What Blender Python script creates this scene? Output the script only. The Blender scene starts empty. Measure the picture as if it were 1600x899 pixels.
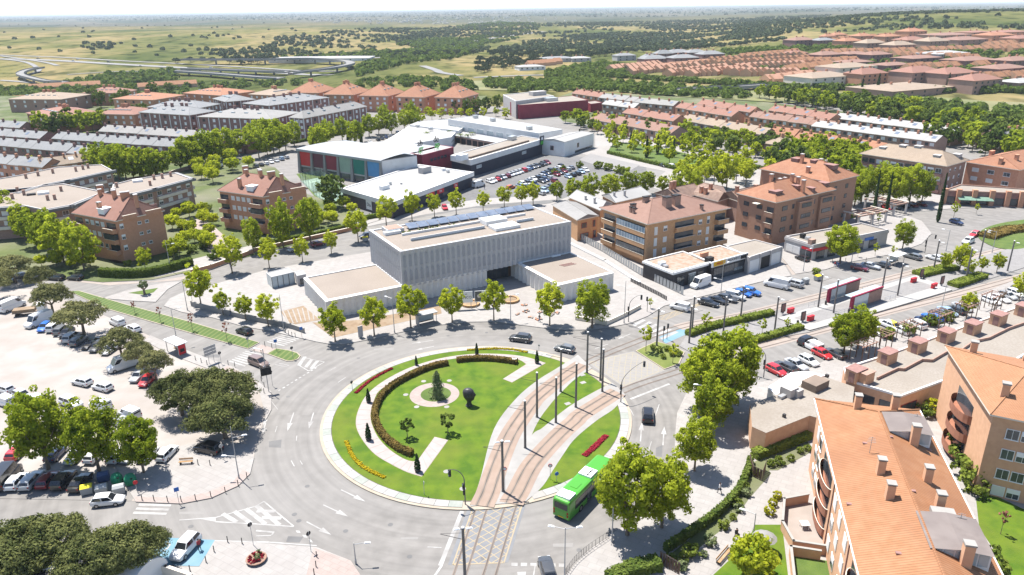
import bpy, bmesh, math, random
from mathutils import Vector, Matrix
random.seed(7)
R = math.radians
# ---------------------------------------------------------------- camera, sky, sun, exposure
F = 1148.0; PITCH = R(20.86); ROLL = R(-0.75); CAMH = 62.0
SC = bpy.context.scene
COL = SC.collection
_u0 = Vector((0, math.sin(PITCH), math.cos(PITCH))); _r0 = Vector((1,0,0))
FW = Vector((0, math.cos(PITCH),-math.sin(PITCH)))
RT = _r0*math.cos(ROLL) + _u0*math.sin(ROLL)
UP = _u0*math.cos(ROLL) - _r0*math.sin(ROLL)
cd = bpy.data.cameras.new('camera'); cam = bpy.data.objects.new('camera', cd); COL.objects.link(cam)
cd.sensor_width = 36; cd.lens = F/1600*36; cd.clip_end = 120000; cd.clip_start = 1
cam.matrix_world = Matrix(((RT.x, UP.x, -FW.x, 0),(RT.y, UP.y, -FW.y, 0),(RT.z, UP.z, -FW.z, CAMH),(0,0,0,1)))
SC.camera = cam
SUN_EL, SUN_AZ = R(66.5), R(-45)          # azimuth clockwise from +Y: the sun stands ahead and to the left
w = bpy.data.worlds.new('World'); SC.world = w; w.use_nodes = True
nt = w.node_tree; bg = nt.nodes['Background']
sky = nt.nodes.new('ShaderNodeTexSky'); sky.sky_type = 'NISHITA'; sky.sun_disc = False
sky.sun_elevation = SUN_EL; sky.sun_rotation = SUN_AZ; sky.altitude = 600; sky.dust_density = 0.6; sky.air_density = 1.0
nt.links.new(sky.outputs[0], bg.inputs[0]); bg.inputs[1].default_value = 0.095
sl = bpy.data.lights.new('sun', 'SUN'); so = bpy.data.objects.new('sun', sl); COL.objects.link(so)
sl.energy = 4.7; sl.angle = R(0.53); sl.color = (1.0,0.955,0.89)
sd = Vector((math.sin(SUN_AZ)*math.cos(SUN_EL), math.cos(SUN_AZ)*math.cos(SUN_EL), math.sin(SUN_EL)))
so.rotation_euler = sd.to_track_quat('Z', 'Y').to_euler(); so.location = (0,0,200)
SC.view_settings.view_transform = 'Standard'; SC.view_settings.look = 'None'
SC.view_settings.gamma = 1; SC.view_settings.use_curve_mapping = False
SC.view_settings.exposure = 1.31
HAZE = 0.000062
SC.cycles.use_denoising = True; SC.cycles.use_adaptive_sampling = False
SC.cycles.max_bounces = 6; SC.cycles.diffuse_bounces = 3; SC.cycles.glossy_bounces = 2
SC.cycles.transmission_bounces = 3; SC.cycles.transparent_max_bounces = 6; SC.cycles.volume_bounces = 0
SC.cycles.caustics_reflective = False; SC.cycles.caustics_refractive = False

# ---------------------------------------------------------------- photo pixel -> point on the ground
def sm(a, b, x):
    t = min(1, max(0,(x-a)/(b-a))); return t*t*(3-2*t)
def TZ(x, y):
    """height of the land"""
    d = math.hypot(x, y)
    if d < 430: return 0.0
    a = math.degrees(math.atan2(x, y))
    z = 14*sm(560,900, d)*sm(10,22, a) + 24*sm(950,1750, d)*sm(12,30, a)*(1-sm(2300,3600, d))
    z += 16*sm(1300,2300, d)*sm(-2,-20, a)*(1-sm(2900,4200, d))
    z -= 10*sm(520,760, d)*sm(-6,-16, a)*(1-sm(900,1300, d))
    z += 6*sm(900,1600, d)*math.sin(x/310+1.3)*math.cos(y/420)*(1-sm(6000,9000, d))
    z += 26*sm(9000,17000, d)*(0.6+0.4*math.sin(a/9.0+0.8))*sm(-25,10, a)
    return z
def ray(px, py): return (px-800)*RT - (py-449.5)*UP + F*FW
def P(px, py, z=0.0):
    d = ray(px, py); t = (z-CAMH)/d.z
    return Vector((d.x*t, d.y*t, z))
def T(px, py):
    d = ray(px, py); d = d/math.hypot(d.x, d.y); s = 60.0; step = 8.0
    while s < 30000:
        x, y, z = d.x*s, d.y*s, CAMH+d.z*s
        if z <= TZ(x, y): break
        s += step; step = max(8, s*0.006)
    return Vector((d.x*s, d.y*s, TZ(d.x*s, d.y*s)))
def proj(p):
    v = Vector(p)-Vector((0,0, CAMH)); q = v.dot(FW)
    return 800+F*v.dot(RT)/q, 449.5-F*v.dot(UP)/q
def Hh(bx, by, ty, b=None):
    b = b or P(bx, by); lo, hi = b.z, b.z+90
    for _ in range(30):
        m = (lo+hi)/2
        if proj((b.x, b.y, m))[1] > ty: lo = m
        else: hi = m
    return lo-b.z

# ---------------------------------------------------------------- materials
MAT = {}
def lin(c):
    return tuple(((v/255)/12.92 if v/255 <= 0.04045 else ((v/255+0.055)/1.055)**2.4) for v in c)
def mk(name, c, c2=None, ns=1.0, rough=0.85, bump=0.0, bs=8.0, metal=0.0, spec=0.3, det=3.0, c3=None, ns3=0.05, coord='world', lo=0.35, hi=0.65, amt3=0.6):
    """surface whose colour wanders between c and c2 (noise), with an optional large-scale drift to c3"""
    m = bpy.data.materials.new(name); m.use_nodes = True; n = m.node_tree; b = n.nodes['Principled BSDF']
    b.inputs['Roughness'].default_value = rough; b.inputs['Metallic'].default_value = metal
    b.inputs['Specular IOR Level'].default_value = spec
    b.inputs['Base Color'].default_value = (*c, 1)
    if c2 or bump or c3:
        if coord == 'world':
            g = n.nodes.new('ShaderNodeNewGeometry'); vec = g.outputs['Position']
        else:
            g = n.nodes.new('ShaderNodeTexCoord'); vec = g.outputs['Object']
    out = None
    if c2:
        t = n.nodes.new('ShaderNodeTexNoise'); t.inputs['Scale'].default_value = ns; t.inputs['Detail'].default_value = det
        n.links.new(vec, t.inputs['Vector'])
        r = n.nodes.new('ShaderNodeValToRGB'); r.color_ramp.elements[0].position = lo; r.color_ramp.elements[1].position = hi
        r.color_ramp.elements[0].color = (*c, 1); r.color_ramp.elements[1].color = (*c2,1)
        n.links.new(t.outputs['Fac'], r.inputs[0]); out = r.outputs[0]
    if c3:
        t3 = n.nodes.new('ShaderNodeTexNoise'); t3.inputs['Scale'].default_value = ns3; t3.inputs['Detail'].default_value = 5
        n.links.new(vec, t3.inputs['Vector'])
        mr = n.nodes.new('ShaderNodeMapRange'); mr.inputs[1].default_value = 0.42; mr.inputs[2].default_value = 0.68; mr.inputs[4].default_value = amt3
        n.links.new(t3.outputs['Fac'], mr.inputs[0])
        mx = n.nodes.new('ShaderNodeMix'); mx.data_type = 'RGBA'
        n.links.new(mr.outputs[0], mx.inputs[0])
        if out: n.links.new(out, mx.inputs[6])
        else: mx.inputs[6].default_value = (*c, 1)
        mx.inputs[7].default_value = (*c3,1); out = mx.outputs[2]
    if out: n.links.new(out, b.inputs['Base Color'])
    if bump:
        tb = n.nodes.new('ShaderNodeTexNoise'); tb.inputs['Scale'].default_value = bs; tb.inputs['Detail'].default_value = 3
        n.links.new(vec, tb.inputs['Vector'])
        bp = n.nodes.new('ShaderNodeBump'); bp.inputs['Strength'].default_value = 1.0; bp.inputs['Distance'].default_value = bump
        n.links.new(tb.outputs['Fac'], bp.inputs['Height']); n.links.new(bp.outputs[0], b.inputs['Normal'])
    MAT[name] = m
    return m
def stripes(name, c, c2, period, axis='Y', bump=0.05, rough=0.8, c3=None, period2=0.0, coord='Object', shade=0.0):
    """courses of roof tiles, corrugation or cladding: bands across an axis of the object's own space"""
    m = mk(name, c, c2, ns=0.9, rough=rough, c3=c3, ns3=0.12); n = m.node_tree; b = n.nodes['Principled BSDF']
    tc = n.nodes.new('ShaderNodeTexCoord'); sx = n.nodes.new('ShaderNodeSeparateXYZ')
    n.links.new(tc.outputs[coord], sx.inputs[0])
    def band(ax, per):
        d = n.nodes.new('ShaderNodeMath'); d.operation = 'DIVIDE'; d.inputs[1].default_value = per
        n.links.new(sx.outputs[ax], d.inputs[0])
        f = n.nodes.new('ShaderNodeMath'); f.operation = 'FRACT'; n.links.new(d.outputs[0], f.inputs[0]); return f.outputs[0]
    hgt = band(axis, period)
    if period2:
        h2 = band('X' if axis != 'X' else 'Y', period2)
        a = n.nodes.new('ShaderNodeMath'); a.operation = 'PINGPONG'; a.inputs[1].default_value = 0.5; n.links.new(h2, a.inputs[0])
        ad = n.nodes.new('ShaderNodeMath'); ad.operation = 'ADD'; n.links.new(hgt, ad.inputs[0]); n.links.new(a.outputs[0], ad.inputs[1]); hgt = ad.outputs[0]
    bp = n.nodes.new('ShaderNodeBump'); bp.inputs['Distance'].default_value = bump
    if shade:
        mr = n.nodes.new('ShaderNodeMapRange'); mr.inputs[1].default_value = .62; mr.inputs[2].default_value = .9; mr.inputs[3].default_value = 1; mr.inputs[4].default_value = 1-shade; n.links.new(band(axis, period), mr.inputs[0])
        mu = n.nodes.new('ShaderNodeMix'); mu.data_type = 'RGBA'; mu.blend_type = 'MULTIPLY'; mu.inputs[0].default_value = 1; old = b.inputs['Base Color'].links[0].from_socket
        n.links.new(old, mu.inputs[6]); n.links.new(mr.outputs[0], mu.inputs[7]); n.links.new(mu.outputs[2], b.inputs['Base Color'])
    n.links.new(hgt, bp.inputs['Height']); n.links.new(bp.outputs[0], b.inputs['Normal'])
    return m
def leafmat(name, c, c2, ns=0.6, transl=0.45):
    m = bpy.data.materials.new(name); m.use_nodes = True; n = m.node_tree
    for x in list(n.nodes):
        if x.type == 'BSDF_PRINCIPLED': n.nodes.remove(x)
    out = n.nodes['Material Output']
    g = n.nodes.new('ShaderNodeNewGeometry'); t = n.nodes.new('ShaderNodeTexNoise'); t.inputs['Scale'].default_value = ns; t.inputs['Detail'].default_value = 2
    n.links.new(g.outputs['Position'], t.inputs['Vector'])
    oi = n.nodes.new('ShaderNodeObjectInfo')
    ad = n.nodes.new('ShaderNodeMath'); ad.operation = 'MULTIPLY_ADD'; ad.inputs[1].default_value = 0.28; n.links.new(oi.outputs['Random'], ad.inputs[0]); n.links.new(t.outputs['Fac'], ad.inputs[2])
    ri = n.nodes.new('ShaderNodeMath'); ri.operation = 'MULTIPLY_ADD'; ri.inputs[1].default_value = 0.3; n.links.new(g.outputs['Random Per Island'], ri.inputs[0]); n.links.new(ad.outputs[0], ri.inputs[2])
    r = n.nodes.new('ShaderNodeValToRGB'); r.color_ramp.elements[0].position = 0.45; r.color_ramp.elements[1].position = 1.05
    r.color_ramp.elements[0].color = (*c, 1); r.color_ramp.elements[1].color = (*c2,1); n.links.new(ri.outputs[0], r.inputs[0])
    d = n.nodes.new('ShaderNodeBsdfDiffuse'); tr = n.nodes.new('ShaderNodeBsdfTranslucent'); mx = n.nodes.new('ShaderNodeMixShader')
    mx.inputs[0].default_value = transl
    n.links.new(r.outputs[0], d.inputs[0]); n.links.new(r.outputs[0], tr.inputs[0])
    n.links.new(d.outputs[0], mx.inputs[1]); n.links.new(tr.outputs[0], mx.inputs[2]); n.links.new(mx.outputs[0], out.inputs[0])
    MAT[name] = m; return m

mk('asphalt', (0.155,0.146,0.136),(0.190,0.179,0.167), ns=0.5, det=6, c3=(0.205,0.196,0.186), ns3=0.03, amt3=.8, rough=0.9, bump=0.004, bs=20)
def streaks(m):
    n = m.node_tree; b = n.nodes['Principled BSDF']; g = n.nodes.new('ShaderNodeNewGeometry')
    v = n.nodes.new('ShaderNodeVectorMath'); v.operation = 'SUBTRACT'; v.inputs[1].default_value = (-6,105.3,0); n.links.new(g.outputs['Position'], v.inputs[0])
    l = n.nodes.new('ShaderNodeVectorMath'); l.operation = 'LENGTH'; n.links.new(v.outputs[0], l.inputs[0])
    x = n.nodes.new('ShaderNodeSeparateXYZ'); n.links.new(v.outputs[0], x.inputs[0]); a = n.nodes.new('ShaderNodeMath'); a.operation = 'ARCTAN2'; n.links.new(x.outputs[1], a.inputs[0]); n.links.new(x.outputs[0], a.inputs[1])
    c = n.nodes.new('ShaderNodeCombineXYZ'); n.links.new(l.outputs['Value'], c.inputs[0]); n.links.new(a.outputs[0], c.inputs[1])
    t = n.nodes.new('ShaderNodeTexNoise'); t.inputs['Scale'].default_value = .9; t.inputs['Detail'].default_value = 4; n.links.new(c.outputs[0], t.inputs['Vector'])
    mr = n.nodes.new('ShaderNodeMapRange'); mr.inputs[1].default_value = .35; mr.inputs[2].default_value = .68; mr.inputs[3].default_value = .86; mr.inputs[4].default_value = 1.06; n.links.new(t.outputs['Fac'], mr.inputs[0])
    mu = n.nodes.new('ShaderNodeMix'); mu.data_type = 'RGBA'; mu.blend_type = 'MULTIPLY'; mu.inputs[0].default_value = 1; old = b.inputs['Base Color'].links[0].from_socket
    n.links.new(old, mu.inputs[6]); n.links.new(mr.outputs[0], mu.inputs[7]); n.links.new(mu.outputs[2], b.inputs['Base Color'])
streaks(MAT['asphalt'])
def joints(m, size, k=.86):
    n = m.node_tree; b = n.nodes['Principled BSDF']; g = n.nodes.new('ShaderNodeNewGeometry'); mp = n.nodes.new('ShaderNodeMapping'); mp.inputs['Rotation'].default_value = (0,0,.52); n.links.new(g.outputs['Position'], mp.inputs[0])
    t = n.nodes.new('ShaderNodeTexBrick'); t.inputs['Scale'].default_value = 1; t.inputs['Brick Width'].default_value = size; t.inputs['Row Height'].default_value = size*.6; t.inputs['Mortar Size'].default_value = .05
    t.inputs['Color1'].default_value = (1,1,1,1); t.inputs['Color2'].default_value = (.93,.93,.93,1); t.inputs['Mortar'].default_value = (k, k, k, 1); n.links.new(mp.outputs[0], t.inputs['Vector'])
    mu = n.nodes.new('ShaderNodeMix'); mu.data_type = 'RGBA'; mu.blend_type = 'MULTIPLY'; mu.inputs[0].default_value = 1; old = b.inputs['Base Color'].links[0].from_socket
    n.links.new(old, mu.inputs[6]); n.links.new(t.outputs[0], mu.inputs[7]); n.links.new(mu.outputs[2], b.inputs['Base Color'])
mk('asphalt_dark', (0.105,0.103,0.103),(0.13,0.128,0.126), ns=0.5, rough=0.9, c3=(0.16,0.155,0.15), ns3=0.06)
mk('paving', (0.255,0.240,0.226),(0.284,0.27,0.256), ns=0.8, c3=(0.238,0.216,0.200), ns3=0.06, rough=0.85)
mk('paving_pink', (0.265,0.212,0.190),(0.29,0.24,0.217), ns=0.9, c3=(0.285,0.25,0.23), ns3=0.08, rough=0.85)
mk('paving_grey', (0.19,0.182,0.176),(0.215,0.206,0.2), ns=0.8, c3=(0.235,0.225,0.215), ns3=0.07)
mk('sand', (0.255,0.230,0.208),(0.298,0.276,0.257), ns=0.22, det=8, c3=(0.222,0.188,0.16), ns3=0.06, rough=0.95, bump=0.02, bs=3)
joints(MAT['paving'], 1.6); joints(MAT['paving_pink'], 1.2); joints(MAT['paving_grey'], 1.2)
mk('earth', (0.17,0.115,0.068),(0.22,0.16,0.105), ns=0.9, c3=(0.25,0.2,0.145), ns3=0.2, bump=0.04, bs=3)
mk('kerbstone', (0.25,0.238,0.22),(0.272,0.26,0.242), ns=1.5)
mk('kerb_cream', (0.285,0.24,0.185),(0.31,0.268,0.215), ns=0.9)
mk('slab_white', (0.272,0.264,0.25),(0.296,0.288,0.274), ns=1.5)
mk('slab_green', (0.215,0.232,0.205),(0.25,0.26,0.235), ns=1.5)
mk('concrete', (0.235,0.228,0.215),(0.268,0.258,0.245), ns=0.6, c3=(0.205,0.192,0.178), ns3=0.2)
mk('setts', (0.228,0.168,0.130),(0.258,0.195,0.155), ns=0.6, c3=(0.2,0.15,0.122), ns3=0.16)
mk('setts_pale', (0.245,0.205,0.178),(0.27,0.23,0.202), ns=0.6, c3=(0.215,0.19,0.168), ns3=0.16)
mk('rail_groove', (0.075,0.066,0.06),(0.115,0.10,0.09), ns=0.5)
mk('rail_grime', (0.16,0.125,0.10),(0.21,0.16,0.125), ns=0.35)
mk('rail_steel', (0.22,0.2,0.18), rough=0.45, metal=0.8)
mk('paint_white', (0.33,0.325,0.316),(0.285,0.277,0.266), ns=1.2, c3=(0.2,0.192,0.183), ns3=0.45, amt3=0.75)
mk('paint_yellow', (0.285,0.232,0.15),(0.265,0.22,0.155), ns=1.0, c3=(0.24,0.2,0.145), ns3=0.4)
mk('paint_yellow_pale', (0.265,0.235,0.17),(0.235,0.212,0.17), ns=1.0)
mk('paint_blue', (0.105,0.205,0.268),(0.125,0.228,0.288), ns=0.7, c3=(0.17,0.24,0.275), ns3=0.25)
mk('grass', (0.042,0.092,0.003),(0.082,0.135,0.005), ns=0.5, c3=(0.105,0.125,0.014), ns3=0.13, amt3=.6, rough=0.95, bump=0.06, bs=9, det=6)
mk('grass_dry', (0.085,0.115,0.025),(0.15,0.165,0.045), ns=0.3, c3=(0.19,0.175,0.07), ns3=0.05, rough=0.95, bump=0.08, bs=4, det=6)
mk('grass_dark', (0.05,0.088,0.016),(0.078,0.12,0.022), ns=0.5, c3=(0.1,0.115,0.035), ns3=0.08, rough=0.95, bump=0.05, bs=6)
mk('garden', (0.048,0.07,0.018),(0.085,0.105,0.03), ns=0.12, c3=(0.19,0.17,0.13), ns3=0.05, rough=0.95, bump=0.15, bs=1.5)
mk('brick_orange', (0.42,0.208,0.125),(0.48,0.245,0.15), ns=1.7, c3=(0.40,0.22,0.15), ns3=0.15, rough=0.9, bump=0.01, bs=14)
mk('brick_ochre', (0.43,0.245,0.125),(0.53,0.305,0.16), ns=2.2, c3=(0.40,0.245,0.145), ns3=0.2, rough=0.9, bump=0.01, bs=14)
mk('brick_walnut', (0.30,0.163,0.105),(0.35,0.195,0.128), ns=1.7, c3=(0.29,0.17,0.118), ns3=0.15, rough=0.9, bump=0.01, bs=14)
mk('brick_peach', (0.50,0.29,0.175),(0.56,0.335,0.205), ns=1.4, c3=(0.48,0.285,0.185), ns3=0.2, rough=0.9, bump=0.008, bs=14)
mk('brick_brown', (0.29,0.185,0.145),(0.35,0.225,0.175), ns=1.8, c3=(0.27,0.175,0.14), ns3=0.15, rough=0.9, bump=0.01, bs=14)
mk('brick_dark', (0.215,0.12,0.105),(0.26,0.15,0.13), ns=1.8, rough=0.9)
mk('brick_red', (0.43,0.205,0.125),(0.49,0.245,0.155), ns=1.5, rough=0.9)
stripes('tile_orange', (0.275,0.130,0.064),(0.305,0.156,0.082),0.15, axis='Z', bump=0.07, c3=(0.262,0.128,0.068), period2=0.28)
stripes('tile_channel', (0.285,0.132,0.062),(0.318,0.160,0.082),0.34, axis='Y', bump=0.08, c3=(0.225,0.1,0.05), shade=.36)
stripes('tile_terracotta', (0.262,0.118,0.066),(0.295,0.146,0.086),0.17, axis='Z', bump=0.06, c3=(0.235,0.112,0.068), period2=0.3)
stripes('tile_brown', (0.195,0.112,0.085),(0.218,0.13,0.10),0.17, axis='Z', bump=0.04, c3=(0.185,0.108,0.083))
stripes('tile_rust', (0.205,0.102,0.074),(0.228,0.118,0.088),0.17, axis='Z', bump=0.04, c3=(0.215,0.116,0.088))
stripes('tile_tan', (0.235,0.18,0.132),(0.268,0.208,0.156),0.17, axis='Z', bump=0.05, c3=(0.21,0.165,0.125))
stripes('tile_mottled', (0.17,0.108,0.082),(0.24,0.165,0.125),0.17, axis='Z', bump=0.06, c3=(0.14,0.095,0.08))
stripes('slate', (0.150,0.154,0.158),(0.180,0.184,0.187),0.2, axis='Z', bump=0.02, c3=(0.205,0.207,0.207))
stripes('slate_warm', (0.185,0.18,0.172),(0.215,0.208,0.2),0.2, axis='Z', bump=0.02, c3=(0.235,0.228,0.22))
stripes('metal_roof', (0.27,0.278,0.282),(0.292,0.30,0.304),1.1, axis='X', bump=0.06, rough=0.5, c3=(0.262,0.272,0.278))
mk('gravel', (0.212,0.178,0.148),(0.248,0.212,0.180), ns=3.5, det=6, c3=(0.20,0.168,0.140), ns3=0.15, rough=0.95, bump=0.05, bs=8)
mk('gravel_grey', (0.215,0.188,0.158),(0.255,0.228,0.198), ns=3.0, det=6, c3=(0.2,0.172,0.142), ns3=0.2, rough=0.95, bump=0.04, bs=8)
mk('gravel_rust', (0.262,0.222,0.178),(0.29,0.25,0.205), ns=2.0, c3=(0.245,0.14,0.085), ns3=0.9, det=5, rough=0.95, bump=0.04, bs=8, amt3=0.9)
mk('roof_white', (0.27,0.266,0.258),(0.295,0.291,0.283), ns=0.3, c3=(0.24,0.234,0.224), ns3=0.1)
mk('white_wall', (0.62,0.615,0.60),(0.68,0.675,0.66), ns=0.5, c3=(0.56,0.545,0.52), ns3=0.2)
mk('render_grey', (0.36,0.34,0.33),(0.41,0.39,0.375), ns=0.6)
mk('cream', (0.58,0.52,0.43),(0.64,0.58,0.49), ns=0.7)
mk('white', (0.75,0.75,0.74), rough=0.5)
mk('frame_white', (0.70,0.70,0.69), rough=0.5)
mk('shutter', (0.66,0.65,0.63),(0.58,0.57,0.55), ns=0.4, rough=0.6)
mk('glass', (0.035,0.042,0.05),(0.07,0.08,0.092), ns=0.35, rough=0.12, spec=0.6)
mk('glass_blue', (0.10,0.15,0.20),(0.20,0.26,0.31), ns=0.3, rough=0.12, spec=0.7)
mk('glass_pale', (0.30,0.36,0.38),(0.42,0.48,0.50), ns=0.3, rough=0.12, spec=0.7)
mk('dark', (0.022,0.021,0.022), rough=0.7)
mk('black_panel', (0.028,0.027,0.031),(0.04,0.038,0.043), ns=0.4, rough=0.5)
stripes('plum_cladding', (0.085,0.07,0.082),(0.105,0.088,0.10),1.0, axis='X', bump=0.03, rough=0.6)
mk('navy', (0.018,0.022,0.042),(0.024,0.029,0.052), ns=0.2, rough=0.55)
mk('burgundy', (0.205,0.022,0.042),(0.24,0.03,0.05), ns=0.4, rough=0.6)
mk('iron', (0.045,0.042,0.042), rough=0.6)
mk('pole_grey', (0.115,0.105,0.102),(0.15,0.138,0.132), ns=0.7, rough=0.55)
mk('galv', (0.36,0.36,0.36), rough=0.5, metal=0.3)
mk('steel', (0.45,0.46,0.47), rough=0.4, metal=0.6)
mk('bronze', (0.028,0.027,0.029),(0.05,0.048,0.05), ns=2, rough=0.45)
mk('wood', (0.30,0.18,0.085),(0.40,0.25,0.13), ns=1.5, rough=0.8)
mk('bark', (0.135,0.10,0.072),(0.22,0.17,0.125), ns=2.5, rough=0.95, bump=0.05, bs=5)
mk('red', (0.52,0.025,0.035), rough=0.5)
mk('blue_sign', (0.03,0.13,0.42), rough=0.5)
mk('tyre', (0.02,0.02,0.02), rough=0.8)
mk('rim', (0.34,0.34,0.35), rough=0.35, metal=0.7)
mk('lamp_red', (0.30,0.012,0.012), rough=0.25)
mk('lamp_clear', (0.55,0.56,0.58), rough=0.15)
mk('flower_red', (0.38,0.02,0.03),(0.28,0.012,0.02), ns=4, bump=0.1, bs=6)
mk('flower_yellow', (0.62,0.50,0.02),(0.50,0.36,0.015), ns=4, bump=0.1, bs=6)
mk('skin', (0.42,0.25,0.17)); mk('cloth_dark', (0.03,0.03,0.035)); mk('cloth_white', (0.6,0.6,0.6)); mk('cloth_red', (0.35,0.04,0.05)); mk('cloth_blue', (0.06,0.1,0.22)); mk('hair', (0.03,0.02,0.015))
leafmat('leaf_plane', (0.115,0.172,0.014),(0.39,0.44,0.036), transl=.54)
leafmat('leaf_lime', (0.19,0.25,0.016),(0.52,0.55,0.044), transl=.57)
leafmat('leaf_dark', (0.05,0.088,0.02),(0.155,0.20,0.042), transl=0.38)
leafmat('leaf_pine', (0.068,0.08,0.03),(0.22,0.215,0.09), transl=0.25)
leafmat('leaf_pine_dark', (0.042,0.058,0.02),(0.165,0.175,0.062), transl=0.25)
leafmat('leaf_oak', (0.034,0.052,0.028),(0.075,0.095,0.045), transl=0.15, ns=0.1)
leafmat('leaf_cypress', (0.022,0.046,0.018),(0.05,0.08,0.028), transl=0.15)
leafmat('leaf_hedge', (0.08,0.125,0.022),(0.21,0.25,0.045), transl=0.3)
leafmat('leaf_yellow', (0.22,0.24,0.012),(0.40,0.38,0.02), transl=0.3)
leafmat('leaf_copper', (0.075,0.06,0.018),(0.20,0.14,0.045), transl=0.25)
leafmat('leaf_olive', (0.10,0.13,0.06),(0.22,0.26,0.12), transl=0.3)
leafmat('leaf_red', (0.16,0.06,0.045),(0.30,0.14,0.10), transl=0.3)
leafmat('flowers_red', (0.16,0.012,0.022),(0.30,0.03,0.045), transl=0.2, ns=3)
leafmat('flowers_yellow', (0.24,0.17,0.01),(0.50,0.40,0.02), transl=0.2, ns=3)

# ---------------------------------------------------------------- mesh helpers
class MB:
    def __init__(s): s.v = []; s.f = []; s.m = []
    def add(s, vs, fs, mi=0):
        b = len(s.v); s.v += [tuple(q) for q in vs]
        for f in fs: s.f.append(tuple(b+i for i in f)); s.m.append(mi)
        return s
    def poly(s, pts, z=None, mi=0):
        pts = [(p[0], p[1], z if z is not None else p[2]) for p in pts]
        a = sum(pts[i][0]*pts[(i+1) % len(pts)][1]-pts[(i+1) % len(pts)][0]*pts[i][1] for i in range(len(pts)))
        if a < 0: pts.reverse()
        return s.add(pts, [tuple(range(len(pts)))], mi)
    def prism(s, pts, z0, z1, mi=0, ms=None):
        a = sum(pts[i][0]*pts[(i+1) % len(pts)][1]-pts[(i+1) % len(pts)][0]*pts[i][1] for i in range(len(pts)))
        pts = [(p[0], p[1]) for p in pts]
        if a < 0: pts.reverse()
        n = len(pts); ms = mi if ms is None else ms
        s.add([(x, y, z1) for x, y in pts], [tuple(range(n))], mi)
        s.add([(x, y, z0) for x, y in pts]+[(x, y, z1) for x, y in pts], [(i, (i+1) % n, n+(i+1) % n, n+i) for i in range(n)], ms)
        return s
    def box(s, c, d, rz=0.0, mi=0, taper=1.0):
        x, y, z = d[0]/2, d[1]/2, d[2]/2; ca, sa = math.cos(rz), math.sin(rz); vs = []
        for k in (-1,1):
            t = taper if k > 0 else 1
            for i, j in ((-1,-1),(1,-1),(1,1),(-1,1)):
                a, b = i*x*t, j*y*t
                vs.append((c[0]+a*ca-b*sa, c[1]+a*sa+b*ca, c[2]+k*z))
        return s.add(vs, [(3,2,1,0),(4,5,6,7),(0,1,5,4),(1,2,6,5),(2,3,7,6),(3,0,4,7)], mi)
    def b2(s, x0, x1, y0, y1, z0, z1, mi=0):
        return s.box(((x0+x1)/2,(y0+y1)/2,(z0+z1)/2),(x1-x0, y1-y0, z1-z0),0, mi)
    def tube(s, p, q, r0, r1=None, n=6, mi=0, cap=True):
        p, q = Vector(p), Vector(q); r1 = r0 if r1 is None else r1
        d = (q-p).normalized(); a = d.orthogonal().normalized(); b = d.cross(a)
        vs = [p+(a*math.cos(2*math.pi*i/n)+b*math.sin(2*math.pi*i/n))*r0 for i in range(n)]
        vs += [q+(a*math.cos(2*math.pi*i/n)+b*math.sin(2*math.pi*i/n))*r1 for i in range(n)]
        fs = [(i, (i+1) % n, n+(i+1) % n, n+i) for i in range(n)]
        if cap: fs += [tuple(range(n-1,-1,-1)), tuple(range(n, 2*n))]
        return s.add(vs, fs, mi)
    def path(s, pts, r, n=6, mi=0):
        for i in range(len(pts)-1): s.tube(pts[i], pts[i+1], r if not isinstance(r, (list, tuple)) else r[i], r if not isinstance(r, (list, tuple)) else r[i+1], n, mi)
        return s
    def lathe(s, prof, n=10, mi=0, c=(0,0,0)):
        vs = []; fs = []
        for r, z in prof:
            for i in range(n): vs.append((c[0]+r*math.cos(2*math.pi*i/n), c[1]+r*math.sin(2*math.pi*i/n), c[2]+z))
        for k in range(len(prof)-1):
            for i in range(n): fs.append((k*n+i, k*n+(i+1) % n, (k+1)*n+(i+1) % n, (k+1)*n+i))
        fs.append(tuple(range(n-1,-1,-1))); fs.append(tuple((len(prof)-1)*n+i for i in range(n)))
        return s.add(vs, fs, mi)
    def ribbon(s, pts, w, z, mi=0, off=0.0):
        L = []; Rr = []
        for i, p in enumerate(pts):
            a = pts[max(i-1,0)]; b = pts[min(i+1, len(pts)-1)]
            d = Vector((b[0]-a[0], b[1]-a[1])).normalized(); nx, ny = -d.y, d.x
            L.append((p[0]+nx*(off+w/2), p[1]+ny*(off+w/2), z)); Rr.append((p[0]+nx*(off-w/2), p[1]+ny*(off-w/2), z))
        n = len(pts)
        return s.add(Rr+L, [(i, i+1, n+i+1, n+i) for i in range(n-1)], mi)
    def mesh(s, name, mats, smooth=False):
        me = bpy.data.meshes.new(name); me.from_pydata(s.v, [], s.f)
        for m in mats: me.materials.append(MAT[m] if isinstance(m, str) else m)
        if any(s.m): me.polygons.foreach_set('material_index', s.m)
        if smooth: me.polygons.foreach_set('use_smooth', [True]*len(s.f))
        me.update(); return me
    def build(s, name, mats, parent=None, loc=(0,0,0), rz=0.0, smooth=False):
        if isinstance(mats, str): mats = [mats]
        return obj(name, s.mesh(name, mats, smooth), parent, loc, rz)
def obj(name, me, parent=None, loc=(0,0,0), rz=0.0):
    o = bpy.data.objects.new(name, me); COL.objects.link(o); o.location = loc
    o.rotation_euler = (0,0, rz)
    if parent: o.parent = parent
    return o
def tag(o, label, cat, group=None):
    o['label'] = label; o['category'] = cat
    if group: o['group'] = group
    return o
def struct(o): o['kind'] = 'structure'; return o
def stuff(o, label=None, cat=None):
    o['kind'] = 'stuff'
    if label: o['label'] = label; o['category'] = cat
    return o
def thing(name, label, cat, loc=(0,0,0), rz=0.0, group=None):
    return tag(obj(name, None, None, loc, rz), label, cat, group)
_kids = {}
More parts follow.
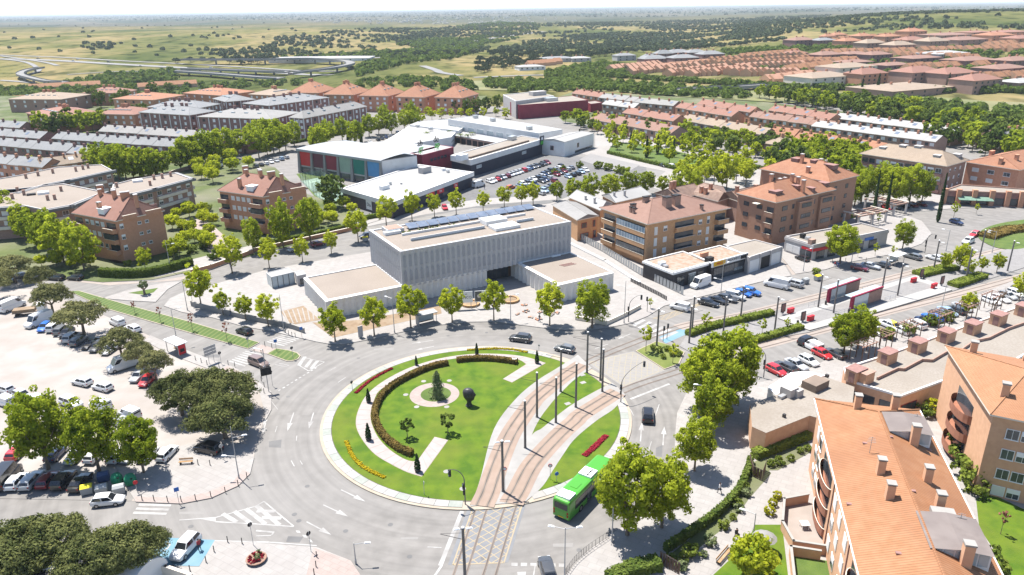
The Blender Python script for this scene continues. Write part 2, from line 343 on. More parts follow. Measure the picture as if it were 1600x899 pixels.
def dup(root, loc, rz=0.0, label=None, group=None, scale=None):
    kids = _kids.get(root.name)
    if kids is None:
        kids = _kids[root.name] = [(c, list(c.children)) for c in root.children]
    r = root.copy(); COL.objects.link(r); r.location = loc; r.rotation_euler = (0,0, rz)
    if scale: r.scale = scale if not isinstance(scale, (int, float)) else (scale,)*3
    if label: r['label'] = label
    if group: r['group'] = group
    for c, gs in kids:
        k = c.copy(); COL.objects.link(k); k.parent = r
        for g in gs:
            q = g.copy(); COL.objects.link(q); q.parent = k
    return r
def cat(pts, per=6, closed=False):
    """smooth line through points"""
    pts = [Vector((p[0], p[1])) for p in pts]; out = []; n = len(pts)
    for i in range(n if closed else n-1):
        g = lambda k: pts[k % n] if closed else pts[min(max(k, 0), n-1)]
        a, b, c, d = g(i-1), g(i), g(i+1), g(i+2)
        for k in range(per):
            t = k/per
            out.append(0.5*((2*b)+(c-a)*t+(2*a-5*b+4*c-d)*t*t+(3*b-a-3*c+d)*t**3))
    if not closed: out.append(pts[-1])
    return out
def PP(l, z=0.0): return [P(x, y, z) for x, y in l]
def shift(line, off):
    out = []
    for i, p in enumerate(line):
        a = line[max(i-1,0)]; b = line[min(i+1, len(line)-1)]; d = Vector((b[0]-a[0], b[1]-a[1])).normalized()
        out.append(Vector((p[0]-d.y*off, p[1]+d.x*off)))
    return out
def text_mesh(s, size, ext=0.02):
    cu = bpy.data.curves.new('lettering', 'FONT'); cu.body = s; cu.size = size; cu.extrude = ext; cu.align_x = 'CENTER'; cu.align_y = 'CENTER'
    o = bpy.data.objects.new('lettering', cu); COL.objects.link(o)
    dg = bpy.context.evaluated_depsgraph_get(); me = bpy.data.meshes.new_from_object(o.evaluated_get(dg))
    bpy.data.objects.remove(o); bpy.data.curves.remove(cu); return me
def lettering(s, size, mat, parent, loc, rot, ext=0.02, name='lettering'):
    me = text_mesh(s, size, ext); me.materials.clear(); me.materials.append(MAT[mat])
    o = bpy.data.objects.new(name, me); COL.objects.link(o); o.parent = parent; o.location = loc; o.rotation_euler = rot; return o
# ---------------------------------------------------------------- the land, streets and pavements
def make_ground():
    xs = []; ys = []
    y = -120.0
    while y < 34000: ys.append(y); y += 30 if y < 700 else max(30, y*0.045)
    n = 90; vs = []; fs = []
    for y in ys:
        half = 420+max(y, 0)*1.15
        for i in range(n+1):
            x = -half+2*half*i/n
            d = math.hypot(x, y)
            vs.append((x, y, TZ(x, y)-0.3*(1-sm(520,640, d))))
    for j in range(len(ys)-1):
        for i in range(n): fs.append((j*(n+1)+i, j*(n+1)+i+1,(j+1)*(n+1)+i+1,(j+1)*(n+1)+i))
    m = bpy.data.materials.new('countryside'); m.use_nodes = True; t = m.node_tree; b = t.nodes['Principled BSDF']
    b.inputs['Roughness'].default_value = 1; b.inputs['Specular IOR Level'].default_value = 0
    g = t.nodes.new('ShaderNodeNewGeometry')
    mp = t.nodes.new('ShaderNodeMapping'); mp.inputs['Scale'].default_value = (1,0.55,1); t.links.new(g.outputs['Position'], mp.inputs[0])
    def noise(s, d=4):
        q = t.nodes.new('ShaderNodeTexNoise'); q.inputs['Scale'].default_value = s; q.inputs['Detail'].default_value = d; t.links.new(mp.outputs[0], q.inputs['Vector']); return q.outputs['Fac']
    def ramp(fac, st):
        r = t.nodes.new('ShaderNodeValToRGB'); e = r.color_ramp.elements
        while len(e) < len(st): e.new(0.5)
        for k, (p, c) in enumerate(st): e[k].position = p; e[k].color = (*c, 1)
        t.links.new(fac, r.inputs[0]); return r.outputs[0]
    def mix(f, a, c, mode='MIX'):
        q = t.nodes.new('ShaderNodeMix'); q.data_type = 'RGBA'; q.blend_type = mode
        if isinstance(f, float): q.inputs[0].default_value = f
        else: t.links.new(f, q.inputs[0])
        t.links.new(a, q.inputs[6]); t.links.new(c, q.inputs[7]); return q.outputs[2]
    A = ramp(noise(0.0034,6), [(0.38,(0.075,0.095,0.036)),(0.47,(0.13,0.135,0.055)),(0.55,(0.235,0.195,0.105)),(0.66,(0.165,0.16,0.068))])
    Bc = ramp(noise(0.05,8), [(0.34,(.35,.42,.36)),(0.46,(.85,.9,.82)),(0.6,(1.1,1.08,1.02))])
    vo = t.nodes.new('ShaderNodeTexVoronoi'); vo.inputs['Scale'].default_value = 0.0016; t.links.new(mp.outputs[0], vo.inputs['Vector'])
    se = t.nodes.new('ShaderNodeSeparateColor'); t.links.new(vo.outputs['Color'], se.inputs[0])
    C = ramp(se.outputs[0], [(0.1,(0.108,0.107,0.075)),(0.35,(0.061,0.079,0.042)),(0.55,(0.137,0.123,0.089)),(0.75,(0.041,0.059,0.035)),(0.95,(0.119,0.119,0.094))])
    ln = t.nodes.new('ShaderNodeVectorMath'); ln.operation = 'LENGTH'; t.links.new(g.outputs['Position'], ln.inputs[0])
    mr = t.nodes.new('ShaderNodeMapRange'); mr.inputs[1].default_value = 2200; mr.inputs[2].default_value = 4200; t.links.new(ln.outputs['Value'], mr.inputs[0])
    near = mix(1.0, A, Bc, 'MULTIPLY')
    far = mix(0.35, C, ramp(noise(0.0011,8), [(0.42,(0.03,0.05,0.04)),(0.62,(0.14,0.13,0.1))]))
    fin = t.nodes.new('ShaderNodeMix'); fin.data_type = 'RGBA'; fin.blend_type = 'MULTIPLY'; fin.inputs[0].default_value = 1; fin.inputs[7].default_value = (.84,.80,.78,1); t.links.new(mix(mr.outputs[0], near, far), fin.inputs[6]); t.links.new(fin.outputs[2], b.inputs['Base Color'])
    me = bpy.data.meshes.new('ground'); me.from_pydata(vs, [], fs); me.materials.append(m)
    me.polygons.foreach_set('use_smooth', [True]*len(fs))
    struct(obj('ground', me))
make_ground()
road = struct(MB().poly([(-170,25),(170,25),(330,300),(440,480),(260,505),(150,500),(0,505),(-260,505),(-470,470),(-390,270)], 0.0).build('road', 'asphalt'))

def sheet(name, px, z, mat, parent=None, z0=None, smooth=False, ms=None):
    pts = PP(px, z)
    if smooth: pts = cat(pts, 5, True)
    m = MB()
    if z0 is None: m.poly(pts, z)
    else: m.prism(pts, z0, z, 0,1)
    o = m.build(name, [mat] if z0 is None else [mat, ms or 'kerbstone'], parent)
    return o if parent else struct(o)
K = 0.13
# library block
north = sheet('pavement', [(256,478),(285,488),(333,496.5),(380,510),(428,518.3),(468,528),(495,534),(515,537.5),(532,538),(552,535),(585,529),(618,521),(655,513),(690,507.5),(735,503),(775,502.5),(800,506),(850,512.5),(880,515),(907,515.5),(930,514.5),(950,512),(985,505),(1012,494),(1038,478),(1062,472),(1190,440),(1236,431),(1222,408),(1215,380),(1160,352),(1110,330),(1000,300),(930,292),(860,318),(760,332),(640,372),(584,393),(512,405),(420,421),(335,444),(290,455),(266,466)], K, 'paving', z0=-0.2)
sheet('pavement', [(1243,428),(1290,421),(1325,410),(1400,396),(1440,381),(1456,365),(1440,345),(1395,330),(1350,325),(1300,330),(1250,352),(1190,376),(1218,398),(1228,410)], K, 'paving', z0=-0.2)
sheet('brick_street', [(1238,430),(1292,421),(1238,394),(1195,372),(1190,377),(1216,398),(1226,411)], 0.02, 'setts_pale')
# blocks of flats west of the library
sheet('garden', [(60,432),(160,441),(238,437),(300,424),(400,398),(560,357),(584,346),(560,330),(470,300),(430,262),(300,232),(150,262),(-60,300),(-120,360),(-60,420)], K, 'garden', z0=-0.2)
sheet('pavement', [(240,434),(300,421),(400,395),(560,354),(600,342),(598,338),(556,347),(470,366),(400,382),(330,398),(290,408)], K+.012, 'paving')
sheet('pavement', [(330,398),(372,389),(352,370),(330,350),(300,340),(282,345),(300,365)], K+.02, 'paving_pink')
# car park plot of the shops
sheet('car_park', [(560,357),(740,325),(880,322),(930,295),(1010,290),(1010,262),(850,236),(740,285),(640,300),(540,330)], 0.02, 'asphalt_dark')
sheet('pavement', [(520,338),(560,357),(660,336),(760,320),(870,312),(868,304),(750,311),(640,328),(560,345)], 0.035, 'paving')
sheet('plaza', [(905,240),(1040,268),(1010,290),(1040,300),(1170,300),(1230,270),(1120,240),(1000,215),(930,205),(930,235)], 0.03, 'paving')
sheet('plaza', [(922,240),(1000,258),(975,272),(905,250)], 0.05, 'paving_grey')
sheet('lawn', [(950,236),(1060,263),(1120,262),(1100,246),(1010,226),(960,222)], 0.06, 'grass_dark')
# school yard
sheet('school_yard', [(655,205),(780,232),(860,214),(770,190),(700,192)], 0.04, 'paving')
# roundabout end of the boulevard
olive_bed = sheet('pavement', [(160,466),(205,470),(243,472),(262,452),(283,440),(262,441),(235,446),(195,455)], K, 'paving', z0=-0.1)
sheet('lawn', [(200,458),(226,461),(240,457),(247,450),(228,453)], K+.01, 'grass_dark')
sheet('brick_street', [(60,434),(170,446),(283,438),(300,430),(240,440),(170,441)], 0.02, 'setts_pale')
def lawn_with_kerb(px, mat='grass', name='median_strip', sm_=False):
    pts = PP(px); 
    if sm_: pts = cat(pts, 5, True)
    o = MB().prism(pts, -0.1, K, 0,0).build(name, ['kerb_cream']); struct(o)
    c = sum((Vector(p[:2]) for p in pts), Vector((0,0)))/len(pts)
    inner = []
    n = len(pts)
    for i in range(n):
        a, b, d = Vector(pts[i-1][:2]), Vector(pts[i][:2]), Vector(pts[(i+1) % n][:2])
        e1 = (b-a).normalized(); e2 = (d-b).normalized(); nn = Vector((-(e1.y+e2.y), e1.x+e2.x)).normalized()
        if nn.dot(c-b) < 0 and n < 12: nn = -nn
        inner.append(b+nn*0.22)
    struct(MB().poly([(p.x, p.y, 0) for p in inner], K+.012).build('lawn', [mat]))
    return o
stripes('mown_grass', (0.058,0.095,0.015),(0.09,0.125,0.025),1.7, axis='X', bump=0.0, c3=(0.14,0.19,0.05))
def mown(m):
    n = m.node_tree; b = n.nodes['Principled BSDF']; tc = n.nodes.new('ShaderNodeNewGeometry'); s = n.nodes.new('ShaderNodeSeparateXYZ'); n.links.new(tc.outputs['Position'], s.inputs[0])
    d = n.nodes.new('ShaderNodeMath'); d.operation = 'MULTIPLY_ADD'; d.inputs[1].default_value = 0.85; n.links.new(s.outputs['X'], d.inputs[0])
    e = n.nodes.new('ShaderNodeMath'); e.operation = 'MULTIPLY'; e.inputs[1].default_value = -0.2; n.links.new(s.outputs['Y'], e.inputs[0]); n.links.new(e.outputs[0], d.inputs[2])
    f = n.nodes.new('ShaderNodeMath'); f.operation = 'PINGPONG'; f.inputs[1].default_value = 0.5; n.links.new(d.outputs[0], f.inputs[0])
    r = n.nodes.new('ShaderNodeValToRGB'); r.color_ramp.elements[0].position = 0.3; r.color_ramp.elements[1].position = 0.36
    r.color_ramp.elements[0].color = (0.038,0.075,0.012,1); r.color_ramp.elements[1].color = (0.10,0.122,0.034,1)
    n.links.new(f.outputs[0], r.inputs[0])
    mx = n.nodes.new('ShaderNodeMix'); mx.data_type = 'RGBA'; mx.inputs[0].default_value = 0.72
    old = b.inputs['Base Color'].links[0].from_socket; n.links.new(old, mx.inputs[6]); n.links.new(r.outputs[0], mx.inputs[7]); n.links.new(mx.outputs[2], b.inputs['Base Color'])
mown(MAT['mown_grass'])
lawn_with_kerb([(108,456),(124,455),(200,477),(300,504),(406,536),(388,546),(300,522),(165,483)], 'mown_grass')
lawn_with_kerb([(417,553.6),(432,545),(452,548),(465,552),(470,557),(466,562),(457,565),(447,565)], 'mown_grass')
sheet('pavement', [(393,547),(408,538.5),(430,545),(416,553)], 0.05, 'paving_pink', z0=-.1)
# sand car park and the pavements round it
sand = sheet('car_park', [(-90,472),(0,452),(55,452),(105,470),(165,494),(232,524),(262,541),(330,568),(372,584),(400,600),(416,620),(414,650),(402,690),(392,735),(376,757),(330,777),(283,786),(205,783),(-90,775)], 0.03, 'sand')
sheet('asphalt_bay', [(-60,745),(60,735),(165,752),(215,770),(205,783),(-60,778)], 0.04, 'asphalt')
west_pave = sheet('pavement', [(235,524),(262,536),(330,562),(362,572),(395,590),(424,612),(424,640),(416,655),(412,640),(405,612),(380,596),(330,578),(262,552),(225,532)], K, 'paving', z0=-.1)
sheet('pavement', [(355,572),(395,590),(405,603),(380,592),(345,579)], K+.012, 'paving_pink')
sheet('pavement', [(180,728),(255,702),(330,688),(385,695),(397,715),(391,740),(372,759),(330,778),(283,787),(212,784),(196,758)], K, 'paving', z0=-.1)
sheet('pavement', [(210,776),(283,778),(325,769),(365,752),(380,733),(391,740),(372,759),(330,778),(283,787),(212,784)], K+.012, 'paving_pink')
south_pave = sheet('pavement', [(335,845),(400,848),(495,855),(548,876),(572,912),(400,960),(100,960),(-90,930),(-90,905),(200,892),(230,884),(311,886)], K, 'paving', z0=-.1)
sheet('pavement', [(490,855.5),(548,876),(572,912),(475,912)], K+.012, 'paving_pink')
sheet('disabled_bay', [(227,868),(256,840),(336,844),(311,885),(247,883)], 0.02, 'paint_blue')
# south-east block
east_pave = sheet('pavement', [(862,925),(885,897),(920,859),(950,838),(985,816),(1018,786),(1043,752),(1054,715),(1055,680),(1058,645),(1072,615),(1100,602),(1150,598),(1190,597),(1250,583),(1330,543),(1440,496),(1610,428),(1720,480),(1760,960),(1200,990),(900,960)], K, 'paving', z0=-.2)
# splitter lawn and median of the avenue
lawn_with_kerb([(993,549),(1025,534),(1055,542),(1070,551),(1061,570),(1038,578)], 'grass_dry')
median = sheet('pavement', [(1062,541),(1076,519),(1216,489),(1432,428),(1560,393),(1640,372),(1640,405),(1488,455),(1265,519),(1170,536),(1090,556)], K, 'paving_grey', z0=-.1)
platform = sheet('tram_platform', [(1216,497),(1300,470),(1432,430),(1488,453),(1369,488),(1265,516)], 0.35, 'slab_white', z0=0.0)
sheet('platform_floor', [(1240,497),(1302,478),(1427,437),(1462,448),(1365,477),(1272,505)], 0.36, 'paving_grey')
# far roundabout at the end of the avenue
lawn_with_kerb([(1530,372),(1540,358),(1575,348),(1625,345),(1640,372),(1600,388),(1560,388)], 'grass_dark', 'traffic_island', True)
sheet('pavement', [(1395,322),(1440,330),(1500,325),(1600,322),(1700,330),(1700,305),(1600,300),(1470,302),(1400,305)], K, 'paving', z0=-.1)

# ---------------------------------------------------------------- the big roundabout
CX, CY, CR = -6.0,105.3,25.1
def ring(r0, r1, a0, a1, n, z, mi=0, m=None):
    m = m or MB()
    vs = [(CX+r*math.cos(a0+(a1-a0)*i/n), CY+r*math.sin(a0+(a1-a0)*i/n), z) for r in (r0, r1) for i in range(n+1)]
    return m.add(vs, [(i, n+1+i, n+2+i, i+1) for i in range(n)], mi)
disc = [(CX+CR*math.cos(2*math.pi*i/96), CY+CR*math.sin(2*math.pi*i/96)) for i in range(96)]
island = struct(MB().prism(disc, -0.1,0.14,0,0).build('roundabout_island', ['kerb_cream']))
lawn_disc = [(CX+(CR-1.85)*math.cos(2*math.pi*i/96), CY+(CR-1.85)*math.sin(2*math.pi*i/96)) for i in range(96)]
struct(MB().poly([(x, y, 0) for x, y in lawn_disc], 0.2).build('lawn', ['grass']))
# corridors of the two tracks
band_l = cat(PP([(735,793),(750,752),(772,672),(806,625),(840,596),(872,576),(903,556)]),6)+cat(PP([(925,577),(899,594),(880,612),(859,635),(835,672),(800,765),(790,789)]),6)
band_r = cat(PP([(757,791),(790,745),(829,684),(847,671),(871,651),(897,632),(935,610.6),(957,600)]),6)+cat(PP([(977,618),(960,640),(931,660),(898,688),(879,714),(864,737),(847,763),(820,787)]),6)
struct(MB().poly([(p[0], p[1], 0) for p in band_l], 0.212).build('track_apron', ['concrete']))
struct(MB().poly([(p[0], p[1], 0) for p in band_r], 0.218).build('track_apron', ['concrete']))
LT = cat(PP([(716,905),(722,887),(738,838),(753,793),(762,773),(771,746),(782,716),(793,690),(806,667),(831,632),(840,622),(867,600),(897,579),(917,567),(950,552),(990,536),(1030,521),(1075,508),(1130,498),(1180,488),(1292,460),(1345,447),(1450,420),(1560,392),(1660,367)]),6)
RTk = cat(PP([(762,905),(767,891),(783,838),(799,789),(810,769),(828,734),(847,710),(877,678.5),(898,660),(908,650),(944,627),(965,614.5),(1000,600),(1053,583),(1110,563),(1180,543),(1303,511),(1372,491),(1504,458),(1600,432),(1660,415)]),6)
def inside(p, r=CR): return (p[0]-CX)**2+(p[1]-CY)**2 < r*r
def track(line, nm):
    i0 = next(i for i, p in enumerate(line) if inside(p)); i1 = max(i for i, p in enumerate(line) if inside(p))
    isl = line[i0:i1+1]; east = line[i1:]; south = line[:i0+1]
    root = struct(MB().ribbon(isl, 3.3,0.226).build('tram_track', ['setts']))
    for seg, z, wide in ((isl, 0.232,0.5),(east, 0.030,0.34),(south, 0.030,0.3)):
        for s in (-1,1):
            MB().ribbon(seg, wide, z, 0, s*0.72).build('rail_bed', ['rail_grime'], root)
            MB().ribbon(seg, 0.17, z+.006,0, s*0.72).build('rail', ['rail_groove'], root)
    k = next((i for i, p in enumerate(east) if p[0] > 33),0)
    MB().ribbon(east[k:], 2.9,0.022).build('track_paving', ['setts_pale'], root)
    return root
track(LT, 'a'); track(RTk, 'b')
# kerb ring of slabs, open where the tracks pass
def ang(px, py): p = P(px, py); return math.atan2(p.y-CY, p.x-CX)
gaps = [(ang(728,797), ang(836,778)),(ang(974,618), ang(880,552))]
def in_gap(a):
    for g0, g1 in gaps:
        d = (a-g0) % (2*math.pi); e = (g1-g0) % (2*math.pi)
        if d < e: return True
    return False
N = 80; meshes = []
for mname in ('slab_white', 'slab_green', 'kerbstone'):
    da = 2*math.pi/N*0.488; pts = []
    for r, a in ((CR-1.75,-da),(CR-0.45,-da),(CR-0.45, da),(CR-1.75, da)): pts.append((r*math.cos(a)-CR, r*math.sin(a)))
    meshes.append(MB().prism(pts, -0.05,0.06).mesh('slab', [mname]))
for i in range(N):
    a = 2*math.pi*i/N
    if in_gap(a): continue
    o = obj('slab', meshes[(0,0,0,1)[i % 4] if random.random() < 0.75 else 2], island, (CX+CR*math.cos(a), CY+CR*math.sin(a),0.148), a)
MB().poly([(CX+(CR-1.7)*math.cos(2*math.pi*i/96), CY+(CR-1.7)*math.sin(2*math.pi*i/96),0) for i in range(96)], 0.19).build('lawn_edging', ['rail_groove'], island)
# C-shaped path of pink slabs on the lawn, slab by slab
outer = [(658.8,745),(636,738),(613.5,727),(586.8,711),(569,691.6),(558,672),(556,657),(560,640.5),(570,621),(586,605),(611,588.7),(642.5,573.7),(680,562),(712,556),(745,553),(785,553.5),(820,557.5),(853,567.5)]
inner = [(653.5,718.3),(645.5,721),(630,716.5),(608,702),(592,685),(583,668),(579.5,655),(580,641.5),(588.7,616),(602.5,603.7),(630,586),(648.7,576),(680,566),(715,560),(745,557),(782,558),(810,562),(822,569.4)]
po, pi_ = cat(PP(outer, .2),4), cat(PP(inner, .2),4)
path = struct(MB().poly([(p[0], p[1], 0) for p in po]+[(p[0], p[1], 0) for p in reversed(pi_)], 0.208).build('garden_path', ['paving_pink']))
def slabs(a, b, parent, z, mat, frac=0.93, name='slab'):
    for i in range(len(a)-1):
        q = [a[i], a[i+1], b[i+1], b[i]]; c = sum((Vector(v[:2]) for v in q), Vector((0,0)))/4
        MB().prism([(c.x+(v[0]-c.x)*frac, c.y+(v[1]-c.y)*frac) for v in q], -0.01,0.012).build(name, [mat], parent, (0,0, z))
mk('slab_pink', (0.275,0.238,0.224),(0.30,0.265,0.25), ns=0.8)
slabs(po[::2], pi_[::2], path, 0.209, 'slab_pink')
for q in ([(679,682.8),(700.4,687.8),(659,745),(653.5,718.3)], [(822,569.4),(853,567.5),(800,598),(785.6,592.5)]):
    pts = PP(q, .2); pp = struct(MB().poly(pts, 0.213).build('garden_path', ['paving_pink']))
    n = 5
    a = [pts[0].lerp(pts[3], i/n) for i in range(n+1)]; b = [pts[1].lerp(pts[2], i/n) for i in range(n+1)]
    slabs(a, b, pp, 0.214, 'slab_pink')
cc = P(679,616.5,.2)
def circ(c, r, z, mat, name, parent=None, n=40):
    o = MB().poly([(c[0]+r*math.cos(2*math.pi*i/n), c[1]+r*math.sin(2*math.pi*i/n),0) for i in range(n)], z).build(name, [mat], parent)
    return o if parent else struct(o)
circ(cc, 4.25,0.212, 'paving_pink', 'garden_path'); circ(P(681,616,.2),2.6,0.22, 'grass_dark', 'lawn')
for x, y in ((662,596),(702,595),(634,617),(651,636),(698,636),(697.5,737),(723,764)): circ(P(x, y, .2),0.45,0.216, 'concrete', 'drain_cover', None, 14)
for x, y in ((910,586),(911,598),(887,631)):
    p = P(x, y, .2); struct(MB().box((p.x, p.y, 0.212),(1.0,0.8,0.01),0.5).build('drain_cover', ['concrete']))

mk('asphalt_pale', (.19,.182,.172),(.21,.2,.19), ns=.6)
# ---------------------------------------------------------------- paint on the roads
def mark(px, mat='paint_white', name='painted_area', z=0.006): return MB().poly(PP(px), z).build(name, [mat], road)
_lz = [0]
def line(a, b, w=0.14, mat='paint_white', name='painted_line', z=0.007):
    _lz[0] = (_lz[0]+1) % 14; z += _lz[0]*0.0012
    return MB().ribbon([P(*a), P(*b)], w, z).build(name, [mat], road)
def dashes(a, b, n, w=0.3, duty=0.5, z=0.008):
    pa, pb = P(*a), P(*b)
    for i in range(n): MB().ribbon([pa.lerp(pb, i/n), pa.lerp(pb, (i+duty)/n)], w, z).build('painted_dash', ['paint_white'], road)
def arrow(a, b, z=0.008):
    a, b = P(*a), P(*b); d = (b-a); L = d.length; d.normalize(); n = Vector((-d.y, d.x, 0)); h = a+d*(L*0.58)
    MB().add([(v.x, v.y, z) for v in (a+n*.1, a-n*.1, h-n*.1, h-n*.42, b, h+n*.42, h+n*.1)], [tuple(range(7))[::1]]).build('painted_arrow', ['paint_white'], road)
def zebra(p0, p1, p2, p3, n, root=None):
    """stripes lie along p0->p1, stacked from p0 to p3"""
    a, b, c, d = P(*p0), P(*p1), P(*p2), P(*p3)
    for i in range(n):
        t0, t1 = i/n, (i+0.52)/n
        MB().poly([a.lerp(d, t0), b.lerp(c, t0), b.lerp(c, t1), a.lerp(d, t1)], 0.009).build('crossing_stripe', ['paint_white'], road)
zebra((384,548.3),(410,553.6),(380,574.6),(355.6,566.4),7); zebra((440,522.8),(468,529.6),(441,542),(414,535.6),6)
zebra((218,787),(268,788.5),(258,808),(205,806),3); zebra((988,508),(1004,499),(1066,521),(1040,533),6)
for a, b in [((532.7,765.4),(571,784)),((505,789),(544,807.4)),((479,815.4),(517.7,836)),((459,645),(449,674)),((490,645),(482.5,670)),((419,645),(411,665)),((415,661),(411,677)),((678,541.4),(646.6,547.7)),((677,532),(642,537)),((1000.6,690),(1003,660.5)),((1035.8,696),(1038,666.7)),((985,522),(965,530))]: arrow(a, b)
for a, b in [((433,666),(430,675.6)),((463.8,681),(463,689)),((468.8,720),(472.5,726)),((455,720),(460,729)),((512,581),(525,574)),((540,590),(528,598)),((1030,632),(1024,650)),((1018,690),(1010,715)),((1060,600),(1090,592)),((690,856),(668,855)),((1240,546),(1255,542)),((1330,520),(1300,530)),((985,640),(990,650))]: line(a, b, 0.13)
dashes((435,611),(497.6,572.7),10,0.32); dashes((799,882),(888,883.5),6,0.55,0.66); dashes((1090,520),(1220,487),9,0.12,0.4)
line((688,884),(722,799),0.55); line((985,624),(1046,600),0.45)
line((676,905),(690,884),0.3); line((930,545),(950,538),.2)
for q in ([(305,530),(268,585)],[(350,545),(310,597)],[(385,555),(345,605)]):
    a, b = [(400+x/3.995,425+y/3.995) for x, y in q]; line(a, b, 0.7)
line((507,566),(482,580),0.2); line((467,571),(482,580),.2); line((475,559),(507,566),.15)
for a, b in [((280,813),(337,809)),((337,809),(399,791.6)),((399,791.6),(412.5,784)),((412.5,784),(459,823)),((459,823),(400,819)),((400,819),(337,815.5))]: line(a, b, 0.2)
for a, b in [((348,803),(370,816)),((366,799),(392,818)),((384,795),(415,819.5)),((400,790),(437,821)),((401,799),(430,799)),((409,809),(440,810))]: line(a, b, 0.6)
mark([(318,562),(337,578),(336.7,815.4),(280,813)] and [(312,811),(337,808.5),(337,815.5)])
line((296,844.5),(420,847.5),0.25); line((420,847.5),(495,853),.2)
mark([(462,829),(468,829.5),(470,833),(464,832.5)]); mark([(472,836),(478,836.5),(481,841),(475,840)]); mark([(482,843),(486,843.5),(489,848),(485,847)])
line((400,829.5),(428,832),0.3); line((428,831),(425,836),.25); line((400,838),(424,837),.2)
for a, b in [((395,600),(405,603)),((405,603),(434,640))]: line(a, b, .1)
for a, b in [((430,570),(446,573)),((446,573),(452,571)),((452,571),(436,568))]: line(a, b, .16)
mark([(808,894),(822,893.5),(819,910),(811,910)]); line((836,885),(832,910),.15)
# wheelchair sign on the blue bay, simplified strokes
for a, b in [((253,853),(259,849)),((259,849),(266,851)),((266,851),(261,858)),((261,858),(254,861)),((262,851),(263,845))]: line(a, b, 0.22, z=0.026)
# yellow box by the tracks
mk('box_grey', (.138,.142,.15),(.158,.161,.168), ns=.8)
patch = mark([(731,794),(822.5,785),(794,879),(700,883)], 'box_grey', 'box_junction', 0.010)
def hatch(q, n, m, z, w, mat, parent):
    a, b, c, d = [P(*v) for v in q]
    f = lambda u, v: a.lerp(b, u).lerp(d.lerp(c, u), v)
    segs = [[f(0,0), f(1,0)], [f(1,0), f(1,1)], [f(1,1), f(0,1)], [f(0,1), f(0,0)]]
    for s in segs: MB().ribbon(s, w*1.4, z+.004).build('painted_line', [mat], parent)
    k = -m
    for sgn in (1,-1):
        for i in range(-m, n+1):
            u0, u1 = i/n, (i+m)/n
            t0 = max(0,-u0/(u1-u0)); t1 = min(1,(1-u0)/(u1-u0))
            if t1-t0 < 0.04: continue
            g = lambda t: f(u0+(u1-u0)*t, t if sgn > 0 else 1-t)
            MB().ribbon([g(t0), g((t0+t1)/2), g(t1)], w, z+(0.002 if sgn > 0 else 0.0035)).build('painted_line', [mat], parent)
hatch([(739.4,793),(817,785),(787.5,879.4),(707.5,882.7)], 4,8,0.012,0.13, 'paint_yellow', patch)
patch2 = mark([(915,566),(990,549),(1042,578),(976,606)], 'setts_pale', 'box_junction', 0.010)
MAT['box_sett'] = mk('box_sett', (0.205,0.195,0.183),(0.228,0.216,0.202), ns=1.0, c3=(0.185,0.176,0.168), ns3=0.15)
patch2.data.materials[0] = MAT['box_sett']
hatch([(922,566),(989,551),(1037,577.5),(975,603)], 7,6,0.012,0.12, 'paint_yellow_pale', patch2)
hatch([(1020,498),(1080,478),(1110,470),(1040,500)], 6,3,0.012,0.12, 'paint_yellow', road)
mark([(1030,527),(1066,513),(1078,520),(1040,537)], 'paint_blue', 'painted_bay', 0.006)
# tyre-worn drainage covers
for x, y in ((460,804),(467,814),(298,823),(755,873)): circ(P(x, y),0.35,0.012, 'asphalt_dark', 'manhole_cover', road, 12)
for a in ((560,900,18,4),(430,690,10,10),(880,850,16,5),(640,840,14,3),(300,800,20,4),(1030,700,5,14),(1150,570,16,3),(1090,500,14,3),(600,545,16,3),(330,555,14,4),(1330,530,18,3),(820,520,14,2)):
    x, y, w_, h_ = a; mark([(x-w_,y),(x+w_,y-h_*.3),(x+w_*.9,y+h_),(x-w_,y+h_*.9)], 'asphalt_dark' if x % 20 else 'asphalt_pale', 'asphalt_patch', 0.004)
for x, y in ((520,700),(540,830),(610,820),(450,620),(480,760),(905,860),(1020,720),(700,525),(560,560),(850,900),(930,530),(1120,560),(1230,470),(240,505),(350,540),(640,870),(760,520)): circ(P(x, y),.34,.011, 'asphalt_dark', 'manhole_cover', road, 10)
mark([(450,838),(474,839),(468,848),(447,847)], 'asphalt_dark', 'asphalt_patch', 0.005)
# ---------------------------------------------------------------- plants
import numpy as np
rng = np.random.default_rng(11)
def quads_mesh(name, C, Nrm, S, mat, asp=1.0):
    """one small leaf face per row: centre C, normal N, size S"""
    n = len(C); Nrm = Nrm/np.maximum(1e-6, np.linalg.norm(Nrm, axis=1))[:, None]
    a = np.cross(Nrm, rng.normal(size=(n, 3))); a /= np.maximum(1e-6, np.linalg.norm(a, axis=1))[:, None]
    b = np.cross(Nrm, a); S = np.asarray(S).reshape(-1,1)*np.ones((n, 1)); a = a*S*0.5; b = b*S*0.5*asp
    V = np.stack([C-a-b, C+a-b*0.6, C+a*0.8+b, C-a*0.7+b*0.9], 1).reshape(-1,3)
    me = bpy.data.meshes.new(name); me.vertices.add(4*n); me.vertices.foreach_set('co', V.ravel().astype(np.float32))
    me.loops.add(4*n); me.loops.foreach_set('vertex_index', np.arange(4*n, dtype=np.int32))
    me.polygons.add(n); me.polygons.foreach_set('loop_start', np.arange(0,4*n, 4, dtype=np.int32)); me.polygons.foreach_set('loop_total', np.full(n, 4, dtype=np.int32))
    me.materials.append(MAT[mat]); me.update(); me.validate(); return me
def unit(n):
    v = rng.normal(size=(n, 3)); return v/np.linalg.norm(v, axis=1)[:, None]
